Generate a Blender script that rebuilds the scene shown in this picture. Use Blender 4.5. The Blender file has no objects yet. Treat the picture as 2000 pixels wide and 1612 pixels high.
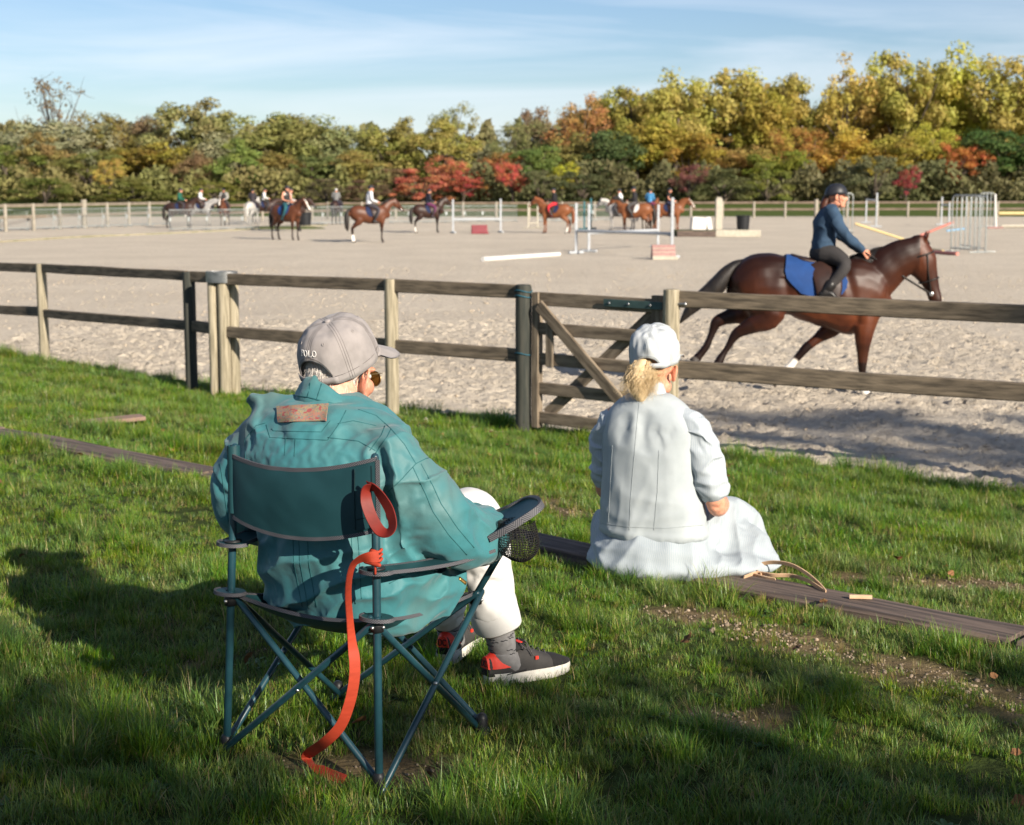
import bpy, bmesh, math, random
import numpy as np
from mathutils import Vector, Matrix, noise
from mathutils.bvhtree import BVHTree

random.seed(7)
np.random.seed(7)
sc = bpy.context.scene
COL = sc.collection
R = math.radians

# ------------------------------------------------------------------ camera
F_PX, CU, CV, HOR = 3020.0, 1000.0, 806.0, 372.0      # photo measured at 2000 x 1612
PITCH = math.atan((CV - HOR) / F_PX)
CAMZ = 1.57
cam_data = bpy.data.cameras.new('camera')
cam = bpy.data.objects.new('camera', cam_data)
COL.objects.link(cam)
cam.location = (0, 0, CAMZ)
cam.rotation_euler = (math.pi / 2 - PITCH, 0, 0)
cam_data.sensor_width = 36.0
cam_data.lens = 36.0 * F_PX / 2000.0
cam_data.clip_start = 0.1
cam_data.clip_end = 3000
cam_data.dof.use_dof = True
cam_data.dof.focus_distance = 4.32
cam_data.dof.aperture_fstop = 6.4
cam_data.dof.aperture_blades = 8
sc.camera = cam

# ------------------------------------------------------------------ sky, sun, exposure
SUN_EL, SUN_AZ = R(23.5), math.atan2(0.60, -0.80)      # azimuth from +Y towards +X
world = bpy.data.worlds.new('World')
sc.world = world
world.use_nodes = True
wn, wl = world.node_tree.nodes, world.node_tree.links
wn.clear()
w_out = wn.new('ShaderNodeOutputWorld')
w_bg = wn.new('ShaderNodeBackground')
w_sky = wn.new('ShaderNodeTexSky')
w_sky.sky_type = 'NISHITA'
w_sky.sun_disc = False
w_sky.sun_elevation = SUN_EL
w_sky.sun_rotation = SUN_AZ
w_sky.air_density = 1.0
w_sky.dust_density = 0.25
w_sky.ozone_density = 2.0
w_bg.inputs['Strength'].default_value = 0.051
# thin cirrus, on the plane of the sky overhead
w_tc = wn.new('ShaderNodeTexCoord')
w_sep = wn.new('ShaderNodeSeparateXYZ')
wl.new(w_tc.outputs['Generated'], w_sep.inputs[0])
def wmath(op, a, b=None):
    n = wn.new('ShaderNodeMath'); n.operation = op
    for i, x in enumerate((a, b)):
        if x is None: continue
        if isinstance(x, (int, float)): n.inputs[i].default_value = x
        else: wl.new(x, n.inputs[i])
    return n.outputs[0]
w_map = wn.new('ShaderNodeMapping')
w_map.inputs['Rotation'].default_value = (0, R(7), 0)
w_map.inputs['Scale'].default_value = (1.5, 1.5, 13.0)
w_map.inputs['Location'].default_value = (1.3, 0.4, 0)
wl.new(w_tc.outputs['Generated'], w_map.inputs[0])
w_n1 = wn.new('ShaderNodeTexNoise')
w_n1.inputs['Scale'].default_value = 1.6
w_n1.inputs['Detail'].default_value = 7
w_n1.inputs['Roughness'].default_value = 0.55
w_n1.inputs['Distortion'].default_value = 0.9
wl.new(w_map.outputs[0], w_n1.inputs['Vector'])
w_rmp = wn.new('ShaderNodeMapRange')
w_rmp.inputs['From Min'].default_value = 0.42
w_rmp.inputs['From Max'].default_value = 0.80
w_rmp.inputs['To Min'].default_value = 0.0
w_rmp.inputs['To Max'].default_value = 0.55
w_rmp.clamp = True
wl.new(w_n1.outputs[0], w_rmp.inputs['Value'])
w_mix = wn.new('ShaderNodeMix'); w_mix.data_type = 'RGBA'
wl.new(w_rmp.outputs[0], w_mix.inputs['Factor'])
w_tint = wn.new('ShaderNodeMix'); w_tint.data_type = 'RGBA'; w_tint.blend_type = 'MULTIPLY'
w_tint.inputs['Factor'].default_value = 1.0; w_tint.inputs['B'].default_value = (0.90, 0.98, 1.16, 1)
wl.new(w_sky.outputs[0], w_tint.inputs['A'])
wl.new(w_tint.outputs['Result'], w_mix.inputs['A'])
w_mix.inputs['B'].default_value = (11.0, 11.3, 12.2, 1)
wl.new(w_mix.outputs['Result'], w_bg.inputs['Color'])
wl.new(w_bg.outputs[0], w_out.inputs[0])

sun_d = bpy.data.lights.new('sun', 'SUN')
sun_d.energy = 5.0
sun_d.angle = R(0.5)
sun_d.color = (1.0, 0.90, 0.76)
sun = bpy.data.objects.new('sun', sun_d)
COL.objects.link(sun)
SUN_DIR = Vector((math.sin(SUN_AZ) * math.cos(SUN_EL), math.cos(SUN_AZ) * math.cos(SUN_EL), math.sin(SUN_EL)))
sun.rotation_euler = SUN_DIR.to_track_quat('Z', 'Y').to_euler()
sun.location = (12, -10, 14)

sc.view_settings.view_transform = 'Standard'
sc.view_settings.look = 'None'
sc.view_settings.exposure = 0.96
sc.view_settings.gamma = 1.0
sc.view_settings.use_curve_mapping = False
sc.cycles.use_denoising = True
sc.cycles.max_bounces = 6
sc.cycles.diffuse_bounces = 3
sc.cycles.glossy_bounces = 2
sc.cycles.transmission_bounces = 4
sc.cycles.transparent_max_bounces = 8
sc.cycles.sample_clamp_indirect = 6.0

# ------------------------------------------------------------------ photo measuring: where a sight line meets a surface
_fw = Vector((0, math.cos(PITCH), -math.sin(PITCH)))
_up = Vector((0, math.sin(PITCH), math.cos(PITCH)))
CPOS = Vector((0, 0, CAMZ))
def ray(u, v):
    return _fw + Vector((1, 0, 0)) * ((u - CU) / F_PX) - _up * ((v - CV) / F_PX)
def G(u, v, z=0.0):
    d = ray(u, v)
    return CPOS + d * ((z - CAMZ) / d.z)
def atY(u, v, Y):
    d = ray(u, v)
    return CPOS + d * (Y / d.y)

# ------------------------------------------------------------------ materials
MATS = {}
def _ramp2(nt, fac, c1, c2):
    m = nt.nodes.new('ShaderNodeMix'); m.data_type = 'RGBA'
    nt.links.new(fac, m.inputs['Factor'])
    for k, c in (('A', c1), ('B', c2)):
        if isinstance(c, (tuple, list)): m.inputs[k].default_value = (c[0], c[1], c[2], 1)
        else: nt.links.new(c, m.inputs[k])
    return m.outputs['Result']
def _range(nt, v, a, b, c=0.0, d=1.0):
    n = nt.nodes.new('ShaderNodeMapRange'); n.clamp = True
    for k, x in (('From Min', a), ('From Max', b), ('To Min', c), ('To Max', d)): n.inputs[k].default_value = x
    nt.links.new(v, n.inputs['Value'])
    return n.outputs[0]
def _noise(nt, vec, scale, detail=4, rough=0.55, dist=0.0):
    n = nt.nodes.new('ShaderNodeTexNoise')
    n.inputs['Scale'].default_value = scale; n.inputs['Detail'].default_value = detail
    n.inputs['Roughness'].default_value = rough; n.inputs['Distortion'].default_value = dist
    nt.links.new(vec, n.inputs['Vector'])
    return n.outputs[0]
def _math(nt, op, a, b=None):
    n = nt.nodes.new('ShaderNodeMath'); n.operation = op
    for i, x in enumerate((a, b)):
        if x is None: continue
        if isinstance(x, (int, float)): n.inputs[i].default_value = x
        else: nt.links.new(x, n.inputs[i])
    return n.outputs[0]
def new_mat(name):
    m = bpy.data.materials.new(name); m.use_nodes = True
    nt = m.node_tree
    b = nt.nodes['Principled BSDF']
    tc = nt.nodes.new('ShaderNodeTexCoord')
    MATS[name] = m
    return m, nt, b, tc
def _mapping(nt, vec, scale):
    n = nt.nodes.new('ShaderNodeMapping')
    n.inputs['Scale'].default_value = scale
    nt.links.new(vec, n.inputs[0])
    return n.outputs[0]
def _bump(nt, b, h, strength, dist):
    n = nt.nodes.new('ShaderNodeBump')
    n.inputs['Strength'].default_value = strength; n.inputs['Distance'].default_value = dist
    nt.links.new(h, n.inputs['Height'])
    nt.links.new(n.outputs[0], b.inputs['Normal'])
    return n
def mat(name, c1, c2=None, scale=8.0, rough=0.7, bump=0.0, bscale=None, bdist=0.01, detail=5, spec=0.3,
        metal=0.0, stretch=None, lo=0.35, hi=0.65, sheen=0.0, sss=0.0, vcol=None, weave=0.0, rand=0.0):
    if name in MATS: return MATS[name]
    m, nt, b, tc = new_mat(name)
    vec = tc.outputs['Object']
    if stretch: vec = _mapping(nt, vec, stretch)
    if c2 is None: c2 = tuple(x * 0.75 for x in c1)
    fac = _range(nt, _noise(nt, vec, scale, detail), lo, hi)
    col = _ramp2(nt, fac, c1, c2)
    if vcol:
        a = nt.nodes.new('ShaderNodeAttribute'); a.attribute_name = vcol
        mm = nt.nodes.new('ShaderNodeMix'); mm.data_type = 'RGBA'; mm.blend_type = 'MULTIPLY'
        mm.inputs['Factor'].default_value = 1
        nt.links.new(col, mm.inputs['A']); nt.links.new(a.outputs['Color'], mm.inputs['B'])
        col = mm.outputs['Result']
    if rand:
        oi = nt.nodes.new('ShaderNodeObjectInfo')
        hs = nt.nodes.new('ShaderNodeHueSaturation')
        nt.links.new(_range(nt, oi.outputs['Random'], 0, 1, 1 - rand, 1 + rand), hs.inputs['Value'])
        nt.links.new(col, hs.inputs['Color']); col = hs.outputs[0]
    nt.links.new(col, b.inputs['Base Color'])
    b.inputs['Roughness'].default_value = rough
    b.inputs['Specular IOR Level'].default_value = spec
    b.inputs['Metallic'].default_value = metal
    if sheen:
        b.inputs['Sheen Weight'].default_value = sheen; b.inputs['Sheen Roughness'].default_value = 0.5
    if sss:
        b.inputs['Subsurface Weight'].default_value = sss
        b.inputs['Subsurface Radius'].default_value = (0.012, 0.005, 0.003)
        b.inputs['Subsurface Scale'].default_value = 1.0
    if bump:
        h = _noise(nt, vec, bscale or scale * 3, 5, 0.6)
        if weave:
            wv = nt.nodes.new('ShaderNodeTexVoronoi'); wv.inputs['Scale'].default_value = weave
            nt.links.new(tc.outputs['Object'], wv.inputs['Vector'])
            h = _math(nt, 'ADD', h, _math(nt, 'MULTIPLY', wv.outputs['Distance'], 0.3))
        _bump(nt, b, h, bump, bdist)
    return m

# ------------------------------------------------------------------ mesh building
def V3(p): return np.array((p[0], p[1], p[2]), float)
def nrm(v):
    l = np.linalg.norm(v); return v / l if l > 1e-9 else v
def spline(pts, sub=6):
    """Catmull-Rom through the rows of pts (any number of columns)."""
    P = np.array(pts, float)
    if len(P) < 3 or sub <= 1: return P
    Q = np.vstack([2 * P[0] - P[1], P, 2 * P[-1] - P[-2]])
    out = []
    for i in range(1, len(Q) - 2):
        p0, p1, p2, p3 = Q[i - 1], Q[i], Q[i + 1], Q[i + 2]
        for k in range(sub):
            t = k / sub
            out.append(0.5 * ((2 * p1) + (-p0 + p2) * t + (2 * p0 - 5 * p1 + 4 * p2 - p3) * t * t + (-p0 + 3 * p1 - 3 * p2 + p3) * t ** 3))
    out.append(P[-1])
    return np.array(out)
class MB:
    def __init__(s): s.v = []; s.f = []; s.n = 0
    def add(s, vs, fs):
        s.v.append(np.asarray(vs, float).reshape(-1, 3)); o = s.n
        s.f.extend([tuple(i + o for i in f) for f in fs]); s.n += len(s.v[-1]); return s
    def box(s, c, size, M=None):
        a, b, d = (x / 2 for x in size)
        vs = np.array([(x, y, z) for x in (-a, a) for y in (-b, b) for z in (-d, d)])
        if M is not None: vs = vs @ np.array(M.to_3x3()).T
        return s.add(vs + V3(c), [(0, 1, 3, 2), (4, 6, 7, 5), (0, 4, 5, 1), (2, 3, 7, 6), (0, 2, 6, 4), (1, 5, 7, 3)])
    def bar(s, p, q, w, h, up=(0, 0, 1)):
        p, q = V3(p), V3(q); t = nrm(q - p); u = V3(up); side = nrm(np.cross(t, u)); u = np.cross(side, t)
        vs = [e + side * a * w / 2 + u * b * h / 2 for e in (p, q) for a, b in ((-1, -1), (1, -1), (1, 1), (-1, 1))]
        return s.add(vs, [(0, 1, 2, 3), (7, 6, 5, 4), (0, 4, 5, 1), (1, 5, 6, 2), (2, 6, 7, 3), (3, 7, 4, 0)])
    def tube(s, pts, rad, n=10, sub=1, cap='round', up=(0, 0, 1), sq=2.0):
        """rad: number, list of numbers or list of (side, up) half widths; sq > 2 squares the section."""
        P = np.array([V3(p) for p in pts])
        if np.isscalar(rad): rad = [rad] * len(P)
        Rr = np.array([(r, r) if np.isscalar(r) else r for r in rad], float)
        A = np.hstack([P, Rr])
        if sub > 1: A = spline(A, sub)
        P, Rr = A[:, :3], np.maximum(A[:, 3:5], 1e-4)
        T = np.gradient(P, axis=0); T = np.array([nrm(t) for t in T])
        if cap == 'round':
            ext = [(-0.92, 0.35), (-0.65, 0.75)]
            pre = [(P[0] + T[0] * e * min(Rr[0]), Rr[0] * k) for e, k in ext]
            post = [(P[-1] - T[-1] * e * min(Rr[-1]), Rr[-1] * k) for e, k in reversed(ext)]
            P = np.vstack([[p for p, _ in pre], P, [p for p, _ in post]])
            Rr = np.vstack([[r for _, r in pre], Rr, [r for _, r in post]])
            T = np.vstack([[T[0]] * 2, T, [T[-1]] * 2])
        u = V3(up); rings = []
        prev = None
        for p, r, t in zip(P, Rr, T):
            if prev is None:
                sd = np.cross(t, u)
                if np.linalg.norm(sd) < 1e-3: sd = np.cross(t, (1, 0, 0)) if abs(t[0]) < .9 else np.cross(t, (0, 1, 0))
            else:
                sd = prev - t * (prev @ t)
                w = np.cross(t, u)
                if np.linalg.norm(w) > 0.25:
                    w = nrm(w); sd = w if w @ sd > 0 else sd
            sd = nrm(sd); prev = sd; uu = np.cross(sd, t)
            a = np.arange(n) * 2 * math.pi / n
            ca, sa = np.cos(a), np.sin(a)
            if sq != 2.0:
                ca = np.sign(ca) * np.abs(ca) ** (2 / sq); sa = np.sign(sa) * np.abs(sa) ** (2 / sq)
            rings.append(p + np.outer(ca * r[0], sd) + np.outer(sa * r[1], uu))
        return s.loft(rings, cap != 'open')
    def loft(s, rings, caps=True, closed=True):
        n = len(rings[0]); m = len(rings); fs = []
        for i in range(m - 1):
            for j in range(n if closed else n - 1):
                k = (j + 1) % n
                fs.append((i * n + j, i * n + k, (i + 1) * n + k, (i + 1) * n + j))
        if caps and closed:
            fs.append(tuple(reversed(range(n)))); fs.append(tuple((m - 1) * n + j for j in range(n)))
        return s.add(np.vstack(rings), fs)
    def rings(s, spec, n=24, sub=4, sq=2.2):
        """stack of horizontal sections (cx, cy, z, a, b)"""
        A = spline(spec, sub)
        a = np.arange(n) * 2 * math.pi / n
        ca, sa = np.cos(a), np.sin(a)
        ca = np.sign(ca) * np.abs(ca) ** (2 / sq); sa = np.sign(sa) * np.abs(sa) ** (2 / sq)
        return s.loft([np.stack([r[0] + ca * r[3], r[1] + sa * r[4], np.full(n, r[2])], 1) for r in A])
    def ell(s, c, r, M=None, n=14, m=9):
        vs = [(0, 0, -1)]
        for i in range(1, m):
            t = math.pi * i / m
            vs += [(math.sin(t) * math.cos(2 * math.pi * j / n), math.sin(t) * math.sin(2 * math.pi * j / n), -math.cos(t)) for j in range(n)]
        vs.append((0, 0, 1)); fs = []
        for j in range(n): fs.append((0, 1 + (j + 1) % n, 1 + j))
        for i in range(m - 2):
            for j in range(n):
                a, b = 1 + i * n + j, 1 + i * n + (j + 1) % n
                fs.append((a, b, b + n, a + n))
        e = 1 + (m - 1) * n; o = 1 + (m - 2) * n
        for j in range(n): fs.append((e, o + j, o + (j + 1) % n))
        if np.isscalar(r): r = (r, r, r)
        vs = np.array(vs) * np.array(r)
        if M is not None: vs = vs @ np.array(M.to_3x3()).T
        return s.add(vs + V3(c), fs)
    def strip(s, pts, sides, normals, w, th):
        """flat band with thickness along pts; sides = width direction, normals = outward"""
        rings = []
        ww = [w] * len(pts) if np.isscalar(w) else w
        for p, sd, nn, wd in zip(pts, sides, normals, ww):
            p, sd, nn = V3(p), nrm(V3(sd)), nrm(V3(nn))
            rings.append(np.array([p - sd * wd / 2, p + sd * wd / 2, p + sd * wd / 2 + nn * th, p - sd * wd / 2 + nn * th]))
        return s.loft(rings)
    def mesh(s, name):
        me = bpy.data.meshes.new(name)
        vs = np.vstack(s.v) if s.v else np.zeros((0, 3))
        me.from_pydata(vs.tolist(), [], s.f)
        me.update()
        return me
    def build(s, name, m, parent=None, smooth=True, bevel=0.0, loc=None, rot=None, fix=True):
        me = s.mesh(name)
        if bevel or fix:
            bm = bmesh.new(); bm.from_mesh(me)
            if bevel:
                bmesh.ops.bevel(bm, geom=bm.edges[:] , offset=bevel, segments=1, affect='EDGES', clamp_overlap=True)
            bmesh.ops.recalc_face_normals(bm, faces=bm.faces[:])
            bm.to_mesh(me); bm.free()
        return link(name, me, m, parent, smooth, loc, rot)
def link(name, me, m, parent=None, smooth=True, loc=None, rot=None):
    o = bpy.data.objects.new(name, me)
    COL.objects.link(o)
    for x in (m if isinstance(m, (list, tuple)) else [m]): me.materials.append(x)
    if smooth:
        me.polygons.foreach_set('use_smooth', [True] * len(me.polygons))
        if smooth == 'auto':
            me.set_sharp_from_angle(angle=R(38))
    if parent is not None: o.parent = parent
    if loc is not None: o.location = loc
    if rot is not None: o.rotation_euler = rot
    return o
def remesh(mb, voxel, smooth=4, fac=0.5):
    """fuse overlapping closed shapes into one continuous skin"""
    me = mb.mesh('tmp')
    bm = bmesh.new(); bm.from_mesh(me); bmesh.ops.recalc_face_normals(bm, faces=bm.faces[:]); bm.to_mesh(me); bm.free()
    o = bpy.data.objects.new('tmp', me); COL.objects.link(o)
    r = o.modifiers.new('r', 'REMESH'); r.mode = 'VOXEL'; r.voxel_size = voxel; r.adaptivity = 0
    if smooth:
        k = o.modifiers.new('s', 'SMOOTH'); k.factor = fac; k.iterations = smooth
    dg = bpy.context.evaluated_depsgraph_get()
    res = bpy.data.meshes.new_from_object(o.evaluated_get(dg))
    bpy.data.objects.remove(o); bpy.data.meshes.remove(me)
    return res
def vco(me):
    a = np.empty(len(me.vertices) * 3); me.vertices.foreach_get('co', a); return a.reshape(-1, 3)
def vno(me):
    a = np.empty(len(me.vertices) * 3); me.vertices.foreach_get('normal', a); return a.reshape(-1, 3)
def setco(me, a):
    me.vertices.foreach_set('co', a.ravel()); me.update()
def nz(P, scale, seed=0.0):
    s = np.array(scale if not np.isscalar(scale) else (scale,) * 3, float)
    Q = P * s + seed
    return np.array([noise.noise(q) for q in Q.tolist()])
def ridged(P, scale, seed=0.0):
    return 1 - 2 * np.abs(nz(P, scale, seed))
def clothify(me, frames=12, grow=.06, pin=.05, bend=1.0, tens=15, weight=None, inset=.004):
    """let the cloth grow a little while it is softly held: it buckles into creases"""
    o = bpy.data.objects.new('tmp', me.copy()); COL.objects.link(o)
    vg = o.vertex_groups.new(name='pin'); n = len(me.vertices)
    w = np.full(n, pin) if weight is None else np.clip(np.maximum(weight, pin), 0, 1)
    w = np.round(w, 2)
    for x in np.unique(w): vg.add(np.nonzero(w == x)[0].tolist(), float(x), 'REPLACE')
    md = o.modifiers.new('cloth', 'CLOTH'); s = md.settings
    s.quality = 4; s.mass = .25; s.tension_stiffness = s.compression_stiffness = tens; s.shear_stiffness = tens * .5; s.bending_stiffness = bend
    s.vertex_group_mass = 'pin'; s.pin_stiffness = 1.0; s.shrink_min = -grow; s.air_damping = 3
    s.tension_damping = s.compression_damping = s.shear_damping = 8; s.bending_damping = .5
    s.effector_weights.gravity = 0; md.collision_settings.use_collision = False
    md.point_cache.frame_start = 1; md.point_cache.frame_end = frames
    for f in range(1, frames + 1): sc.frame_set(f)
    res = bpy.data.meshes.new_from_object(o.evaluated_get(bpy.context.evaluated_depsgraph_get()))
    c = vco(res).copy(); bpy.data.meshes.remove(res); bpy.data.objects.remove(o); sc.frame_set(1)
    c0 = vco(me); d = c - c0; l = np.linalg.norm(d, axis=1); d *= np.minimum(1, .03 / np.maximum(l, 1e-6))[:, None]
    setco(me, c0 + d - vno(me) * inset); return me
def subdivide(me):
    o = bpy.data.objects.new('tmp', me); COL.objects.link(o); m = o.modifiers.new('s', 'SUBSURF'); m.levels = 1; m.render_levels = 1
    res = bpy.data.meshes.new_from_object(o.evaluated_get(bpy.context.evaluated_depsgraph_get())); bpy.data.objects.remove(o); return res
def set_color(me, cols, name='Col'):
    a = me.color_attributes.new(name, 'FLOAT_COLOR', 'POINT')
    c = np.ones((len(me.vertices), 4)); c[:, :3] = cols
    a.data.foreach_set('color', c.ravel())
def bvh_of(me): return BVHTree.FromPolygons([v.co for v in me.vertices], [p.vertices for p in me.polygons])

def tag(o, label=None, cat=None, group=None, kind=None):
    for k, x in (('label', label), ('category', cat), ('group', group), ('kind', kind)):
        if x: o[k] = x
    return o
def empty(name, loc=(0, 0, 0), yaw=0.0, label=None, cat=None, group=None, scale=None):
    o = bpy.data.objects.new(name, None); COL.objects.link(o)
    o.empty_display_size = 0.1
    o.location = loc; o.rotation_euler = (0, 0, yaw)
    if scale: o.scale = (scale,) * 3
    return tag(o, label, cat, group)
def kids(o): return [c for c in bpy.data.objects if c.parent == o]
def copy_tree(o, parent=None):
    c = o.copy(); COL.objects.link(c)
    if parent is not None: c.parent = parent
    for ch in kids(o): copy_tree(ch, c)
    return c
class Frame:
    """a local frame: world position of its base and heading; sight lines can be brought into it"""
    def __init__(s, o, yaw):
        s.M = Matrix.Translation(o) @ Matrix.Rotation(yaw, 4, 'Z'); s.I = s.M.inverted()
        s.c = s.I @ CPOS
    def d(s, u, v): return s.I.to_3x3() @ ray(u, v)
    def ony(s, u, v, y):
        d = s.d(u, v); return s.c + d * ((y - s.c.y) / d.y)
    def onx(s, u, v, x):
        d = s.d(u, v); return s.c + d * ((x - s.c.x) / d.x)
    def onz(s, u, v, z):
        d = s.d(u, v); return s.c + d * ((z - s.c.z) / d.z)
    def hit(s, bvh, u, v):
        return bvh.ray_cast(s.c, s.d(u, v).normalized())[:2]
def drape(fr, bvh, pix, step=6.0, off=0.0):
    """points and normals of a surface under a drawn line (pixels of the photograph)"""
    out = []
    for (a, b), (c, d) in zip(pix[:-1], pix[1:]):
        k = max(1, int(math.hypot(c - a, d - b) / step))
        for i in range(k): out.append((a + (c - a) * i / k, b + (d - b) * i / k))
    out.append(pix[-1])
    P, N = [], []
    for u, v in out:
        h, n = fr.hit(bvh, u, v)
        if h is None: continue
        if P and (h - P[-1]).length > 0.12: break
        if n.dot(fr.d(u, v)) > 0: n = -n
        P.append(h + n * off); N.append(n)
    return P, N
def seam(mb, P, N, w=0.004, th=0.0015):
    if len(P) < 2: return
    Pn = np.array([V3(p) for p in P]); T = np.gradient(Pn, axis=0)
    sides = [np.cross(V3(n), t) for n, t in zip(N, T)]
    mb.strip(Pn, sides, N, w, th)

# ================================================================== THE GROUND
SLEEPERS = [(-12.5, 17.6), (-3.40, 10.02), (-1.67, 8.50), (0.83, 6.13), (1.81, 5.30), (6.0, 1.75)]
EDGE = [(-40.0, 60.0), (-20.0, 34.5)] + [tuple(G(u, v, -0.56)[:2]) for u, v in ((0, 688), (88, 703), (360, 747), (500, 772), (765, 800), (1000, 826), (1100, 846), (1430, 888), (2000, 962))] + [(9.0, 7.4), (20.0, 1.0)]
def sdist(x, y, poly):
    """signed distance to a polyline running left to right, positive on the camera's side"""
    best = np.full(x.shape, 1e9); sg = np.ones(x.shape)
    for (ax, ay), (bx, by) in zip(poly[:-1], poly[1:]):
        dx, dy = bx - ax, by - ay; L = dx * dx + dy * dy
        t = np.clip(((x - ax) * dx + (y - ay) * dy) / L, 0, 1)
        d = np.hypot(x - ax - t * dx, y - ay - t * dy)
        c = (dx * (y - ay) - dy * (x - ax))
        m = d < best
        best = np.where(m, d, best); sg = np.where(m, np.where(c < 0, 1, -1), sg)
    return best * sg
SAND_Z = -0.58
def smooth01(t): t = np.clip(t, 0, 1); return t * t * (3 - 2 * t)
def wob(x, y, s, seed):
    return np.sin(x * s + seed) * np.cos(y * s * 1.13 + seed * 1.7) + 0.5 * np.sin(x * s * 2.3 + y * s * 1.9 + seed * 3.1)
def ground_h(x, y):
    x = np.asarray(x, float); y = np.asarray(y, float)
    ds = sdist(x, y, SLEEPERS); de = sdist(x, y, EDGE)
    bump = 0.012 * wob(x, y, 2.1, 0.7) + 0.008 * wob(x, y, 5.3, 2.1)
    up = bump - 0.025 * smooth01(1 - ds / 0.35)
    t = np.clip(-ds - 0.1, 0, None) / (np.clip(-ds - 0.1, 0, None) + np.clip(de, 0, None) + 1e-6)
    low = -0.17 - 0.385 * smooth01(t * 0.75 + 0.25 * t * t) + bump * 1.3
    low = np.where(de < 0, -0.555 - np.clip(-de * 0.35, 0, 0.14), low)
    k = smooth01((ds + 0.16) / 0.12)
    h = low * (1 - k) + up * k
    # far bank behind the arena
    far = np.where(y > 132, -0.60 + 1.25 * smooth01((y - 134) / 38), -9)
    return np.where(y > 132, far, h)
def axis(a, b, step, lo, hi, grow=1.28):
    c = list(np.arange(a, b + step / 2, step))
    s = step
    while c[-1] < hi: s *= grow; c.append(c[-1] + s)
    s = step
    while c[0] > lo: s *= grow; c.insert(0, c[0] - s)
    return np.array(c)
def grid_mesh(name, xs, ys, hf):
    X, Y = np.meshgrid(xs, ys); Z = hf(X, Y)
    n, m = len(xs), len(ys)
    vs = np.stack([X.ravel(), Y.ravel(), Z.ravel()], 1)
    i, j = np.meshgrid(np.arange(n - 1), np.arange(m - 1)); b = (j * n + i).ravel()
    fs = np.stack([b, b + 1, b + n + 1, b + n], 1)
    me = bpy.data.meshes.new(name)
    me.vertices.add(len(vs)); me.vertices.foreach_set('co', vs.ravel())
    me.loops.add(fs.size); me.loops.foreach_set('vertex_index', fs.ravel().astype(np.int32))
    me.polygons.add(len(fs)); me.polygons.foreach_set('loop_start', np.arange(0, fs.size, 4, dtype=np.int32))
    me.update(); me.validate()
    return me

# bare, trodden places in the grass: segment, half width
BARE = [(G(1290, 1190), G(1620, 1270), .12), (G(1600, 1270), G(2080, 1385), .15), (G(1700, 1130, -.2), G(2100, 1165, -.2), .17),
        (G(1050, 985, -.25), G(1130, 1010, -.2), .16), (G(385, 1290), G(440, 1280), .10), (G(1390, 1400), G(1470, 1400), .10), (G(560, 1490), G(820, 1500), .13)]
def bare_amt(x, y):
    r = np.zeros(np.shape(x))
    n = 0.09 * wob(np.asarray(x), np.asarray(y), 9.0, 1.2)
    for p, q, w in BARE:
        dx, dy = q.x - p.x, q.y - p.y; L = dx * dx + dy * dy
        t = np.clip(((x - p.x) * dx + (y - p.y) * dy) / L, 0, 1)
        d = np.hypot(x - p.x - t * dx, y - p.y - t * dy) + n
        r = np.maximum(r, smooth01(1.25 - d / w))
    return r

xs = axis(-9.0, 7.0, 0.09, -700, 700); ys = axis(1.0, 21.0, 0.09, -60, 900)
me = grid_mesh('ground', xs, ys, ground_h)
co = vco(me)
bare = bare_amt(co[:, 0], co[:, 1])
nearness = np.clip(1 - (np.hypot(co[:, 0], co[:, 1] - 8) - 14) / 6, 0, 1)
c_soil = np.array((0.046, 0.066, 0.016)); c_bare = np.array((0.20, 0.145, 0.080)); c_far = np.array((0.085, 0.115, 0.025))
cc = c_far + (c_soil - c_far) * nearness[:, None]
cc = cc + (c_bare - cc) * bare[:, None]
set_color(me, cc)
m_ground = mat('ground_soil', (1, 1, 1), (0.5, 0.5, 0.45), scale=14, rough=0.95, bump=0.8, bscale=60, bdist=0.02, vcol='Col', spec=0.1)
tag(link('ground', me, m_ground), kind='structure')

# ------------------------------------------------------------------ sand arena
xs = axis(-7.5, 7.2, 0.055, -60, 75); ys = axis(10.0, 26.0, 0.055, 6.0, 131.5)
rng = np.random.RandomState(3)
def sand_h(X, Y):
    Z = np.full(X.shape, SAND_Z) + 0.008 * wob(X, Y, 1.7, 4.0) + 0.006 * wob(X, Y, 4.1, 1.0)
    x0, y0 = xs, ys
    for k in range(8500):
        cx, cy = rng.uniform(-7.4, 7.1), 10.2 + 15.6 * rng.rand()
        r = rng.uniform(0.05, 0.13); a = rng.uniform(0, 3.14); dep = rng.uniform(0.012, 0.045)
        i0, i1 = np.searchsorted(x0, (cx - 2.2 * r, cx + 2.2 * r)); j0, j1 = np.searchsorted(y0, (cy - 2.2 * r, cy + 2.2 * r))
        sx, sy = X[j0:j1, i0:i1] - cx, Y[j0:j1, i0:i1] - cy
        u = sx * math.cos(a) + sy * math.sin(a); w = (-sx * math.sin(a) + sy * math.cos(a)) * 1.5
        d = np.sqrt(u * u + w * w) / r
        Z[j0:j1, i0:i1] += np.where(d < 1, -dep * (1 - d * d), 0) + dep * 0.55 * np.exp(-((d - 1.25) / 0.28) ** 2)
    fade = np.clip((8.9 + 0 * X - np.abs(X)) / 1.5, 0, 1)
    return Z
me = grid_mesh('arena_sand', xs, ys, sand_h)
m, nt, b, tc = new_mat('sand')
v = tc.outputs['Object']
col = _ramp2(nt, _range(nt, _noise(nt, v, 0.35, 4), .35, .65), (0.565, 0.492, 0.392), (0.505, 0.436, 0.345))
col = _ramp2(nt, _range(nt, _noise(nt, v, 9.0, 6, .7), .52, .72), col, (0.290, 0.240, 0.190))
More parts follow.
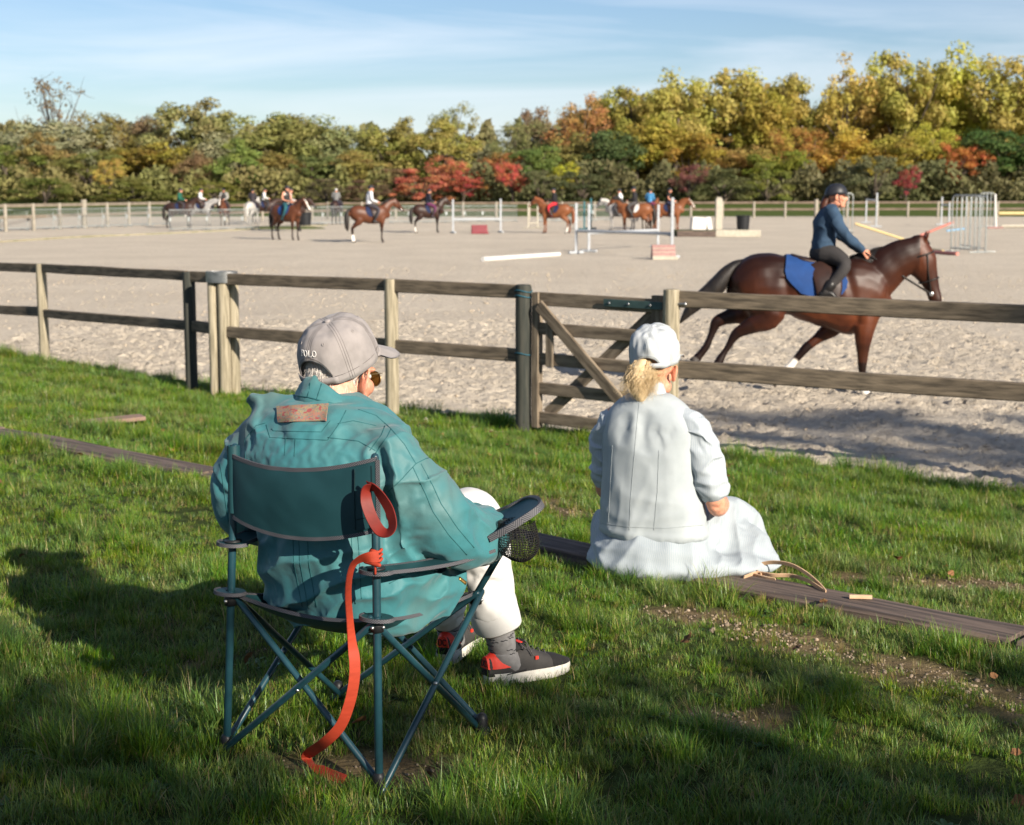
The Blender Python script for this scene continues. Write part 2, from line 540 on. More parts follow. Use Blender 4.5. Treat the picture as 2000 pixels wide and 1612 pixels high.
col = _ramp2(nt, _range(nt, _noise(nt, _mapping(nt, v, (1, 1, 1)), 60.0, 3, .7), .55, .75, 0, .6), col, (0.62, 0.55, 0.45))
nt.links.new(col, b.inputs['Base Color']); b.inputs['Roughness'].default_value = 0.95; b.inputs['Specular IOR Level'].default_value = 0.1
h1 = _noise(nt, v, 5.0, 8, .68); h2 = _noise(nt, v, 28.0, 5, .6)
_bump(nt, b, _math(nt, 'ADD', h1, _math(nt, 'MULTIPLY', h2, 0.35)), 1.0, 0.09)
tag(link('arena_sand', me, m), kind='structure')
sand_me = me

# ------------------------------------------------------------------ scattering of countless small pieces
SRC = bpy.data.collections.new('sources')                # never linked: only feeds the scatterers
def scatter(name, variants, P, idx, scl, rot, label=None):
    """one object whose points carry small meshes (geometry nodes)"""
    me = bpy.data.meshes.new(name)
    me.vertices.add(len(P)); me.vertices.foreach_set('co', np.asarray(P, float).ravel())
    for nm, ty, arr in (('pick', 'INT', idx), ('size', 'FLOAT', scl)):
        a = me.attributes.new(nm, ty, 'POINT'); a.data.foreach_set('value', np.asarray(arr))
    a = me.attributes.new('turn', 'FLOAT_VECTOR', 'POINT'); a.data.foreach_set('vector', np.asarray(rot, float).ravel())
    o = bpy.data.objects.new(name, me); COL.objects.link(o)
    ng = bpy.data.node_groups.new(name, 'GeometryNodeTree')
    ng.interface.new_socket('Geometry', in_out='INPUT', socket_type='NodeSocketGeometry')
    ng.interface.new_socket('Geometry', in_out='OUTPUT', socket_type='NodeSocketGeometry')
    N, L = ng.nodes, ng.links
    gi, go = N.new('NodeGroupInput'), N.new('NodeGroupOutput')
    iop = N.new('GeometryNodeInstanceOnPoints')
    join = N.new('GeometryNodeJoinGeometry')
    for vme in reversed(variants):
        so = bpy.data.objects.new(vme.name, vme); SRC.objects.link(so)
        oi = N.new('GeometryNodeObjectInfo'); oi.inputs['Object'].default_value = so
        gti = N.new('GeometryNodeGeometryToInstance')
        L.new(oi.outputs['Geometry'], gti.inputs[0]); L.new(gti.outputs[0], join.inputs[0])
    L.new(gi.outputs[0], iop.inputs['Points']); L.new(join.outputs[0], iop.inputs['Instance'])
    iop.inputs['Pick Instance'].default_value = True
    def attr(nm, ty):
        n = N.new('GeometryNodeInputNamedAttribute'); n.data_type = ty; n.inputs['Name'].default_value = nm
        return n.outputs['Attribute']
    L.new(attr('pick', 'INT'), iop.inputs['Instance Index'])
    L.new(attr('size', 'FLOAT'), iop.inputs['Scale'])
    e2r = N.new('FunctionNodeEulerToRotation'); L.new(attr('turn', 'FLOAT_VECTOR'), e2r.inputs[0])
    L.new(e2r.outputs[0], iop.inputs['Rotation'])
    L.new(iop.outputs[0], go.inputs[0])
    md = o.modifiers.new('scatter', 'NODES'); md.node_group = ng
    return tag(o, label, None, None, 'stuff')

# grass blades
m_grass = bpy.data.materials.new('grass_blade'); m_grass.use_nodes = True
nt = m_grass.node_tree; b = nt.nodes['Principled BSDF']; out = nt.nodes['Material Output']
at = nt.nodes.new('ShaderNodeAttribute'); at.attribute_name = 'Col'
oi = nt.nodes.new('ShaderNodeObjectInfo'); geo = nt.nodes.new('ShaderNodeNewGeometry')
hs = nt.nodes.new('ShaderNodeHueSaturation')
nt.links.new(at.outputs['Color'], hs.inputs['Color'])
nt.links.new(_range(nt, oi.outputs['Random'], 0, 1, .72, 1.3), hs.inputs['Value'])
pn = _noise(nt, geo.outputs['Position'], 1.3, 3)
nt.links.new(_range(nt, pn, .3, .7, .479, .514), hs.inputs['Hue'])
nt.links.new(_range(nt, _noise(nt, geo.outputs['Position'], 2.7, 3), .3, .7, .85, 1.12), hs.inputs['Saturation'])
nt.links.new(hs.outputs[0], b.inputs['Base Color'])
b.inputs['Roughness'].default_value = 0.42; b.inputs['Specular IOR Level'].default_value = 0.45
tr = nt.nodes.new('ShaderNodeBsdfTranslucent'); nt.links.new(hs.outputs[0], tr.inputs['Color'])
mx = nt.nodes.new('ShaderNodeMixShader'); mx.inputs[0].default_value = 0.38
nt.links.new(b.outputs[0], mx.inputs[1]); nt.links.new(tr.outputs[0], mx.inputs[2]); nt.links.new(mx.outputs[0], out.inputs['Surface'])
rg = np.random.RandomState(11)
GREENS = np.array([(0.092, 0.182, 0.016), (0.135, 0.220, 0.022), (0.052, 0.130, 0.016), (0.190, 0.238, 0.030), (0.076, 0.165, 0.020)])
DRY = np.array([(0.33, 0.25, 0.10), (0.26, 0.18, 0.07), (0.30, 0.27, 0.08)])
def tuft(name, blades, rad, lmin, lmax, wid, lean, dry=0.06, segs=4, flat=0.0):
    vs, fs, cs = [], [], []
    for k in range(blades):
        a = rg.uniform(0, 6.283); r = rad * math.sqrt(rg.rand()); bx, by = r * math.cos(a), r * math.sin(a)
        L = rg.uniform(lmin, lmax); w = wid * rg.uniform(.65, 1.25)
        ha = a + rg.normal(0, .9) if r > rad * .3 else rg.uniform(0, 6.283)
        dx, dy = math.cos(ha), math.sin(ha)
        th0 = abs(rg.normal(0.28, .26)) + flat; th1 = th0 + abs(rg.normal(lean, lean * .5))
        col = GREENS[rg.randint(len(GREENS))] * rg.uniform(.8, 1.2)
        isdry = rg.rand() < dry
        if isdry: col = DRY[rg.randint(3)] * rg.uniform(.7, 1.1)
        x, z = 0.0, -0.006; o = len(vs); sx, sy = -dy, dx
        for i in range(segs + 1):
            t = i / segs; th = th0 + (th1 - th0) * t
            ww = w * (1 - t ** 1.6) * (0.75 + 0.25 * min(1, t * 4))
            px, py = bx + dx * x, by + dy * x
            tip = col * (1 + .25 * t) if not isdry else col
            if i < segs:
                vs += [(px - sx * ww / 2, py - sy * ww / 2, z), (px + sx * ww / 2, py + sy * ww / 2, z)]; cs += [tip, tip]
            else:
                vs.append((px, py, z)); cs.append(tip)
            x += math.sin(th) * L / segs; z += math.cos(th) * L / segs
        for i in range(segs - 1): fs.append((o + 2 * i, o + 2 * i + 1, o + 2 * i + 3, o + 2 * i + 2))
        fs.append((o + 2 * segs - 2, o + 2 * segs - 1, o + 2 * segs))
    me = bpy.data.meshes.new(name); me.from_pydata(vs, [], fs); me.update()
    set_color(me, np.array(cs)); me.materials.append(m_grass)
    me.polygons.foreach_set('use_smooth', [True] * len(me.polygons))
    return me
def weed(name, leaves, rad):
    vs, fs, cs = [], [], []
    for k in range(leaves):
        a = rg.uniform(0, 6.283); L = rad * rg.uniform(.6, 1.1); w = L * rg.uniform(.28, .42); up = rg.uniform(.1, .6)
        d = np.array((math.cos(a), math.sin(a))); sd = np.array((-d[1], d[0])); o = len(vs)
        col = np.array((0.055, 0.125, 0.025)) * rg.uniform(.8, 1.3)
        for t, ww in ((0, .12), (.3, .8), (.6, 1), (.85, .6), (1, .02)):
            z = L * up * t * (1.3 - t * .6); c = d * L * t
            for s_ in (-1, 0, 1):
                q = c + sd * ww * w * .5 * s_; vs.append((q[0], q[1], z + (0.12 * w * ww if s_ else 0))); cs.append(col)
        for i in range(4):
            for j in range(2): q = o + i * 3 + j; fs.append((q, q + 1, q + 4, q + 3))
    me = bpy.data.meshes.new(name); me.from_pydata(vs, [], fs); me.update()
    set_color(me, np.array(cs)); me.materials.append(m_grass)
    return me
TUFTS = [tuft('short_tuft', 46, .060, .025, .060, .0040, .75, .07, 3), tuft('short_tuft', 46, .060, .025, .065, .0036, .9, .10, 3),
         tuft('mid_tuft', 50, .055, .045, .100, .0042, .8, .05), tuft('mid_tuft', 50, .055, .05, .115, .0038, 1.0, .07),
         tuft('mid_tuft', 46, .06, .04, .095, .0046, .65, .04), tuft('long_tuft', 64, .045, .08, .175, .0042, .95, .04, 5),
         tuft('long_tuft', 56, .05, .09, .19, .0038, 1.15, .06, 5), tuft('dry_tuft', 30, .06, .03, .09, .0030, .9, .75, 3),
         weed('clover_leaves', 16, .032), weed('broad_leaves', 9, .055)]
def in_view(x, y, mx=0.5):
    return np.abs(x) < 0.345 * y + mx
N0 = 165000
X = rg.uniform(-8.2, 6.4, N0); Y = 3.1 + 17.5 * rg.rand(N0)
dens = np.clip((5.6 / Y) ** 1.2, 0, 1)
ds = sdist(X, Y, SLEEPERS); de = sdist(X, Y, EDGE)
br = bare_amt(X, Y)
keep = in_view(X, Y) & (rg.rand(N0) < dens) & ((ds > .115) | (ds < -.125)) & (de > -0.10 + .12 * rg.rand(N0)) & (rg.rand(N0) > br * .93)
keep &= ~((Y > 13) & (de < 0.02))
X, Y, ds, de, br = X[keep], Y[keep], ds[keep], de[keep], br[keep]
Z = ground_h(X, Y)
cl = wob(X, Y, 3.3, 5.0) + .6 * wob(X, Y, 8.1, 2.0)            # clumpiness
r = rg.rand(len(X))
idx = np.where(cl > .75, np.where(r < .55, rg.randint(2, 5, len(X)), rg.randint(5, 7, len(X))),
               np.where(r < .55, rg.randint(0, 2, len(X)), np.where(r < .86, rg.randint(2, 5, len(X)), np.where(r < .90, 8, np.where(r < .915, 9, 7)))))
idx = np.where((br > .15) & (r < .8), np.where(r < .5, 7, 0), idx)
siz = rg.uniform(.62, 1.0, len(X)) * np.where(Y > 7.5, 1.15, 1.0) * np.clip(1 + .12 * (Y - 8) / 6, 1, 1.35)
# upper lawn in front of the sleepers is trodden short; longer towards the photographer and along the fence
short = smooth01(1 - np.abs(ds - .9) / 1.1) * (ds > 0)
siz *= 1 - .38 * short
siz *= np.where((ds > 0) & (cl < .75), .84, 1.0)
siz *= np.where(ds < 0, .82, 1.0) * np.where((de < .5) & (de > 0), 1.25, 1.0)
rot = np.stack([rg.normal(0, .12, len(X)), rg.normal(0, .12, len(X)), rg.uniform(0, 6.283, len(X))], 1)
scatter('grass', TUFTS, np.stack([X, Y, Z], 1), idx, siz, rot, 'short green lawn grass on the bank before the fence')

# pebbles in the bare places, sand clods in the arena
def pebble(name, m, flat=.6, n=7):
    mb = MB(); mb.ell((0, 0, 0), (1, .8, flat), n=n, m=5); me = mb.mesh(name); c = vco(me)
    c *= 1 + .28 * nz(c, 1.7, rg.uniform(0, 50))[:, None]; setco(me, c); me.materials.append(m)
    me.polygons.foreach_set('use_smooth', [True] * len(me.polygons)); return me
m_peb = mat('pebble', (0.30, 0.235, 0.165), (0.16, 0.12, 0.085), scale=3, rough=.8, rand=.45)
m_clod = mat('sand_clod', (0.44, 0.365, 0.275), (0.36, 0.295, 0.22), scale=2, rough=.95, rand=.2)
PX, PY = [], []
while len(PX) < 1250:
    p, q, w = BARE[rg.choice(len(BARE), p=[.25, .3, .25, .08, .04, .04, .04])]; t = rg.rand()
    PX.append(p.x + (q.x - p.x) * t + rg.normal(0, w * .7)); PY.append(p.y + (q.y - p.y) * t + rg.normal(0, w * .7))
PX, PY = np.array(PX), np.array(PY)
ok = np.abs(sdist(PX, PY, SLEEPERS)) > .13; PX, PY = PX[ok], PY[ok]; n = len(PX)
scatter('gravel', [pebble('pebble', m_peb) for _ in range(4)], np.stack([PX, PY, ground_h(PX, PY) + .002], 1), rg.randint(0, 4, n),
        rg.gamma(2.0, .0016, n) + .0014, np.stack([rg.normal(0, .4, n), rg.normal(0, .4, n), rg.uniform(0, 6.28, n)], 1), 'small pale pebbles in the bare trodden soil')
m_fall = mat('fallen_leaf', (.20, .095, .035), (.11, .055, .025), scale=9, rough=.8, rand=.5)
def fallen(name):
    vs, fs = [], []
    for i in range(7):
        t = i / 6; w = .5 * math.sin(math.pi * min(1, t * .93 + .06)) ** .8 * rg.uniform(.8, 1.15); z = .10 * math.sin(t * 4 + rg.uniform(0, 2))
        vs += [(t - .5, -w, z + .16 * w + rg.normal(0, .03)), (t - .5, 0, z), (t - .5, w, z + .12 * w + rg.normal(0, .03))]
    for i in range(6):
        for j in range(2): q = i * 3 + j; fs.append((q, q + 1, q + 4, q + 3))
    me = bpy.data.meshes.new(name); me.from_pydata(vs, [], fs); me.update(); me.materials.append(m_fall); return me
FX = rg.uniform(-4, 4.5, 150); FY = rg.uniform(3.6, 13, 150); ok = in_view(FX, FY) & (sdist(FX, FY, EDGE) > .05); FX, FY = FX[ok], FY[ok]; n = len(FX)
scatter('fallen_leaves', [fallen('leaf') for _ in range(4)], np.stack([FX, FY, ground_h(FX, FY) + rg.uniform(.015, .05, n)], 1), rg.randint(0, 4, n), rg.uniform(.022, .05, n),
        np.stack([rg.normal(0, .5, n), rg.normal(0, .5, n), rg.uniform(0, 6.28, n)], 1), 'brown fallen leaves caught in the grass')
n = 26000
CX = rg.uniform(-14, 14, n); CY = 10 + 34 * rg.rand(n) ** 1.7
ok = (np.abs(CX) < .345 * CY + .4) & (sdist(CX, CY, EDGE) < -.05); CX, CY = CX[ok], CY[ok]; n = len(CX)
scatter('sand_clods', [pebble('clod', m_clod, .55) for _ in range(4)], np.stack([CX, CY, np.full(n, SAND_Z)], 1), rg.randint(0, 4, n),
        np.clip(rg.gamma(1.6, .0055, n) + .003, 0, .038), np.stack([rg.normal(0, .3, n), rg.normal(0, .3, n), rg.uniform(0, 6.28, n)], 1), 'loose clods kicked up on the arena sand')

# ================================================================== TIMBER SLEEPERS
m_sleeper = mat('sleeper_wood', (0.150, 0.110, 0.088), (0.055, 0.042, 0.036), scale=12, lo=.4, hi=.6, detail=9, rough=.85, bump=.7, bscale=16, bdist=.012, stretch=(.18, 3, 3))
def wood_beam(name, L, w, h, m, parent=None, loc=None, rot=None, bevel=.006, warp=.004, segs=10, seed=0.0):
    """a sawn beam along X, a little uneven"""
    mb = MB(); rings = []
    for i in range(segs + 1):
        x = -L / 2 + L * i / segs
        rings.append(np.array([(x, -w / 2 + bevel, -h / 2), (x, w / 2 - bevel, -h / 2), (x, w / 2, -h / 2 + bevel), (x, w / 2, h / 2 - bevel),
                               (x, w / 2 - bevel, h / 2), (x, -w / 2 + bevel, h / 2), (x, -w / 2, h / 2 - bevel), (x, -w / 2, -h / 2 + bevel)]))
    mb.loft(rings); me = mb.mesh(name); c = vco(me)
    c[:, 1] += warp * nz(c, (1.3, 9, 9), seed); c[:, 2] += warp * nz(c, (1.1, 9, 9), seed + 31)
    setco(me, c)
    return link(name, me, m, parent, 'auto', loc, rot)
sl_labels = {0: 'weathered timber sleeper in the grass at the left edge, behind the teal chair', 1: 'timber sleeper running from behind the chair to the seated woman',
             2: 'timber sleeper under the seated woman and the tan leather strap', 3: 'timber sleeper running out of the frame at the lower right'}
pl = [Vector(p) for p in SLEEPERS]
seq = [((-6.6, 12.72), (-3.42, 10.04)), ((-3.40, 10.02), (-1.68, 8.51)), ((-1.66, 8.49), (0.40, 6.54)), ((0.42, 6.52), (1.80, 5.31)), ((1.82, 5.29), (4.2, 3.27))]
sl_labels = ['weathered brown sleeper in the grass nearest the left edge of the picture',
             'dark sleeper half hidden behind the seated man, between the left sleeper and the woman',
             'shaded sleeper just left of the seated woman, running up to her skirt',
             'brown sleeper the woman sits on, with the tan leather strap on top',
             'brown sleeper running out of the picture at the right edge beside the bare soil']
for i, ((ax, ay), (bx, by)) in enumerate(seq):
    L = math.hypot(bx - ax, by - ay)
    o = wood_beam('timber_sleeper', L - .012, .225, .17, m_sleeper, None, ((ax + bx) / 2, (ay + by) / 2, -.07 + .004 * (i % 2)), (0, 0, math.atan2(by - ay, bx - ax)), .012, .010, 24, i * 7.0)
    tag(o, sl_labels[i], 'sleeper', 'timber sleepers edging the bank')
# a half buried board and litter on the lower lawn
pB = G(222, 832, -.25)
o = wood_beam('board', .46, .19, .03, mat('board_wood', (.30, .20, .15), (.20, .13, .10), scale=12, stretch=(.2, 2, 2), rough=.85, bump=.3), None, (pB.x, pB.y, float(ground_h(pB.x, pB.y)) + .035), (0, R(-2), R(28)), .005, .004, 6)
tag(o, 'reddish brown flat board lying in the grass beyond the left sleeper', 'board')

# ================================================================== NEAR FENCE AND GATE
m_post = mat('post_wood', (0.345, 0.300, 0.215), (0.190, 0.165, 0.112), scale=12, lo=.42, hi=.6, detail=9, rough=.85, bump=.6, bscale=26, bdist=.008, stretch=(3, 3, .22))
m_postd = mat('dark_post_wood', (0.055, 0.055, 0.045), (0.024, 0.028, 0.024), scale=12, rough=.8, bump=.4, bscale=26, bdist=.008, stretch=(3, 3, .22))
m_rail = mat('rail_wood', (0.180, 0.142, 0.100), (0.058, 0.047, 0.034), scale=11, lo=.38, hi=.66, detail=12, rough=.85, bump=.6, bscale=24, bdist=.008, stretch=(.35, 3, 3))
m_gate = mat('gate_wood', (0.215, 0.170, 0.120), (0.110, 0.085, 0.060), scale=10, lo=.42, hi=.6, detail=9, rough=.85, bump=.7, bscale=20, bdist=.006, stretch=(.35, 3, 3))
m_steel = mat('galvanised_steel', (0.36, 0.365, 0.37), (0.24, 0.245, 0.25), scale=18, rough=.34, metal=.85)
m_dkgreen = mat('green_strap', (0.05, 0.09, 0.085), (0.035, 0.06, 0.06), scale=14, rough=.5)
m_cord = mat('blue_cord', (0.02, 0.13, 0.19), rough=.6)
def post(parent, x, y, z0, z1, r, m, name='post', lean=(0, 0)):
    mb = MB(); n = 16; H = z1 - z0
    rr = [(z0 - .25, 1.0), (z0, 1.0), (z0 + H * .3, .985), (z0 + H * .7, 1.01), (z1 - .02, 1.0), (z1 - .004, .95), (z1, .80)]
    mb.loft([np.array([(r * k * math.cos(a) + lean[0] * (z - z0), r * k * math.sin(a) + lean[1] * (z - z0), z) for a in np.arange(n) * 2 * math.pi / n]) for z, k in rr])
    me = mb.mesh(name); c = vco(me); c[:, :2] *= 1 + .03 * nz(c, (3, 3, .7), x * 3)[:, None]; setco(me, c)
    return link(name, me, m, parent, 'auto', (x, y, 0))
def rail(parent, a, b, h, t, m, name='rail', seed=0.0):
    a, b = Vector(a), Vector(b); d = b - a
    return wood_beam(name, d.length, t, h, m, parent, (a + b) / 2, (0, -math.atan2(d.z, math.hypot(d.x, d.y)), math.atan2(d.y, d.x)), .008, .006, 10, seed)
def topat(u, v, z):
    """point on the sight line at height z"""
    return G(u, v, z)
P88, P378, PGR, P767, P1022 = Vector((-5.80, 19.10, -.57)), Vector((-3.40, 16.30, -.53)), Vector((-2.95, 15.85, -.51)), Vector((-1.12, 14.35, -.492)), Vector((.10, 13.45, -.495))
P1312 = atY(1312, 565, 12.42)
PR = Vector((4.35, 10.55, 0)); PL = Vector((-8.6, 22.2, -.6))
fl = empty('wooden_fence', (P88.x, P88.y, P88.z), 0, 'weathered two rail fence running left from the gate, one post cluster with metal band', 'fence')
def loc_(p): return (p[0] - P88.x, p[1] - P88.y, p[2] - P88.z)
def fpost(p, top, r, m, lean=(0, 0)):
    q = loc_(p); return post(fl, q[0], q[1], q[2], top - P88.z, r, m, 'post', lean)
T88, T378, T767, T1022 = atY(88, 515, 19.1).z, atY(378, 531, 16.3).z, atY(767, 545, 14.35).z, atY(1022, 556, 13.45).z
fpost(P88, T88, .064, m_post); tag(fpost(P378, T378, .066, m_postd), 'dark post beside the banded post cluster')  # the second post takes the darker wood colour
fpost(P767, T767, .064, m_post); tag(fpost(P1022, T1022, .070, m_postd), 'dark gate post on the latch side')
fpost(PL, T88 - .02, .064, m_post)
for k, (du, dz) in enumerate(((-21, -.05), (1, 0), (18, -.01))):
    q = atY(440 + du, 700, 15.9); fpost(Vector((q.x, 15.88 - .05 * (k == 1) + .02 * k, -.515)), atY(436, 534 + (4 if k == 0 else 0), 15.9).z, (.050, .062, .055)[k], m_post)
mbd = MB(); a = np.arange(24) * 2 * math.pi / 24; qc = loc_(atY(433, 540, 15.87)); zt = atY(433, 530, 15.87).z - P88.z
for r0, r1 in ((.165, .158),):
    ring = [np.stack([qc[0] + .158 * rr * np.cos(a) / r1, qc[1] + .10 * rr * np.sin(a) / r1, np.full(24, z)], 1) for rr, z in ((r1, zt - .115), (r0, zt - .115), (r0, zt), (r1, zt))]
    mbd.loft(ring + [ring[0]], caps=False)
mbd.loft([np.stack([qc[0] + .157 * k * np.cos(a), qc[1] + .099 * k * np.sin(a), np.full(24, zt - .012)], 1) for k in (1, .02)], caps=False)
mbd.build('metal_band', m_steel, fl, 'auto')
def frail(pa, pb, up, lo, h=.115):
    for (ua, va, ub, vb) in (up, lo):
        A = atY(ua, va, pa.y); B = atY(ub, vb, pb.y)
        A, B = Vector((pa.x, pa.y, A.z)), Vector((pb.x, pb.y, B.z)); d = (B - A).normalized() * .045
        rail(fl, loc_(A + d), loc_(B - d), h, .05, m_rail, 'rail', A.x * 5 + va)
frail(PL, P88, (-150, 516, 88, 524), (-150, 597, 88, 609))
frail(P88, P378, (88, 524, 378, 539), (88, 612, 378, 636), .105)
frail(P378, PGR, (378, 540, 425, 543), (378, 636, 425, 645), .11)
frail(PGR, P767, (455, 545, 767, 557), (455, 648, 767, 674), .115)
frail(P767, P1022, (767, 558, 1022, 570), (767, 676, 1022, 694), .118)
q = loc_(P1022)
for z in (T1022 - P88.z - .10, T1022 - P88.z - .055, T1022 - P88.z - .60):
    mc = MB(); mc.tube([(q[0] + .078 * math.cos(t), q[1] + .078 * math.sin(t), z + .01 * math.sin(2 * t)) for t in np.linspace(0, 6.283, 18)], .004, 5); mc.build('cord', m_cord, fl)

fr_ = empty('wooden_fence', (P1312.x, P1312.y, -.5), 0, 'weathered two rail wooden fence running right from the gate in front of the galloping horse', 'fence')
def loc2(p): return (p[0] - P1312.x, p[1] - P1312.y, p[2] + .5)
post(fr_, 0, 0, 0, P1312.z + .5, .068, m_post)
PRT = PR
post(fr_, PR.x - P1312.x, PR.y - P1312.y, -.05, 1.22, .066, m_post)
for va, vb, ya, yb, h in ((584, 614, 12.42, 11.15, .130), (722, 766, 12.42, 11.15, .140)):
    A = atY(1332, va, 12.40); B = atY(2000, vb, 11.15); d = B - A
    rail(fr_, loc2(A - d * .01), loc2(A + d * 1.26), h, .055, m_rail, 'rail', va)
mbb = MB(); mbb.tube([(.055, -.05, 1.17), (.10, -.075, 1.17)], .012, 8); mbb.ell((.10, -.075, 1.17), .018); mbb.build('bolt', m_steel, fr_)

gA = Vector((.205, 13.37, 0)); gB = Vector((P1312.x - .10, P1312.y + .085, 0))
gL = (gB - gA).length; gyaw = math.atan2(gB.y - gA.y, gB.x - gA.x)
gate = empty('wooden_gate', (gA.x, gA.y, -.45), gyaw, 'small wooden field gate with crossed braces between two fence posts', 'gate')
def gz(u, v, yy): return atY(u, v, yy).z + .45
zr = [gz(1045, v, 13.3) for v in (585, 643, 702, 760, 817)]
for k, z in enumerate(zr):
    wood_beam('rail', gL - .04, .035, .105 if k else .115, m_gate, gate, (gL / 2, .02, z), None, .006, .004, 8, k * 9.0)
def upright(x, z0, z1, w, t, y, nm='stile'):
    o = wood_beam(nm, z1 - z0, t, w, m_gate, gate, (x, y, (z0 + z1) / 2), (0, R(-90), 0), .006, .003, 6, x * 20); return o
upright(.0, zr[4] - .09, zr[0] + .055, .075, .07, .02)
upright(gL - .02, zr[4] - .09, zr[0] + .085, .085, .065, .02)
upright(.17, zr[2] - .06, zr[1] + .06, .085, .022, -.012, 'board')
def brace(x0, z0, x1, z1, y, nm='brace'):
    d = Vector((x1 - x0, 0, z1 - z0)); wood_beam(nm, d.length, .028, .105, m_gate, gate, ((x0 + x1) / 2, y, (z0 + z1) / 2), (0, -math.atan2(d.z, d.x), 0), .006, .003, 8, x0 * 11 + 3)
brace(.06, zr[0] - .05, gL - .12, zr[4] + .03, -.030)
brace(gL - .06, zr[0] - .05, .09, zr[4] + .03, .056)
mb = MB(); mb.box((gL - .24, -.022, zr[0] + .005), (.60, .010, .062)); mb.build('hinge_strap', m_dkgreen, gate, False, .002)
for x in (gL - .48, gL - .28, gL - .06): mb = MB(); mb.ell((x, -.03, zr[0] + .005), (.012, .008, .012)); mb.build('bolt', m_steel, gate)

# ================================================================== PEOPLE: shared builders
m_skin = mat('skin', (0.56, 0.27, 0.175), (0.46, 0.19, 0.12), scale=45, rough=.5, bump=.15, bscale=160, bdist=.002, sss=.25, spec=.4, vcol='Col')
def hand(mb, wrist, fwd, back, thumb, k=1.0, curl=.35, thin=1.0):
    """palm with four unequal bent fingers and a thumb leaving its side; back = out of the back of the hand"""
    w, f, b, t = V3(wrist), nrm(V3(fwd)), nrm(V3(back)), None
    b = nrm(b - f * (b @ f)); s_ = np.cross(f, b)
    if s_ @ V3(thumb) < 0: s_ = -s_
    mb.tube([w - f * .03 * k, w + f * .02 * k, w + f * .055 * k, w + f * .088 * k], [(.027 * k, .021 * k), (.031 * k, .018 * k), (.041 * k, .016 * k), (.040 * k, .013 * k)], 12, 2, up=b)
    for i, (off, L) in enumerate(((.030, .072), (.010, .082), (-.011, .076), (-.030, .060))):
        p = w + f * (.078 * k) + s_ * off * k; a = curl * (.5 + .15 * i); pts = [p]; 
        for seg, ang in ((.44, a), (.31, a * 2.2), (.25, a * 3.1)):
            p = p + (f * math.cos(ang) - b * math.sin(ang)) * L * seg * k + s_ * off * .10 * k; pts.append(p)
        mb.tube(pts, [.0094 * k * thin, .0088 * k * thin, .0080 * k * thin, .0066 * k * thin], 8, 2, up=s_)
    p = w + f * .022 * k + s_ * .026 * k - b * .006 * k
    mb.tube([p, p + (f * .55 + s_ * .75 - b * .25) * .034 * k, p + (f * 1.35 + s_ * .95 - b * .55) * .040 * k, p + (f * 2.05 + s_ * .9 - b * .8) * .042 * k], [.0135 * k, .0115 * k, .0098 * k, .0075 * k], 8, 2, up=b)
def head_prims(mb, H, yaw, pitch=0.0, k=1.0, fem=False, ears=True, ek=1.0):
    """head around the eye-level centre H, facing +Y turned by yaw"""
    Rm = Matrix.Rotation(yaw, 3, 'Z') @ Matrix.Rotation(pitch, 3, 'X')
    Rn = np.array(Rm)
    def p(x, y, z): return V3(H) + Rn @ (np.array((x, y, z)) * k)
    j = .92 if fem else 1.0
    mb.ell(p(0, -.012, .035), (.075 * k, .097 * k, .090 * k), Rm)
    mb.ell(p(0, .022, -.035), (.062 * j * k, .072 * k, .082 * k), Rm)
    mb.ell(p(0, .052, -.085), (.042 * j * k, .040 * k, .036 * k), Rm)
    mb.ell(p(0, .078, -.102), (.022 * j * k, .020 * k, .017 * k), Rm)
    for s in (-1, 1):
        mb.ell(p(s * .040, .058, -.028), (.026 * k, .026 * k, .026 * k), Rm)
        mb.ell(p(s * .030, .076, .022), (.030 * k, .016 * k, .010 * k), Rm)
        mb.ell(p(s * .052, .010, -.070), (.018 * k, .036 * k, .030 * k), Rm)
        if ears:
            E = Rm @ Matrix.Rotation(s * R(24 + 14 * (ek > 1)), 3, 'Z') @ Matrix.Rotation(R(-8), 3, 'X')
            En = np.array(E); c = p(s * .079, -.010, -.012)
            def q(x, y, z): return c + En @ (np.array((x * s, y, z)) * k * ek)
            mb.ell(q(.004, .004, .0), (.008 * k, .020 * k * ek, .028 * k * ek), E)
            mb.tube([q(.006, .018, .004), q(.012, .018, .022), q(.015, .004, .034), q(.016, -.014, .026), q(.014, -.018, .004), q(.010, -.010, -.018), q(.006, .004, -.030), q(.003, .012, -.022)],
                    [.0045 * k, .005 * k, .0058 * k, .006 * k, .0056 * k, .006 * k, .0075 * k, .0055 * k], 8, 3)
            mb.ell(q(.006, .018, -.006), (.005 * k, .005 * k, .007 * k), E)
    mb.tube([p(0, .088, .018), p(0, .101, -.004), p(0, .114, -.030), p(0, .106, -.040)], [(.008 * k, .010 * k), (.010 * k, .012 * k), (.015 * k, .012 * k), (.012 * k, .009 * k)], 10, 2, up=(0, 0, 1))
    mb.ell(p(0, .090, -.062), (.024 * k, .010 * k, .0065 * k), Rm); mb.ell(p(0, .088, -.073), (.021 * k, .010 * k, .007 * k), Rm)
    return p, Rn
def skin_colors(me, fn):
    set_color(me, fn(vco(me)))
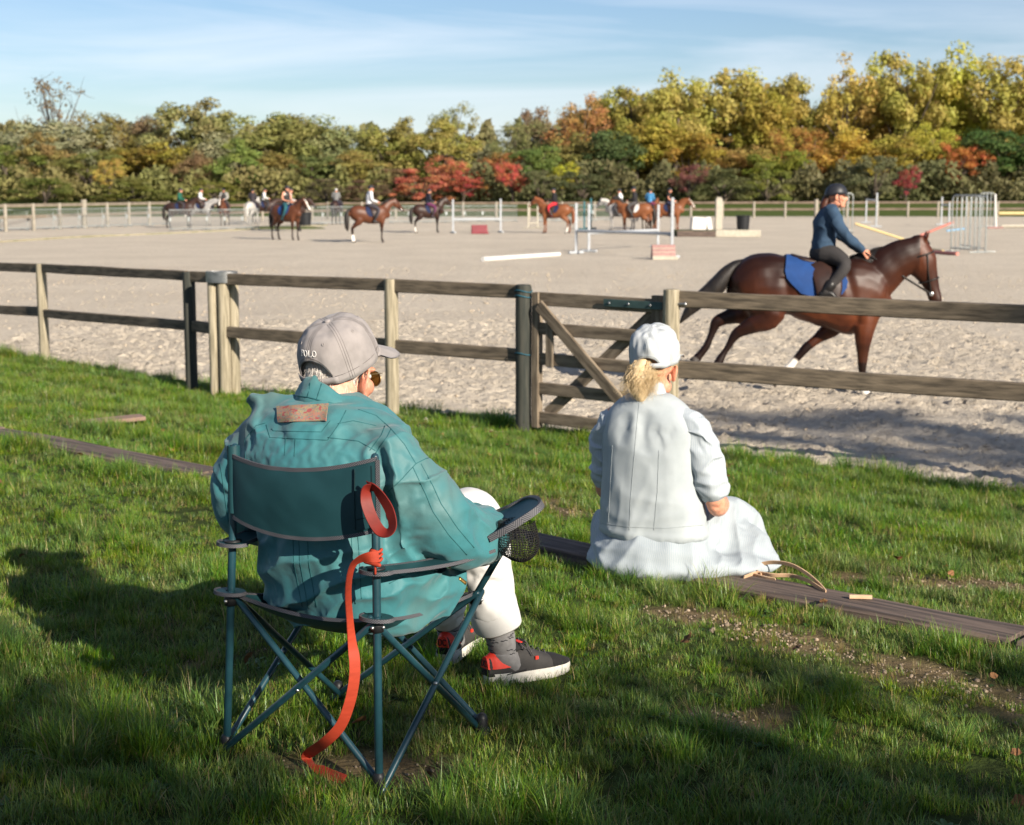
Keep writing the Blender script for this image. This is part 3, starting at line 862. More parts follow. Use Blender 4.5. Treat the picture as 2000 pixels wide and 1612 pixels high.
def strands(name, m, parent, roots, dirs, length, r0, curl=0.0, grav=.4, seg=8, wig=.15, clump=None):
    """many fine tapered hairs as one part"""
    vs, fs = [], []; rs = np.random.RandomState(5)
    for p, d in zip(roots, dirs):
        p = V3(p); d = nrm(V3(d)); L = length * rs.uniform(.6, 1.15); o = len(vs)
        ph = rs.uniform(0, 6.28); fq = rs.uniform(.8, 1.3); a1 = nrm(np.cross(d, (.3, .5, .8))); 
        off = np.zeros(3); q = p.copy(); dd = d.copy()
        for i in range(seg + 1):
            t = i / seg; rr = r0 * (1 - .8 * t)
            a1 = nrm(np.cross(dd, (.3, .5, .83))); a2 = np.cross(dd, a1)
            c = q + (a1 * math.cos(ph + t * 14 * fq) + a2 * math.sin(ph + t * 14 * fq)) * curl * min(1, t * 3)
            for kk in range(3): vs.append(c + (a1 * math.cos(kk * 2.094) + a2 * math.sin(kk * 2.094)) * rr)
            dd = nrm(dd + np.array((0, 0, -grav / seg)) + rs.normal(0, wig / seg, 3)); q = q + dd * L / seg
        for i in range(seg):
            for kk in range(3):
                k2 = (kk + 1) % 3; fs.append((o + i * 3 + kk, o + i * 3 + k2, o + i * 3 + 3 + k2, o + i * 3 + 3 + kk))
    me = bpy.data.meshes.new(name); me.from_pydata([tuple(v) for v in vs], [], fs); me.update()
    o = link(name, me, m, parent); o['kind'] = 'stuff'; return o

class Cap:
    """six panel cap, open at the back over an arched gap closed by a strap"""
    def __init__(s, a, b, h, arch_w=.62, arch_t=.34, bulge=.012, wr=.0, seed=0.):
        s.a, s.b, s.h, s.aw, s.at, s.bulge, s.wr, s.seed = a, b, h, arch_w, arch_t, bulge, wr, seed
    def t0(s, th):
        d = abs(((th - math.pi + math.pi) % (2 * math.pi)) - math.pi)
        return s.at * math.sqrt(max(0, 1 - (d / s.aw) ** 2)) if d < s.aw else 0.0
    def pt(s, th, t, off=0.0):
        r = math.cos(math.pi / 2 * min(1, t) ** 1.35) ** .72 if t < 1 else 0.0
        z = s.h * math.sin(math.pi / 2 * min(1, t)) ** .95
        puff = 1 + s.bulge * (abs(math.sin(3 * th)) - .5) * math.sin(math.pi * min(1, t * 1.02)) 
        r *= puff
        p = np.array((s.a * r * math.sin(th), s.b * r * math.cos(th), z))
        if s.wr:
            p = p * (1 + s.wr * noise.noise((p[0] * 22 + s.seed, p[1] * 22, p[2] * 9)) + s.wr * .8 * noise.noise((p[0] * 45 + s.seed, p[1] * 45, p[2] * 30)))
        if off:
            n = nrm(p / np.array((s.a ** 2, s.b ** 2, s.h ** 2))); p = p + n * off
        return p
    def build(s, parent, m, mdark, M, brim=.072, droop=.5, brim_w=1.05, eyelets=True, mseam=None):
        n, k = 96, 26; mb = MB(); ro, ri = [], []
        for i in range(k + 1):
            A, B = [], []
            for j in range(n):
                th = 2 * math.pi * j / n; t0 = s.t0(th); t = t0 + (1 - t0) * (i / k) ** .9
                t = min(t, .9995)
                A.append(s.pt(th, t)); B.append(s.pt(th, t, -.0025))
            ro.append(np.array(A)); ri.append(np.array(B))
        mb.loft(list(reversed(ri)) + ro, caps=False)
        me = mb.mesh('crown'); me.transform(M.to_4x4()); crown = link('crown', me, m, parent, True)
        sm = MB()
        def line(f, w=.003, th_=.0010):
            P = [f(x) for x in np.linspace(0, 1, 26)]; N = [nrm(p / np.array((s.a ** 2, s.b ** 2, s.h ** 2))) for p in P]; seam(sm, P, N, w * .7, th_ * .6)
        for q in range(6):
            th = q * math.pi / 3
            for dlt in (-.0065, 0, .0065):
                lo = s.t0(th) + .02
                line(lambda x: s.pt(th + dlt / (s.a * max(.12, math.cos(math.pi / 2 * (lo + (.965 - lo) * x) ** 1.35) ** .72)), lo + (.965 - lo) * x, .0003), .0012 if dlt else .0018, .0006)
        for tt in (.10,):
            line(lambda x: s.pt(math.pi + s.aw * 1.05 + (2 * math.pi - 2.1 * s.aw) * x, tt, .0003), .002)
        aw = s.aw
        line(lambda x: (lambda th: s.pt(th, s.t0(th) + .045, .0003))(math.pi - aw * .98 + 1.96 * aw * x), .002)
        me = sm.mesh('stitching'); me.transform(M.to_4x4()); link('stitching', me, mseam or mdark, parent)['kind'] = 'stuff'
        bt = MB(); bt.ell((0, 0, s.h + .001), (.0095, .0095, .005)); me = bt.mesh('button'); me.transform(M.to_4x4()); link('button', me, m, parent)
        if eyelets:
            ey = MB()
            for q in range(6):
                th = q * math.pi / 3 + math.pi / 6; c = s.pt(th, .60, .0008); nn = nrm(c / np.array((s.a ** 2, s.b ** 2, s.h ** 2)))
                u = nrm(np.cross(nn, (0, 0, 1))); w = np.cross(nn, u)
                ey.tube([c + (u * math.cos(x) + w * math.sin(x)) * .0036 for x in np.linspace(0, 6.283, 13)], .0011, 6)
            me = ey.mesh('eyelets'); me.transform(M.to_4x4()); link('eyelets', me, m, parent)['kind'] = 'stuff'
        bm_ = MB(); top, bot = [], []
        for i in range(9):
            e = i / 8; A, B = [], []
            for j in range(25):
                x = -1 + 2 * j / 24; th = x * 1.12; base = s.pt(th, .02)
                L = brim * (1 - abs(x) ** 3.2) ** .6 if abs(x) < 1 else 0
                p = base + np.array((x * .014 * e * brim_w, L * e, -droop * L * e - .022 * x * x * e * (L / brim) + .006 * e))
                A.append(p + (0, 0, .0016)); B.append(p - (0, 0, .0016))
            top.append(np.array(A)); bot.append(np.array(B))
        ringz = [np.vstack([t_, b_[::-1]]) for t_, b_ in zip(top, bot)]
        bm_.loft(ringz); me = bm_.mesh('brim'); me.transform(M.to_4x4())
        link('brim', me, m, parent)
        st = MB(); P, N, S = [], [], []
        for x in np.linspace(-1, 1, 15):
            th = math.pi + x * (aw + .10); p = s.pt(th, .06, .0035 if abs(x) > .8 else .001); P.append(p); N.append(nrm(p * (1, 1, 0))); S.append((0, 0, 1))
        st.strip(P, S, N, .020, .0022); me = st.mesh('strap'); me.transform(M.to_4x4()); link('strap', me, m, parent)
        bk = MB(); c = s.pt(math.pi - aw * .55, .06, .003); nn = nrm(c * (1, 1, 0)); u = np.cross(nn, (0, 0, 1))
        for sx in (-1, 1): bk.bar(c + u * .008 * sx - np.array((0, 0, .012)), c + u * .008 * sx + np.array((0, 0, .012)), .003, .003)
        me = bk.mesh('buckle'); me.transform(M.to_4x4()); link('buckle', me, mdark, parent)
        return crown
def letters(text, h):
    """strokes of serif capitals: list of polylines, width"""
    G_ = {'P': [[(0, 0), (0, 1)], [(-.14, 0), (.16, 0)], [(-.14, 1), (0, 1)], [(0, 1), (.34, 1), (.5, .88), (.5, .62), (.34, .5), (0, .5)]],
          'O': [[(.30 + .36 * math.sin(a), .5 + .5 * math.cos(a)) for a in np.linspace(0, 6.283, 17)]],
          'L': [[(0, 0), (0, 1)], [(-.12, 1), (.14, 1)], [(-.12, 0), (.5, 0), (.5, .2)]],
          'D': [[(0, 0), (0, 1), (.34, 1), (.55, .8), (.55, .2), (.34, 0), (0, 0)]],
          'C': [[(.55, .8), (.45, 1), (.15, 1), (0, .8), (0, .2), (.15, 0), (.45, 0), (.55, .2)]]}
    x = 0; out = []
    for ch in text:
        g = G_[ch]; w = max(p[0] for pl_ in g for p in pl_)
        for pl_ in g: out.append([((x + p[0]) * h, p[1] * h) for p in pl_])
        x += w + .28
    W_ = (x - .28) * h
    return [[(a - W_ / 2, b) for a, b in pl_] for pl_ in out]

# herringbone edging of the chair
m_band, nt, b, tc = new_mat('herringbone_binding')
at = nt.nodes.new('ShaderNodeAttribute'); at.attribute_name = 'band'
sp = nt.nodes.new('ShaderNodeSeparateXYZ'); nt.links.new(at.outputs['Vector'], sp.inputs[0])
blk = _math(nt, 'FLOORED_MODULO', _math(nt, 'MULTIPLY', sp.outputs[0], 1 / .026), 2.0)
sgn = _math(nt, 'SUBTRACT', _math(nt, 'MULTIPLY', _math(nt, 'GREATER_THAN', blk, 1.0), 2.0), 1.0)
dg_ = _math(nt, 'ADD', _math(nt, 'MULTIPLY', sp.outputs[0], 1 / .0062), _math(nt, 'MULTIPLY', _math(nt, 'MULTIPLY', sp.outputs[1], 1.9), sgn))
fr = _math(nt, 'FRACT', dg_)
col = _ramp2(nt, _range(nt, fr, .40, .52), (0.012, 0.014, 0.02), (0.10, 0.098, 0.108))
nt.links.new(col, b.inputs['Base Color']); b.inputs['Roughness'].default_value = .7
def band(name, pts, normals, w, th, parent, up=None):
    """bound edge: a folded strip that carries its own length and width for the weave"""
    P = np.array([V3(p) for p in pts]); T = np.gradient(P, axis=0); L = np.concatenate([[0], np.cumsum(np.linalg.norm(np.diff(P, axis=0), axis=1))])
    vs, fs, uv = [], [], []
    for p, t, n, l in zip(P, T, normals, L):
        n = nrm(V3(n)); t = nrm(t); sd = nrm(np.cross(t, n))
        for a, bb, v in ((-.5, 1, 0), (.5, 1, 1), (.5, -1, 0), (-.5, -1, 1)):
            vs.append(p + sd * a * w + n * bb * th / 2); uv.append((l, v, 0))
    m = len(P)
    for i in range(m - 1):
        for j in range(4): k = (j + 1) % 4; fs.append((i * 4 + j, i * 4 + k, i * 4 + 4 + k, i * 4 + 4 + j))
    me = bpy.data.meshes.new(name); me.from_pydata([tuple(v) for v in vs], [], fs); me.update()
    at_ = me.attributes.new('band', 'FLOAT_VECTOR', 'POINT'); at_.data.foreach_set('vector', np.array(uv).ravel())
    return link(name, me, m_band, parent, 'auto')
def sheet(name, grid, th, m, parent, nhint=(0, 0, 1), smooth=True):
    """a cloth given as a grid of points (rows), with thickness"""
    g = np.array(grid, float); r, c = g.shape[:2]
    du = np.gradient(g, axis=1); dv = np.gradient(g, axis=0); N = np.cross(du, dv); N /= np.maximum(np.linalg.norm(N, axis=2, keepdims=True), 1e-9)
    if (N.mean((0, 1)) @ V3(nhint)) < 0: N = -N
    vs = np.vstack([(g + N * th / 2).reshape(-1, 3), (g - N * th / 2).reshape(-1, 3)]); o = r * c; fs = []
    for i in range(r - 1):
        for j in range(c - 1):
            q = i * c + j; fs.append((q, q + 1, q + c + 1, q + c)); fs.append((o + q + c, o + q + c + 1, o + q + 1, o + q))
    edge = [(0, j) for j in range(c)] + [(i, c - 1) for i in range(1, r)] + [(r - 1, j) for j in range(c - 2, -1, -1)] + [(i, 0) for i in range(r - 2, 0, -1)]
    for (a0, a1), (b0, b1) in zip(edge, edge[1:] + edge[:1]):
        q, w = a0 * c + a1, b0 * c + b1; fs.append((q, o + q, o + w, w))
    mb = MB(); mb.add(vs, fs)
    return mb.build(name, m, parent, 'auto' if smooth else False)

# ================================================================== FOLDING CHAIR
MO = Vector((-.446, 4.265, 0)); MYAW = R(-31.3)
FM = Frame(MO, MYAW)
m_tubem = mat('chair_tube', (0.012, 0.048, 0.062), (0.009, 0.036, 0.048), scale=30, rough=.32, spec=.6)
m_canvas = mat('chair_canvas', (0.012, 0.053, 0.061), (0.007, 0.036, 0.043), scale=6, rough=.50, bump=.12, bscale=400, bdist=.001, spec=.4)
m_black = mat('black_plastic', (0.016, 0.017, 0.019), rough=.45)
m_orange = mat('orange_webbing', (0.36, 0.042, 0.018), (0.30, 0.034, 0.014), scale=24, rough=.6, bump=.25, bscale=220, bdist=.001, stretch=(1, 1, 5))
m_steelp = mat('rivet_steel', (0.55, 0.55, 0.56), rough=.3, metal=.9)
ch = empty('folding_chair', MO, MYAW, 'teal folding camp chair with patterned edging that the man in the jacket sits in', 'chair')
fBR, fBL, fFR, fFL = V3((.275, -.268, .012)), V3((-.262, -.258, .012)), V3((.262, .258, .012)), V3((-.282, .278, .012))
hBR, hBL, hFR, hFL = V3((.275, -.268, .462)), V3((-.226, -.266, .462)), V3((.240, .262, .408)), V3((-.275, .275, .408))
tBR, tBL = V3((.275, -.268, .895)), V3((-.196, -.266, .880))
rr_ = .0095
for p, q in ((fBR, tBR), (fBL, tBL)):
    MB().tube([p, q], .0112, 12).build('pole', m_tubem, ch)
def rod(p, q, off):
    p, q = V3(p) + V3(off), V3(q) + V3(off); d = nrm(q - p); MB().tube([p - d * .015, q + d * .015], rr_, 10).build('rod', m_tubem, ch)
rod(fBL, hBR, (0, -.013, 0)); rod(fBR, hBL, (0, .013, 0))
rod(fBR, hFR, (.013, 0, 0)); rod(fFR, hBR, (-.013, 0, 0))
rod(fFR, hFL, (0, .012, 0)); rod(fFL, hFR, (0, -.012, 0))
rod(fBL, hFL, (-.013, 0, 0)); rod(fFL, hBL, (.013, 0, 0))
aFR, aFL = V3((.345, .275, .585)), V3((-.36, .28, .585))
MB().tube([hFR, aFR], rr_, 10).build('arm_post', m_tubem, ch); MB().tube([hFL, aFL], rr_, 10).build('arm_post', m_tubem, ch)
for p in (fBR, fBL, fFR, fFL):
    mb = MB(); mb.tube([p + (0, 0, -.02), p + (0, 0, .03)], .017, 12); mb.ell(p + (0, 0, -.014), (.026, .026, .008)); mb.build('foot', m_black, ch)
for p in (hBR, hBL, hFR, hFL):
    mb = MB(); mb.tube([p + (0, 0, -.026), p + (0, 0, .008)], .0175, 14, cap='flat'); mb.build('hub', m_black, ch)
for p, q, r_, s_ in ((fBL, hBR, fBR, hBL), (fBR, hFR, fFR, hBR), (fFR, hFL, fFL, hFR), (fBL, hFL, fFL, hBL)):
    c = (p + q + r_ + s_) / 4; d = nrm((p + q) / 2 - V3((0, 0, .25))); d[2] = 0; d = nrm(c * (1, 1, 0)); mb = MB(); mb.tube([c + d * .013, c + d * .0155], .0052, 8); mb.build('rivet', m_steelp, ch)
for p, d in ((hBR, (0, -1, 0)), (hBR, (1, 0, 0)), (hBL, (0, -1, 0)), (hFR, (1, 0, 0))):
    mb = MB(); mb.ell(p + V3(d) * .020 + (0, 0, -.012), .0050); mb.build('rivet', m_steelp, ch)
# back panel
nx, nzr = 34, 16
def back_pt(s, t):
    """s across (left to right), t up"""
    x = -.197 + (.288 + .197) * s; sag = 4 * s * (1 - s)
    zt = .860 + .034 * s - .030 * sag; zb = .690 + .018 * s - .034 * sag
    y = -.268 - .010 - .030 * sag ** .8 - .010 * sag * math.sin(math.pi * t) + sag * (.006 * noise.noise((s * 3.1, t * 1.6, 2.0)) + .0022 * noise.noise((s * 9 + t * 4, t * 2.5, 5.0)))
    return np.array((x, y, zb + (zt - zb) * t))
gb = [[back_pt(s, t) for s in np.linspace(0, 1, nx)] for t in np.linspace(0, 1, nzr)]
sheet('backrest', gb, .005, m_canvas, ch, (0, -1, 0))
for tt in (.0, 1.0):
    band('binding', [back_pt(s, tt) for s in np.linspace(0, 1, 60)], [(0, -1, .0)] * 60, .0098, .007, ch)
band('binding', [back_pt(1.0, t) + (.003, 0, 0) for t in np.linspace(.02, .98, 24)], [(.35, -1, 0)] * 24, .0098, .007, ch)
# sleeve round the right pole, with its pocket
gs = [[back_pt(s, t) + (0, -.0055, 0) for s in np.linspace(.885, .992, 6)] for t in np.linspace(.06, .94, 10)]
sheet('sleeve', gs, .004, m_canvas, ch, (0, -1, 0))
mb = MB()
for s_ in (.892, .985):
    P = [back_pt(s_, t) + (0, -.0085, 0) for t in np.linspace(.08, .92, 16)]; seam(mb, P, [(0, -1, 0)] * 16, .0025, .0012)
P = [back_pt(s, .22) + (0, -.0085, 0) for s in np.linspace(.90, .985, 6)]; seam(mb, P, [(0, -1, 0)] * 6, .0025, .0012)
mb.build('stitching', mat('dark_thread', (0.006, 0.03, 0.035), rough=.8), ch)['kind'] = 'stuff'
gs = [[np.array((-.2 + .016 * math.cos(a) - .018 * (1 - t) * 0, -.268 - .016 * math.sin(a), .70 + .185 * t)) for a in np.linspace(-.6, 3.8, 12)] for t in np.linspace(0, 1, 5)]
sheet('sleeve', gs, .003, m_canvas, ch, (0, -1, 0))
# seat
def seat_pt(s, t):
    A = hBL + (hBR - hBL) * s; B = hFL + (hFR - hFL) * s; p = A + (B - A) * t
    q = 16 * s * (1 - s) * t * (1 - t); e = 4 * s * (1 - s); f = 4 * t * (1 - t)
    p = p + np.array((0, 0, .008)); p[2] -= .105 * q ** .7 + .038 * e * (1 - f) + .030 * f * (1 - e)
    p[1] += .030 * e * (1 - t) - .03 * e * t; p[0] += .028 * f * (.5 - s) * 2
    return p
grid = [[seat_pt(s, t) for s in np.linspace(0, 1, 26)] for t in np.linspace(0, 1, 26)]
sheet('seat', grid, .005, m_canvas, ch)
for f, nn in ((lambda x: seat_pt(x, 0), (0, -1, .25)), (lambda x: seat_pt(1, x), (1, 0, .25)), (lambda x: seat_pt(0, x), (-1, 0, .25)), (lambda x: seat_pt(x, 1), (0, 1, .25))):
    band('binding', [f(x) for x in np.linspace(0, 1, 60)], [nn] * 60, .0095, .007, ch)
for p, sx, sy in ((hBR, 1, -1), (hBL, -1, -1)):
    c = p + (0, 0, .010); sheet('corner_tab', [[c + np.array((.042 * e * math.cos(a) * (1.15), .034 * e * math.sin(a), .002)) for a in np.linspace(0, 6.283, 17)] for e in (.3, 1)], .004, m_canvas, ch)
    band('binding', [c + np.array((.042 * 1.15 * math.cos(a), .034 * math.sin(a), .001)) for a in np.linspace(math.pi * .9, math.pi * 2.1, 24)], [(math.cos(a), math.sin(a), .1) for a in np.linspace(math.pi * .9, math.pi * 2.1, 24)], .0095, .007, ch)
# arm rests: tab round the pole, strap forward, cup holder plate at the front
def armrest(sx, path, w):
    A = spline(path, 8); T = np.gradient(A, axis=0); rows = []
    S = [nrm(np.cross(t, (0, 0, 1))) for t in T]
    for e in (-1, -.5, 0, .5, 1): rows.append([a + s_ * e * w / 2 for a, s_ in zip(A, S)])
    sheet('armrest', rows, .006, m_canvas, ch)
    for e in (-1, 1): band('binding', [a + s_ * e * w / 2 for a, s_ in zip(A, S)], [s_ * e + np.array((0, 0, .2)) for s_ in S], .0095, .007, ch)
    c = A[0]; aa = np.linspace(0, 6.283, 25)
    tab = [[c + np.array((.046 * e * math.cos(a), .036 * e * math.sin(a), 0)) for a in aa] for e in (.28, 1)]
    sheet('arm_tab', tab, .006, m_canvas, ch)
    ab = np.linspace(math.pi * .95, math.pi * 2.05, 30)
    band('binding', [c + np.array((.046 * math.cos(a), .036 * math.sin(a), 0)) for a in ab], [(math.cos(a), math.sin(a), .1) for a in ab], .0095, .007, ch)
    mb = MB(); mb.tube([c + (0, 0, .004), c + (0, 0, .009)], .024, 16, cap='flat'); mb.build('washer', m_black, ch)
armrest(1, [(.275, -.268, .598), (.300, -.12, .582), (.315, .02, .572), (.335, .16, .578)], .074)
armrest(-1, [(-.212, -.266, .612), (-.27, -.12, .600), (-.325, .02, .59), (-.36, .16, .59)], .074)
def holder(A, B, C_, D, net=True, sgn=1):
    A, B, C_, D = map(V3, (A, B, C_, D)); rows = []
    cen = (A + B + C_ + D) / 4
    ring = spline([A, (A + B) / 2 + (A + B - C_ - D) * .04, B, (B + C_) / 2 + (B + C_ - A - D) * .07, C_, (C_ + D) / 2, D, (D + A) / 2, A], 6)
    rows = [cen + (ring - cen) * e + np.array((0, 0, -.012 * (1 - e ** 2))) for e in (.02, .35, .7, 1)]
    sheet('cup_plate', rows, .006, mat('chair_canvas_sunlit', (0.020, 0.095, 0.105), (0.015, 0.07, 0.08), scale=9, rough=.55), ch)  # lit copy of the chair canvas: sun on the tilted plate put into colour
    N_ = [nrm(p - cen) for p in ring]
    up_ = nrm(np.cross(B - A, D - A)); up_ = up_ if up_[2] > 0 else -up_
    band('binding', ring, N_, .019, .011, ch)
    if net:
        c0 = cen * .45 + (A * .8 + B * 1.2) / 2 * .55; c0 = c0 + np.array((0, 0, -.01)); rg_, n = [], 40
        prof = [(0, .050), (.012, .052), (.03, .056), (.05, .058), (.07, .056), (.088, .047), (.10, .034), (.108, .018), (.110, .004)]
        prof = spline(prof, 3)
        for d, r in prof: rg_.append(np.array([(c0[0] + sgn * d * .18 + r * math.cos(a) * 1.0, c0[1] + d * -.1 + r * math.sin(a) * .95, c0[2] - d) for a in np.arange(n) * 2 * math.pi / n]))
        mb = MB(); mb.loft(rg_, caps=False); me = mb.mesh('net_bag'); c = vco(me); c += (.004 * nz(c, 40))[:, None]; setco(me, c)
        o = link('net_bag', me, mat('black_net', (0.012, 0.011, 0.010), rough=.6), ch, True); o['kind'] = 'stuff'
        w = o.modifiers.new('w', 'WIREFRAME'); w.thickness = .0021; w.use_replace = True
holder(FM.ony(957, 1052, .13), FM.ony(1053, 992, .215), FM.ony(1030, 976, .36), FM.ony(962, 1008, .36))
pA = V3(FM.ony(957, 1052, .13)); mir = lambda p: (-p[0] - .02, p[1], p[2] - .02)
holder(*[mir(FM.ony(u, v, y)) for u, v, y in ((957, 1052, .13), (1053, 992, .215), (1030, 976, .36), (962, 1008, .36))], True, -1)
# orange carrying strap and loop
def pxband(name, pts, th, m, parent, wpx):
    """pts: (u, v, plane y or ('z', height), visible width in px)"""
    P, Wd = [], []
    for u, v, y, w in pts:
        P.append(V3(FM.onz(u, v, y[1]) if isinstance(y, tuple) else FM.ony(u, v, y))); Wd.append(w)
    A = spline(np.hstack([np.array(P), np.array(Wd)[:, None]]), 8); P, Wd = A[:, :3], A[:, 3]
    T = np.gradient(P, axis=0); view = np.array([nrm(p - V3(FM.c)) for p in P]); S, N = [], []
    for t, vw, w in zip(T, view, Wd):
        s0 = nrm(np.cross(nrm(t), vw)); f = min(.98, max(.12, w / wpx)); n0 = nrm(np.cross(s0, nrm(t)))
        S.append(s0 * f + n0 * math.sqrt(1 - f * f)); 
    for i in range(1, len(S)):
        if S[i] @ S[i - 1] < 0: S[i] = -S[i]
    N = [nrm(np.cross(s_, t)) for s_, t in zip(S, T)]
    mb = MB(); mb.strip(P, S, N, wpx / 735.0, th); return mb.build(name, m, parent, 'auto')
pxband('carry_strap', [(740, 1087, -.30, 26), (722, 1089, -.315, 20), (704, 1094, -.32, 13), (690, 1106, -.32, 10), (683, 1130, -.318, 10), (681, 1165, -.315, 11), (684, 1210, -.312, 12), (688, 1255, -.31, 16),
                       (693, 1295, -.31, 24), (691, 1335, -.31, 25), (681, 1380, -.31, 22), (664, 1420, -.31, 24), (634, 1451, -.31, 27), (600, 1476, ('z', .045), 24), (607, 1491, ('z', .030), 10), (630, 1506, ('z', .022), 22), (672, 1523, ('z', .018), 24)], .0022, m_orange, ch, 21)
for z in (.628, .640, .652):
    mb = MB(); mb.tube([(.275 + .0145 * math.cos(a), -.268 + .0145 * math.sin(a), z + .002 * math.sin(3 * a)) for a in np.linspace(0, 6.283, 16)], .0042, 6); mb.build('strap_knot', m_orange, ch)
mb = MB(); q = V3(FM.ony(733, 1112, -.305)); mb.tube([q + (-.03, 0, .016), q + (.012, 0, .012)], .006, 8); mb.tube([q + (0, 0, -.012), q + (0, 0, .012)], .003, 6); mb.build('buckle', m_orange, ch)
m_red = mat('rust_webbing', (0.16, 0.015, 0.009), (0.12, 0.011, 0.007), scale=24, rough=.55, bump=.25, bscale=220, bdist=.001)
pxband('strap_loop', [(728, 952, -.315, 12), (716, 958, -.325, 16), (716, 980, -.33, 21), (726, 1010, -.335, 21), (742, 1036, -.338, 20), (757, 1040, -.335, 14), (766, 1026, -.33, 14), (760, 998, -.325, 16), (745, 972, -.322, 15), (730, 955, -.320, 12), (719, 950, -.312, 14)], .003, m_red, ch, 23)

# ================================================================== THE MAN IN THE CHAIR
man = empty('person', MO, MYAW, 'older man in a teal jacket, grey cap and white trousers sitting in the folding chair', 'person')
m_jacket, nt, b, tc = new_mat('teal_jacket')
v = tc.outputs['Object']
col = _ramp2(nt, _range(nt, _noise(nt, v, 5.5, 5), .42, .70), (0.034, 0.152, 0.170), (0.052, 0.165, 0.172))
col = _ramp2(nt, _range(nt, _noise(nt, v, 3.1, 3), .50, .68, 0, .75), col, (0.100, 0.140, 0.128))      # faded, rubbed places
nt.links.new(col, b.inputs['Base Color']); b.inputs['Roughness'].default_value = .58; b.inputs['Specular IOR Level'].default_value = .28
b.inputs['Sheen Weight'].default_value = .12
def ridge_tex(nt, vec, scale, detail=2.5):
    n = nt.nodes.new('ShaderNodeTexNoise'); n.noise_type = 'RIDGED_MULTIFRACTAL'; n.normalize = True
    n.inputs['Scale'].default_value = scale; n.inputs['Detail'].default_value = detail; n.inputs['Distortion'].default_value = .4
    nt.links.new(vec, n.inputs['Vector']); return n.outputs[0]
hh = _math(nt, 'ADD', _math(nt, 'MULTIPLY', ridge_tex(nt, _mapping(nt, v, (1, 1, 1.5)), 9), .8), _math(nt, 'MULTIPLY', ridge_tex(nt, v, 26), .22))
hh = _math(nt, 'ADD', hh, _math(nt, 'MULTIPLY', _noise(nt, v, 90, 3), .10))
_bump(nt, b, hh, .38, .018)
m_jseam = mat('jacket_seam', (0.022, 0.118, 0.128), rough=.7)
m_white = mat('white_cotton', (0.58, 0.575, 0.56), (0.53, 0.52, 0.51), scale=9, rough=.75, bump=.15, bscale=240, bdist=.001)
m_grey = mat('grey_cap_cotton', (0.275, 0.250, 0.242), (0.225, 0.205, 0.198), scale=26, rough=.85, bump=.25, bscale=420, bdist=.0012, sheen=.1)
m_greyd = mat('grey_cap_thread', (0.165, 0.148, 0.143), rough=.9)
m_whair = mat('white_hair', (0.80, 0.75, 0.70), (0.62, 0.57, 0.52), scale=60, rough=.45)

HM = V3(FM.ony(668, 700, .10)); HM[2] = 1.040; HYAW = R(-3)
# jacket: torso and both sleeves fused
mb = MB()
mb.rings([(.00, .02, .385, .215, .19), (.00, .0, .46, .240, .21), (.0, -.035, .56, .242, .198), (-.015, -.045, .66, .240, .188), (-.03, -.055, .76, .248, .182), (-.045, -.05, .85, .262, .172),
          (-.058, -.036, .912, .262, .150), (-.070, -.014, .958, .212, .122), (-.078, .012, .990, .125, .095), (-.082, .03, 1.005, .075, .07)], 32, 4, 2.3)
mb.tube([(.10, -.055, .888), (.180, -.070, .838), (.226, -.032, .760), (.272, .058, .664), (.278, .17, .612), (.235, .29, .592), (.150, .385, .590)],
        [(.078, .080), (.100, .100), (.110, .110), (.104, .104), (.096, .090), (.086, .080), (.062, .058)], 20, 6)
mb.tube([(-.20, -.050, .892), (-.278, -.05, .845), (-.328, -.040, .76), (-.366, -.005, .660), (-.352, .13, .60), (-.29, .27, .585), (-.21, .385, .588)],
        [(.078, .078), (.094, .094), (.106, .106), (.102, .102), (.094, .088), (.084, .078), (.062, .058)], 20, 6)
mb.tube([(.10, -.02, .43), (.17, .10, .45), (.19, .20, .465)], [(.12, .085), (.10, .065), (.06, .045)], 16, 4)
mb.tube([(-.12, -.02, .43), (-.17, .10, .45), (-.19, .20, .465)], [(.11, .085), (.10, .065), (.06, .045)], 16, 4)
mb.tube([(-.315, -.060, .962), (-.28, -.062, .974), (-.23, -.052, .982), (-.17, -.04, .986)], [.013, .019, .020, .014], 10, 3)
jm = remesh(mb, .0125, 3, .5)
c, n = vco(jm), vno(jm)
low = np.clip((.70 - c[:, 2]) / .10, 0, 1) * np.clip((.27 - np.abs(c[:, 0])) / .05, 0, 1)
sleeve = np.clip((np.abs(c[:, 0] + .03) - .19) / .06, 0, 1)
def crease(P, Mx, sc, seed, pw=3.0):
    Q = P @ np.array(Mx, float).T; Q = Q + .05 * np.stack([nz(Q, 6, seed + 1), nz(Q, 6, seed + 5), nz(Q, 6, seed + 9)], 1)
    return (1 - np.abs(nz(Q, sc, seed))) ** pw
d = .0075 * nz(c, (7, 7, 6), 3) + .0025 * nz(c, (15, 15, 11), 9)
d += low * (.030 * crease(c, ((1, 0, .35), (0, 1, 0), (-.35, 0, 1)), (3.0, 3.0, 11), 20) - .007 + .005 * nz(c, (30, 12, 14), 5))
sg = np.where(c[:, 0] > 0, 1.0, -1.0); cm = c * np.stack([sg, np.ones(len(c)), np.ones(len(c))], 1)
d += sleeve * (.015 * crease(cm, ((.75, .2, .6), (0, 1, 0), (-.6, 0, .8)), (2.6, 2.6, 8.5), 40) - .005)
elb = np.exp(-((np.abs(cm[:, 0]) - .29) ** 2 / .006 + (c[:, 1] - .1) ** 2 / .02 + (c[:, 2] - .66) ** 2 / .012))
d += elb * (.012 * crease(cm, ((.9, .3, .3), (-.3, .9, 0), (-.3, 0, .9)), (8, 5, 9), 60) - .004)
pk = np.clip((c[:, 0] - .10) / .05, 0, 1) * np.clip((.56 - c[:, 2]) / .04, 0, 1) * np.clip((c[:, 1] + .15) / .1, 0, 1)
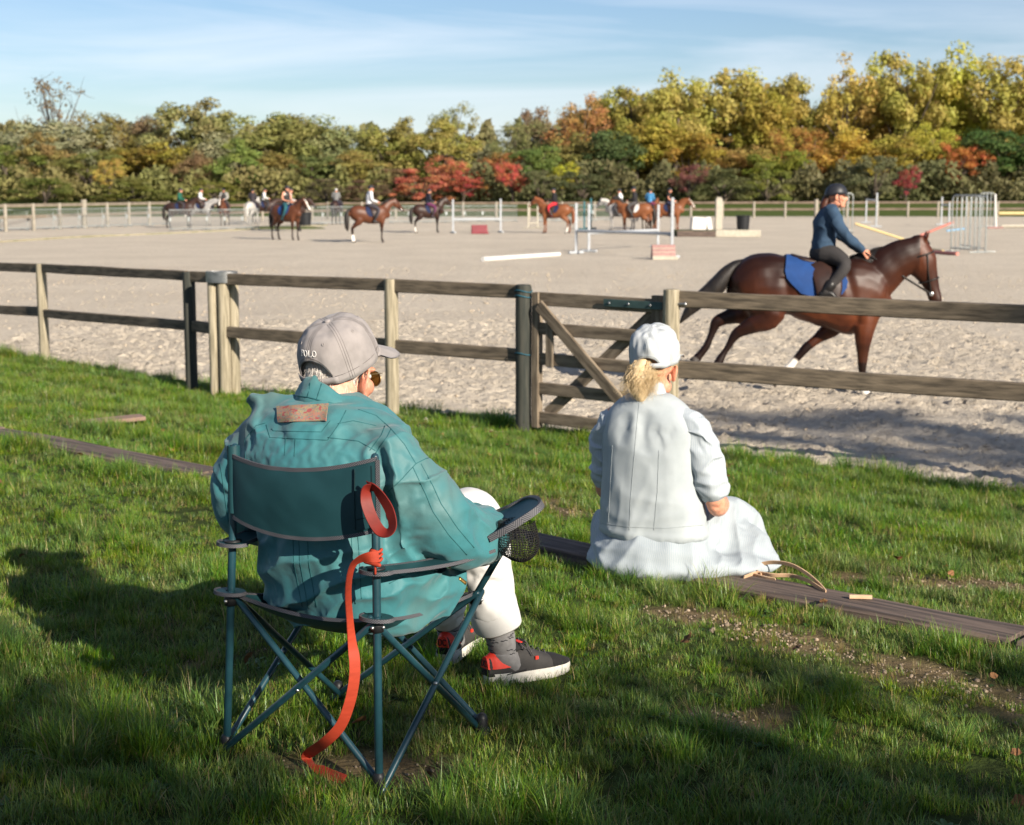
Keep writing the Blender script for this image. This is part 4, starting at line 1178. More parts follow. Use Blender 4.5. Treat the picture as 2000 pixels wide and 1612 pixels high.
d += pk * (.016 * crease(c, ((.6, .6, .6), (-.6, .7, 0), (-.3, -.3, .9)), (5, 5, 16), 70) - .005)
yk = np.clip((c[:, 2] - .86) / .04, 0, 1) * (1 - sleeve * .6); d += yk * (.007 * crease(c, ((1, 0, 0), (0, 1, 0), (.2, 0, 1)), (4, 4, 16), 8) - .003)
roll = np.clip((c[:, 2] - .962) / .01, 0, 1) * np.clip((-.165 - c[:, 0]) / .03, 0, 1); d += roll * .004 * nz(c, (34, 34, 34), 6)
d += .0014 * nz(c, 48, 2)
jb0 = bvh_of(jm); gv = [FM.hit(jb0, u, v)[0] for u, v in ((735, 884), (747, 930), (753, 985), (757, 1040), (768, 1085), (800, 1108), (850, 1106))]; gv = [V3(q) for q in gv if q is not None]
dist = np.full(len(c), 9.0)
for a_, b_ in zip(gv[:-1], gv[1:]):
    ab = b_ - a_; kk = np.clip(((c - a_) @ ab) / (ab @ ab), 0, 1); dist = np.minimum(dist, np.linalg.norm(c - a_ - kk[:, None] * ab, axis=1))
d += -.030 * np.exp(-(dist / .013) ** 2) + .010 * np.exp(-((dist - .035) / .016) ** 2)
c = c + n * d[:, None]
# the back is held by the chair's back panel
inb = (c[:, 2] > .66) & (c[:, 2] < .90) & (np.abs(c[:, 0] - .03) < .24)
lim = -.262 - .018 * np.clip(1 - ((c[:, 0] - .03) / .24) ** 2, 0, 1)
c[:, 1] = np.where(inb, np.maximum(c[:, 1], lim), c[:, 1])
setco(jm, c)
clothify(jm, 13, .062, .035, .8, weight=inb * .6, inset=.010)
jm = subdivide(jm)
jacket = link('jacket', jm, m_jacket, man)
jb = bvh_of(jm)
sm = MB()
for ln in ([(520, 830), (527, 855), (640, 860), (664, 826), (676, 802)], [(530, 838), (534, 842), (628, 844), (645, 822)], [(558, 856), (556, 890)], [(577, 858), (575, 892)],
           [(572, 1046), (574, 1100), (590, 1185)], [(583, 1046), (586, 1100), (602, 1188)], [(686, 1046), (689, 1100), (694, 1180)], [(699, 1046), (702, 1090), (706, 1170)],
           [(700, 800), (735, 812), (763, 837), (790, 868), (812, 906), (786, 935), (757, 962)], [(640, 855), (700, 862), (733, 880)],
           [(806, 912), (830, 962), (846, 1000), (876, 1044), (912, 1084)], [(822, 906), (846, 950), (862, 985), (894, 1032), (926, 1070)], [(812, 906), (832, 896), (846, 893)],
           [(722, 880), (745, 850), (752, 832)], [(733, 886), (757, 852), (764, 838)], [(480, 905), (478, 860), (500, 832), (520, 826)], [(660, 828), (690, 822), (735, 832)],
           [(430, 905), (438, 960), (446, 1020)], [(760, 1140), (800, 1120), (850, 1118), (900, 1128)], [(600, 1046), (603, 1100), (618, 1186)]):
    P, N = drape(FM, jb, ln, 4)
    seam(sm, P, N, .0022, .0008)
sm.build('seams', m_jseam, jacket, fix=True)['kind'] = 'stuff'
# zips at the pocket
for ln in ([(868, 1100), (880, 1110), (882, 1124)], [(896, 1130), (912, 1142), (918, 1160)]):
    zp = MB(); P, N = drape(FM, jb, ln, 3); seam(zp, P, N, .010, .004); zp.build('zip', mat('brass', (.55, .33, .10), (.4, .22, .06), rough=.35, metal=.9), jacket)
# woven patch on the yoke
m_patch, nt, b, tc = new_mat('woven_patch')
v = tc.outputs['Object']
w1 = nt.nodes.new('ShaderNodeTexVoronoi'); w1.inputs['Scale'].default_value = 210; nt.links.new(v, w1.inputs['Vector'])
col = _ramp2(nt, _range(nt, _noise(nt, _mapping(nt, v, (1, 1, 4)), 34, 3), .4, .6), (0.26, 0.20, 0.10), (0.34, 0.12, 0.08))
col = _ramp2(nt, _range(nt, w1.outputs['Distance'], .35, .75), col, (0.16, 0.15, 0.13))
col = _ramp2(nt, _range(nt, _noise(nt, v, 55, 2), .60, .66), col, (0.25, 0.055, 0.055))
nt.links.new(col, b.inputs['Base Color']); b.inputs['Roughness'].default_value = .95
rows = []
for j in range(7):
    t = j / 6; row = []
    for i in range(15):
        s = i / 14; u = (541 + (642 - 541) * s) * (1 - t) + (545 + (638 - 545) * s) * t; vv = (796 - 5 * s) * (1 - t) + (826 - 2 * s) * t
        h, nn = FM.hit(jb, u, vv)
        row.append(V3(h + nn * .0035) if h else row[-1])
    rows.append(row)
sheet('woven_patch', rows, .003, m_patch, jacket, (0, -1, .3))
# stand up collar
col_m = MB(); outer, inner = [], []
for k in range(9):
    e = k / 8; A, B = [], []
    for j in range(48):
        a = 2 * math.pi * j / 48; gx, gy = math.sin(a), math.cos(a)      # a = 0 front
        back = (1 - gy) / 2
        zt = .982 + .062 * back + .014 * (gx < 0) * back - .048 * max(0, gx) ** 1.5; zb = .945 + .028 * back
        ro = .106 - .018 * e + .016 * (1 - back); wv = .004 * noise.noise((gx * 4, gy * 4, e * 3)) + .003 * noise.noise((gx * 11, gy * 11, e * 7))
        flare = .010 * math.sin(math.pi * e)
        cx, cy = -.085, .025 + .02 * e
        A.append((cx + gx * (ro + flare + wv) * 1.02, cy + gy * (ro + flare + wv), zb + (zt - zb) * e + wv)); B.append((cx + gx * (ro + flare + wv - .009), cy + gy * (ro + flare + wv - .009), zb + (zt - zb) * e + wv))
    outer.append(np.array(A)); inner.append(np.array(B))
col_m.loft(outer + inner[::-1] + [outer[0]], caps=False)
cme = col_m.mesh('collar'); collar = link('collar', cme, m_jacket, jacket)
cb = bvh_of(cme); sm = MB()
for ln in ([(606, 748), (604, 764), (600, 776)], [(628, 750), (622, 770), (618, 782)], [(566, 772), (600, 776), (640, 786), (690, 796)], [(704, 778), (702, 790), (704, 800)]):
    P, N = drape(FM, cb, ln, 3); seam(sm, P, N, .003, .001)
sm.build('seams', m_jseam, jacket)['kind'] = 'stuff'
# trousers
kR = V3((.062, .495, .580)); sR1 = V3((.078, .575, .40)); sR2 = V3((.082, .610, .262)); aR = V3((.095, .640, .15))
kL = V3((-.165, .52, .575)); aL = V3((-.187, .762, .15)); sL2 = V3((-.190, .735, .20))
mb = MB()
mb.ell((0, .0, .435), (.165, .14, .085)); 
mb.tube([(.09, .0, .455), (.10, .22, .535), kR, (kR + sR1) / 2 + (0.005, .030, 0), sR1, sR2], [(.10, .098), (.092, .090), (.080, .080), (.074, .077), (.070, .072), (.074, .074)], 20, 5)
mb.tube([(-.09, .0, .455), (-.13, .25, .53), kL, (kL + sL2) / 2 + (0, .02, 0), sL2], [(.10, .098), (.094, .092), (.084, .084), (.072, .074), (.070, .070)], 20, 5)
tm = remesh(mb, .013, 3)
c, n = vco(tm), vno(tm)
shin = np.clip((.50 - c[:, 2]) / .12, 0, 1) * (c[:, 1] > .3)
c = c + n * (.004 * nz(c, 9, 3) + shin * (.005 * ridged(c, (9, 9, 16), 7) - .002) + .0015 * nz(c, 40, 1))[:, None]; setco(tm, c)
clothify(tm, 12, .06, .04, .8); tm = subdivide(tm)
trousers = link('trousers', tm, m_white, man)
def cuff(p, q, r, h, name='cuff'):
    d = nrm(q - p); s_ = nrm(np.cross(d, (0, 1, .2))); u = np.cross(s_, d); rings = []
    prof = [(0, r * .93), (0, r * 1.02), (.006, r * 1.06), (h * .5, r * 1.07), (h - .006, r * 1.06), (h, r * 1.01), (h - .003, r * .95), (h * .5, r * .94)]
    for z, rad in prof:
        rings.append(np.array([p + d * (z + .003 * math.sin(3 * a)) + (s_ * math.cos(a) + u * math.sin(a)) * rad * (1 + .03 * math.sin(2 * a + 1)) for a in np.arange(28) * 2 * math.pi / 28]))
    mb = MB(); mb.loft(rings + [rings[0]], caps=False); mb.build(name, m_white, trousers)
ax = nrm(aR - sR1 + (.0, .02, 0)); cuff(sR2 - ax * .012, sR2 + ax * .1, .072, .075)
axl = nrm(aL - sL2); cuff(sL2 - axl * .035, sL2 + axl * .1, .068, .055)
# body: one continuous figure under the clothes
mb = MB()
mb.rings([(0, .0, .42, .16, .13), (-.01, -.03, .6, .155, .12), (-.04, -.04, .78, .16, .11), (-.06, -.02, .895, .13, .07), (-.08, .02, .985, .07, .065)], 20, 3)
mb.tube([(-.082, .015, .93), (-.09, .045, 1.0), HM + (0, -.015, -.02)], [(.062, .066), (.058, .062), (.056, .062)], 16, 4)
hp, Rn = head_prims(mb, HM, HYAW, R(-4), ek=1.28); mb.ell(hp(0, -.030, .034), (.072, .094, .082)); mb.ell(hp(0, -.045, -.02), (.058, .062, .06))
for s, pts in ((1, [(.09, -.045, .865), (.205, -.04, .77), (.28, .06, .665), (.235, .27, .595), (.145, .40, .592)]), (-1, [(-.19, -.045, .855), (-.305, -.04, .77), (-.37, .0, .665), (-.29, .25, .59), (-.205, .40, .592)])):
    mb.tube(pts, [.052, .050, .042, .038, .028], 12, 4)
    hand(mb, (pts[-1][0], pts[-1][1], pts[-1][2]), (-.55 * s, .8, .06), (0.1 * s, 0, 1), (-s * .8, -.3, .2), 1.0, .32)
mb.tube([(.09, .0, .45), (.10, .22, .53), kR, sR1, aR, aR + (0.0, .02, -.06)], [.08, .075, .06, .050, .032, .028], 12, 4)
mb.tube([(-.09, .0, .45), (-.13, .25, .53), kL, (kL + aL) / 2, aL, aL + (0, .02, -.06)], [.08, .075, .06, .050, .032, .028], 12, 4)
bm_ = remesh(mb, .0052, 3, .5)
def sk(P):
    q = (P - HM) @ Rn
    col = np.ones((len(P), 3)); r = np.linalg.norm(q, axis=1)
    ear = np.clip((np.abs(q[:, 0]) - .078) / .008, 0, 1) * (r < .16)
    col *= 1 - ear[:, None] * np.array((-.12, .12, .18))
    sc_ = (r < .2) & (q[:, 1] < .02) & (q[:, 2] > -.10); col = np.where(sc_[:, None], col * (1.15, 1.35, 1.5), col)
    fr_ = np.clip(nz(P, 130, 4) - .35, 0, 1) * 1.3; col *= 1 - fr_[:, None] * np.array((.5, .7, .7))
    lip = (np.abs(q[:, 2] + .067) < .010) & (q[:, 1] > .088) & (np.abs(q[:, 0]) < .024); col = np.where(lip[:, None], col * (.85, .6, .6), col)
    return col
skin_colors(bm_, sk)
body = link('body', bm_, m_skin, man)
m_eye = mat('eye_white', (.75, .72, .68), rough=.2)
for s in (-1, 1): eb = MB(); eb.ell(hp(s * .031, .0745, .001), .0120); eb.build('eye', m_eye, body)
bb = bvh_of(bm_)
# hair: short and white below the cap
rs = np.random.RandomState(2); roots, dirs = [], []
def hp_inv(p): return (V3(p) - HM) @ Rn
tries = 0
while len(roots) < 3400 and tries < 60000:
    tries += 1
    a = rs.uniform(-math.pi, math.pi); z = rs.uniform(-.085, .075)
    d0 = Vector(Rn @ np.array((math.sin(a), math.cos(a), 0)))
    if abs(a) < R(62) : continue
    o = Vector(hp(0, -.01, z)); h, nn, _, _ = bb.ray_cast(o + d0 * .25, -d0)
    if h is None or abs(hp_inv(h)[0]) > .0785: continue
    if z < -.06 + .04 * (abs(a) < R(115)): continue
    if abs(a) < R(118) and z < -.015 + .01: 
        if rs.rand() > .15: continue
    if abs(a) < R(80) and z < .02: continue
    roots.append(h - d0 * .001); dirs.append(V3(nn) * .26 + np.array((0, 0, -.9)) + rs.normal(0, .12, 3) + Rn @ np.array((0, -.25, 0)))
strands('hair', m_whair, body, roots, dirs, .022, .0007, 0, .9, 4, .3)
roots, dirs = [], []
while len(roots) < 700:
    a = math.pi + rs.uniform(-.62, .62); z = rs.uniform(.005, .055); d0 = Vector(Rn @ np.array((math.sin(a), math.cos(a), 0)))
    h, nn, _, _ = bb.ray_cast(Vector(hp(0, -.01, z)) + d0 * .25, -d0)
    if h is None: continue
    roots.append(h - d0 * .001); dirs.append(V3(nn) * .40 + np.array((0, 0, -.9)) + rs.normal(0, .16, 3))
strands('hair', m_whair, body, roots, dirs, .034, .0008, 0, .9, 5, .5)
# cap
cap_e = empty('cap'); cap_e.parent = man
CM = Matrix.Translation(Vector(HM) + Vector((.002, -.006, .034))) @ (Matrix.Rotation(HYAW, 4, 'Z') @ Matrix.Rotation(R(24), 4, 'X'))
mcap = Cap(.106, .124, .142, .60, .36, .010, .030, 3.0)
mcap.build(cap_e, m_grey, m_greyd, CM, .078, .80)
tx = MB()
for pl_ in letters('POLO', .0165):
    P, N = [], []
    pp = [pl_[0]]
    for q in pl_[1:]:
        pp.append(q)
    for x, z in pp:
        th = math.pi + .02 - x * 1.28 / .118; t = mcap.at + .07 + z * .80 / .150
        P.append(mcap.pt(th, t, .0008)); N.append(nrm(P[-1] / np.array((mcap.a ** 2, mcap.b ** 2, mcap.h ** 2))))
    seam(tx, P, N, .0019, .0012)
me = tx.mesh('lettering'); me.transform(CM)
link('lettering', me, mat('white_thread', (.85, .83, .80), rough=.7), cap_e)
# glasses
gl = empty('glasses'); gl.parent = man
m_gold = mat('gilt_wire', (.50, .38, .20), rough=.3, metal=.9)
m_lens, nt, b, tc = new_mat('brown_lens'); b.inputs['Base Color'].default_value = (.20, .09, .02, 1); b.inputs['Roughness'].default_value = .06; b.inputs['Transmission Weight'].default_value = .55; b.inputs['IOR'].default_value = 1.2
mb = MB()
for s in (-1, 1):
    mb.tube([hp(s * .062, .098, .012), hp(s * .074, .085, .013), hp(s * .0815, .02, .012), hp(s * .083, -.012, .016)], .0014, 6, 3)
    mb.tube([hp(s * .034 + .027 * math.cos(a), .104 - .004 * abs(math.cos(a)), -.006 + .022 * math.sin(a)) for a in np.linspace(0, 6.283, 22)], .0013, 6)
mb.tube([hp(-.010, .106, .004), hp(0, .110, .007), hp(.010, .106, .004)], .0013, 6, 2)
mb.build('frame', m_gold, gl)
for s in (-1, 1): mb = MB(); mb.tube([hp(s * .0835, -.008, .016), hp(s * .084, -.022, .006), hp(s * .083, -.026, -.010)], .0024, 6, 3); mb.build('ear_tip', m_black, gl)
for s in (-1, 1): MB().ell(hp(s * .034, .1035, -.006), (.026, .0022, .021), Matrix.Rotation(HYAW, 3, 'Z')).build('lens', m_lens, gl)
# socks and shoes
m_sock = mat('grey_sock', (0.20, 0.195, 0.195), (0.16, 0.155, 0.155), scale=60, rough=.9, bump=.3, bscale=300, bdist=.001)
m_sockd = mat('dark_sock_fleck', (0.03, 0.03, 0.035), rough=.9)
m_shoe = mat('charcoal_nubuck', (0.045, 0.042, 0.040), (0.032, 0.030, 0.029), scale=30, rough=.8, bump=.2, bscale=200, bdist=.001)
m_shoed = mat('black_suede', (0.020, 0.019, 0.019), (0.014, 0.013, 0.013), scale=40, rough=.9)
m_heel = mat('red_heel', (0.70, 0.045, 0.025), (0.62, 0.038, 0.022), scale=20, rough=.55)
m_sole = mat('cream_rubber', (0.70, 0.67, 0.60), (0.56, 0.53, 0.47), scale=22, rough=.7, bump=.3, bscale=80, bdist=.003)
m_lace = mat('shoe_lace', (0.03, 0.028, 0.03), (.10, .09, .09), scale=160, rough=.8)
def shoe(heel, toe, ankle, label, z0=.012):
    h = FM.I @ Vector(heel); t = FM.I @ Vector(toe); d = t - h; L = math.hypot(d.x, d.y); yaw = math.atan2(d.y, d.x)
    sh = empty('shoe'); sh.parent = man; sh.location = (h.x, h.y, z0); sh.rotation_euler = (0, 0, yaw); sh['label'] = label
    k = L / .29
    def half(x):
        xs_ = [0, .012, .04, .09, .15, .20, .25, .275, .29]; ws = [.014, .027, .034, .034, .038, .0455, .042, .031, .012]
        return np.interp(x, xs_, ws)
    X = np.concatenate([[0, .004, .012], np.linspace(.025, .262, 16), [.276, .285, .290]])
    mb = MB(); prof = []
    for zz_, gr in ((0, .96), (.006, 1.02), (.012, 1.05), (.022, 1.055), (.030, 1.03), (.036, 1.0)):
        up_ = [(x * k, half(x) * gr * k) for x in X]; ring = [(x, y) for x, y in up_] + [(x, -y) for x, y in reversed(up_)]
        prof.append(np.array([(x, y, zz_ * 1.0 + .006 * smooth01((x / k - .22) / .07) * (zz_ < .02) + (.010 * smooth01((.16 - x / k) / .16) if zz_ > .02 else 0)) for x, y in ring]))
    mb.loft(prof); me = mb.mesh('sole')
    c = vco(me); side = (c[:, 2] > .004) & (c[:, 2] < .028); c[:, 1] *= np.where(side, 1 + .025 * np.sign(np.sin(c[:, 0] * 520)), 1); setco(me, c)
    link('sole', me, m_sole, sh, 'auto')
    def upper(x0, x1, g, zlo, nm, m, n=18, tops=None):
        rings = []
        xs_ = [0, .02, .055, .085, .115, .15, .20, .25, .29]; tz = [.098, .108, .101, .098, .118, .100, .076, .060, .040]
        for x in np.linspace(x0, x1, n):
            w = half(max(.004, min(.286, x))) * g; zt = np.interp(x, xs_, tz) * (1 if tops is None else tops); zb = .034
            ring = []
            for a in np.linspace(-.25, math.pi + .25, 17):
                yy = w * math.copysign(abs(math.cos(a)) ** .72, math.cos(a)); zz2 = zb + (zt - zb) * max(0, math.sin(a)) ** .85 if math.sin(a) > 0 else zb - .008
                ring.append((x * k, yy * k * (1 if zz2 < .06 else 1 - .10 * (zz2 - .06) / .06), max(zlo, zz2)))
            rings.append(np.array(ring))
        mb = MB(); mb.loft(rings); return mb.build(nm, m, sh, 'auto')
    upper(-.002, .286, 1.0, 0.037, 'upper', m_shoe, 26)
    upper(-.006, .062, 1.05, .062, 'heel_counter', m_heel, 8, 1.02)
    upper(-.0045, .115, 1.035, .038, 'rear_panel', m_shoed, 8, .58)
    upper(.205, .288, 1.03, .037, 'toe_cap', m_shoed, 10, 1.0)
    mb = MB(); mb.tube([(.052 * k, 0, .098), (.075 * k, 0, .108), (.10 * k, 0, .115)], [(.030, .014), (.034, .016), (.030, .014)], 14, 3); mb.build('collar_lining', m_shoed, sh)
    mb = MB(); mb.tube([(.10 * k, 0, .108), (.125 * k, 0, .128)], [(.026, .005), (.024, .005)], 10, 1); mb.build('tongue', m_shoed, sh)
    mb = MB(); rl = np.random.RandomState(4)
    for i in range(5):
        x = .118 + .021 * i; z = np.interp(x, [.115, .15, .20, .25], [.116, .101, .078, .061]) + .003
        mb.tube([((x - .006) * k, -.024, z - .012), (x * k, 0, z + .003), ((x + .006) * k, .024, z - .012)], .0024, 6, 3)
    for s in (-1, 1):
        mb.tube([(.118 * k, 0, .124), (.122 * k, s * .022, .132), (.128 * k, s * .038, .108), (.135 * k, s * .044, .088)], .0022, 6, 3)
        mb.tube([(.118 * k, 0, .124), (.10 * k, s * .03, .128), (.112 * k, s * .04, .112), (.12 * k, s * .01, .12)], .0022, 6, 3)
    mb.build('laces', m_lace, sh)['kind'] = 'stuff'
    mb = MB(); mb.box((.150 * k, -.041, .076), (.012, .006, .010)); mb.build('lace_tip', m_heel, sh, False); mb = MB(); mb.box((.110 * k, 0, .128), (.014, .03, .003)); mb.build('tongue_label', m_heel, sh, False)
    tx = MB()
    for pl_ in letters('DC', .019):
        P = [np.array((-.0095, -y, .070 + z)) for y, z in pl_]; seam(tx, P, [(-1, 0, 0)] * len(P), .0032, .0012)
    tx.build('lettering', m_shoed, sh)
    return sh
rh, rt = G(950, 1349, .0), G(1108, 1313, .0)
lh, lt = G(866, 1306, .0), G(930, 1254, .0)
shoe(rh, rt, aR, 'right shoe with red heel, seen from its side'); shoe(lh, lt, aL, 'left shoe with red heel, half hidden behind the chair rods')
for a_, hh, s_ in ((aR, rh, sR2), (aL, lh, sL2)):
    h = V3(FM.I @ Vector(hh)); t = V3(FM.I @ Vector(rt if hh is rh else lt)); d = nrm(t - h); base = h + d * .066 + (0, 0, .105)
    sk_ = MB(); sk_.tube([s_, a_ * .6 + (s_ * .5 + base * .5) * .4, base * .6 + a_ * .4, base, base + d * .03 + (0, 0, -.04)], [.050, .047, .043, .044, .040], 18, 5)
    so_ = sk_.build('sock', m_sock, man); sb = bvh_of(so_.data); fl_ = MB(); rf = np.random.RandomState(8)
    for k in range(46):
        t_ = rf.rand(); p = s_ + (base - s_) * (.35 + .65 * t_); ang = rf.uniform(0, 6.28); dr = Vector((math.cos(ang), math.sin(ang), 0))
        hh_, nn, _, _ = sb.ray_cast(Vector(p) + dr * .2, -dr)
        if hh_ is None: continue
        s2 = nrm(np.cross(V3(nn), (0, 0, 1))); q = V3(hh_) + V3(nn) * .0006
        seam(fl_, [q - s2 * .010, q - s2 * .003 + (0, 0, .002), q + s2 * .004 - (0, 0, .001), q + s2 * .011 + (0, 0, .001)], [nn] * 4, .0024, .0008)
    fl_.build('fleck', m_sockd, so_)['kind'] = 'stuff'

# ================================================================== THE WOMAN ON THE SLEEPER
WO, WYAW = Vector((.58, 6.30, 0)), R(-28)
FW = Frame(WO, WYAW)
wom = empty('person', WO, WYAW, 'woman in pale vest, light skirt and white cap, blond ponytail, sitting on the sleeper', 'person')
m_vest = mat('pale_denim', (0.365, 0.40, 0.415), (0.315, 0.35, 0.368), scale=11, rough=.85, bump=.15, bscale=300, bdist=.001)
m_wseam = mat('pale_seam', (0.31, 0.345, 0.36), rough=.9)
def striped(name, ca, cb, period, axis_):
    m, nt, b, tc = new_mat(name); v = tc.outputs['Object']
    sp = nt.nodes.new('ShaderNodeSeparateXYZ'); nt.links.new(v, sp.inputs[0])
    x = _math(nt, 'ADD', _math(nt, 'MULTIPLY', sp.outputs[0], axis_[0]), _math(nt, 'ADD', _math(nt, 'MULTIPLY', sp.outputs[1], axis_[1]), _math(nt, 'MULTIPLY', sp.outputs[2], axis_[2])))
    x = _math(nt, 'ADD', x, _math(nt, 'MULTIPLY', _noise(nt, v, 7, 3), .05))
    f = _math(nt, 'PINGPONG', _math(nt, 'MULTIPLY', x, 2 / period), 1.0)
    nt.links.new(_ramp2(nt, _range(nt, f, .55, .75), ca, cb), b.inputs['Base Color']); b.inputs['Roughness'].default_value = .85
    h = _math(nt, 'ADD', ridge_tex(nt, v, 11), _math(nt, 'MULTIPLY', ridge_tex(nt, v, 30), .3)); _bump(nt, b, h, .22, .012)
    return m
m_shirt = striped('striped_shirt', (.38, .415, .44), (.30, .35, .395), .0075, (1, .35, 0))
m_skirt = striped('striped_skirt', (.315, .35, .372), (.255, .30, .335), .0085, (1, .5, .1))
mb = MB()
mb.rings([(.01, .0, .165, .222, .150), (.01, .0, .19, .222, .150), (.005, -.002, .28, .216, .145), (.0, -.005, .40, .206, .138), (.0, -.008, .52, .206, .130), (.0, -.010, .60, .204, .120), (-.005, -.006, .66, .180, .100), (-.01, .004, .705, .135, .078), (-.014, .014, .735, .080, .060)], 36, 4, 2.25)
wm = remesh(mb, .0125, 3); c, n = vco(wm), vno(wm)
mid = np.clip((.64 - c[:, 2]) / .1, 0, 1)
d = .0040 * nz(c, (5, 5, 3), 3) + mid * (.006 * (1 - np.abs(nz(c @ np.array([[.95, 0, .3], [0, 1, 0], [-.3, 0, .95]]), (11, 6, 3.2), 12))) ** 3 - .003)
d += .006 * (1 - np.abs(nz(c, (4, 4, 13), 31))) ** 3 * np.clip((.40 - c[:, 2]) / .1, 0, 1)
d += np.where((c[:, 2] < .20), .006, 0) + .0004 * nz(c, 45, 5)
bl = np.exp(-((c[:, 0] + .028) / .035) ** 2) * (c[:, 1] < 0) * .007; d += bl      # ridge of the middle seam
c = c + n * d[:, None]; setco(wm, c)
clothify(wm, 12, .05, .04, 1.2, inset=.006); wm = subdivide(wm)
vest = link('vest', wm, m_vest, wom); vb = bvh_of(wm); sm = MB()
for ln in ([(1250, 775), (1244, 830), (1238, 900), (1232, 970), (1229, 1036)], [(1287, 880), (1284, 960), (1277, 1036)], [(1196, 870), (1192, 950), (1188, 1020)], [(1172, 1022), (1229, 1030), (1300, 1032), (1372, 1026)]):
    P, N = drape(FW, vb, ln, 4); P = [p + V3(n) * .0 + V3((.0016 * noise.noise((p[2] * 40, 3, 1)), 0, 0)) for p, n in zip([V3(q) for q in P], N)]; seam(sm, P, N, .0024, .0010)
sm.build('seams', m_wseam, vest)['kind'] = 'stuff'
# shirt: sleeves rolled above the elbow, and collar
mb = MB()
R_sl = [(.130, -.010, .640), (.188, -.012, .605), (.228, -.008, .52), (.252, .0, .43), (.262, .008, .375)]
L_sl = [(-.130, -.005, .640), (-.188, -.002, .605), (-.222, .008, .52), (-.232, .03, .43), (-.235, .045, .375)]
for p in (R_sl, L_sl): mb.tube(p, [(.050, .055), (.060, .066), (.064, .068), (.059, .061), (.057, .058)], 20, 5)
mb.tube([(-.012, .010, .70), (-.015, .022, .752)], [.072, .060], 18, 2)
shm = remesh(mb, .010, 2); c, n = vco(shm), vno(shm)
arm = np.abs(c[:, 0]) > .12; roll = np.clip((.43 - c[:, 2]) / .02, 0, 1)
d = arm * (.008 * (1 - np.abs(nz(c, (9, 9, 17), 3))) ** 3 - .002 + .003 * nz(c, 14, 9)) + arm * roll * (.009 + .0028 * np.sin(c[:, 2] * 170 + 9 * nz(c, 9, 2)))
c = c + n * d[:, None]; setco(shm, c); clothify(shm, 14, .09, .025, .6, inset=.007); shm = subdivide(shm); link('shirt', shm, m_shirt, wom)
# skirt over hips and knees
mb = MB()
mb.ell((.01, -.02, .085), (.235, .165, .125)); mb.ell((.0, -.03, .05), (.255, .175, .075))
mb.tube([(.09, .0, .10), (.165, .20, .150), (.222, .37, .165), (.25, .44, .05), (.24, .50, -.07)], [(.115, .11), (.100, .100), (.070, .078), (.085, .08), (.09, .07)], 20, 5)
mb.tube([(-.10, .0, .10), (-.22, .16, .11), (-.285, .31, .10), (-.27, .43, .02), (-.25, .50, -.07)], [(.11, .105), (.105, .095), (.080, .078), (.085, .08), (.09, .07)], 20, 5)
mb.tube([(.16, .16, .12), (.26, .28, .10), (.345, .27, .072), (.42, .23, .042), (.475, .205, .022)], [(.10, .09), (.070, .075), (.058, .062), (.036, .034), (.008, .008)], 16, 4)
mb.tube([(-.25, .47, -.05), (0, .50, -.03), (.24, .49, -.05)], [.08, .08, .08], 16, 3)
mb.tube([(-.02, -.10, .045), (.16, -.02, .050), (.32, .10, .045), (.475, .205, .020)], [(.08, .05), (.10, .055), (.085, .045), (.008, .008)], 16, 4)
mb.tube([(.12, .10, .15), (.24, .20, .12), (.36, .20, .07)], [(.10, .06), (.08, .06), (.05, .04)], 16, 4)
mb.rings([(.01, -.02, .06, .21, .16), (.01, -.005, .14, .185, .125), (.005, .0, .20, .150, .10)], 28, 3)
skm = remesh(mb, .0135, 3); c, n = vco(skm), vno(skm)
d = .017 * (1 - np.abs(nz(c @ np.array([[.8, -.5, .2], [.5, .8, 0], [-.2, 0, .95]]), (10, 3.2, 5), 6))) ** 3 - .004 + .006 * (1 - np.abs(nz(c, (5, 5, 14), 16))) ** 3 + .003 * nz(c, 18, 5)
c = c + n * d[:, None]; c[:, 2] = np.where((c[:, 1] < .14), np.maximum(c[:, 2], .008 - .02 * (c[:, 1] < -.05)), c[:, 2]); setco(skm, c)
clothify(skm, 15, .09, .03, .8, inset=.012); skm = subdivide(skm)
skirt = link('skirt', skm, m_skirt, wom)
# body
HW = V3((-.022, .072, .832)); WHY = R(7)
mb = MB()
mb.rings([(0, .0, .06, .15, .11), (0, -.005, .3, .14, .10), (0, -.01, .55, .15, .09), (0, -.005, .66, .13, .07), (-.01, .01, .73, .055, .05)], 18, 3)
mb.tube([(-.014, .012, .70), (-.018, .035, .76), HW + (0, -.018, -.02)], [(.052, .056), (.049, .053), (.050, .056)], 16, 4)
wp, WRn = head_prims(mb, HW, WHY, R(-3), .96, True)
elR, wrR = V3((.276, .028, .292)), V3((.215, .255, .262)); elL, wrL = V3((-.238, .07, .30)), V3((-.15, .30, .25))
mb.tube([(.17, -.01, .64), (.228, -.005, .50), (.263, .010, .37), elR, (elR + wrR) / 2 + (.006, 0, .0), wrR], [.044, .046, .046, .040, .036, .026], 14, 5)
mb.tube([(-.17, -.005, .64), (-.215, .01, .50), (-.234, .045, .37), elL, (elL + wrL) / 2, wrL], [.044, .045, .044, .038, .035, .026], 14, 5)
hand(mb, wrR, (-.35, .9, .05), (.1, 0, 1), (-1, 0, .1), .92, .35); hand(mb, wrL, (.45, .85, .03), (0, 0, 1), (1, 0, .1), .92, .35)
for s, kx, ky, kz in ((1, .225, .365, .15), (-1, -.285, .31, .10)):
    mb.tube([(s * .09, .0, .08), (kx * .92, ky, kz - .03), (s * .16, .50, -.10)], [.065, .045, .034], 12, 4)
wbm = remesh(mb, .0052, 3)
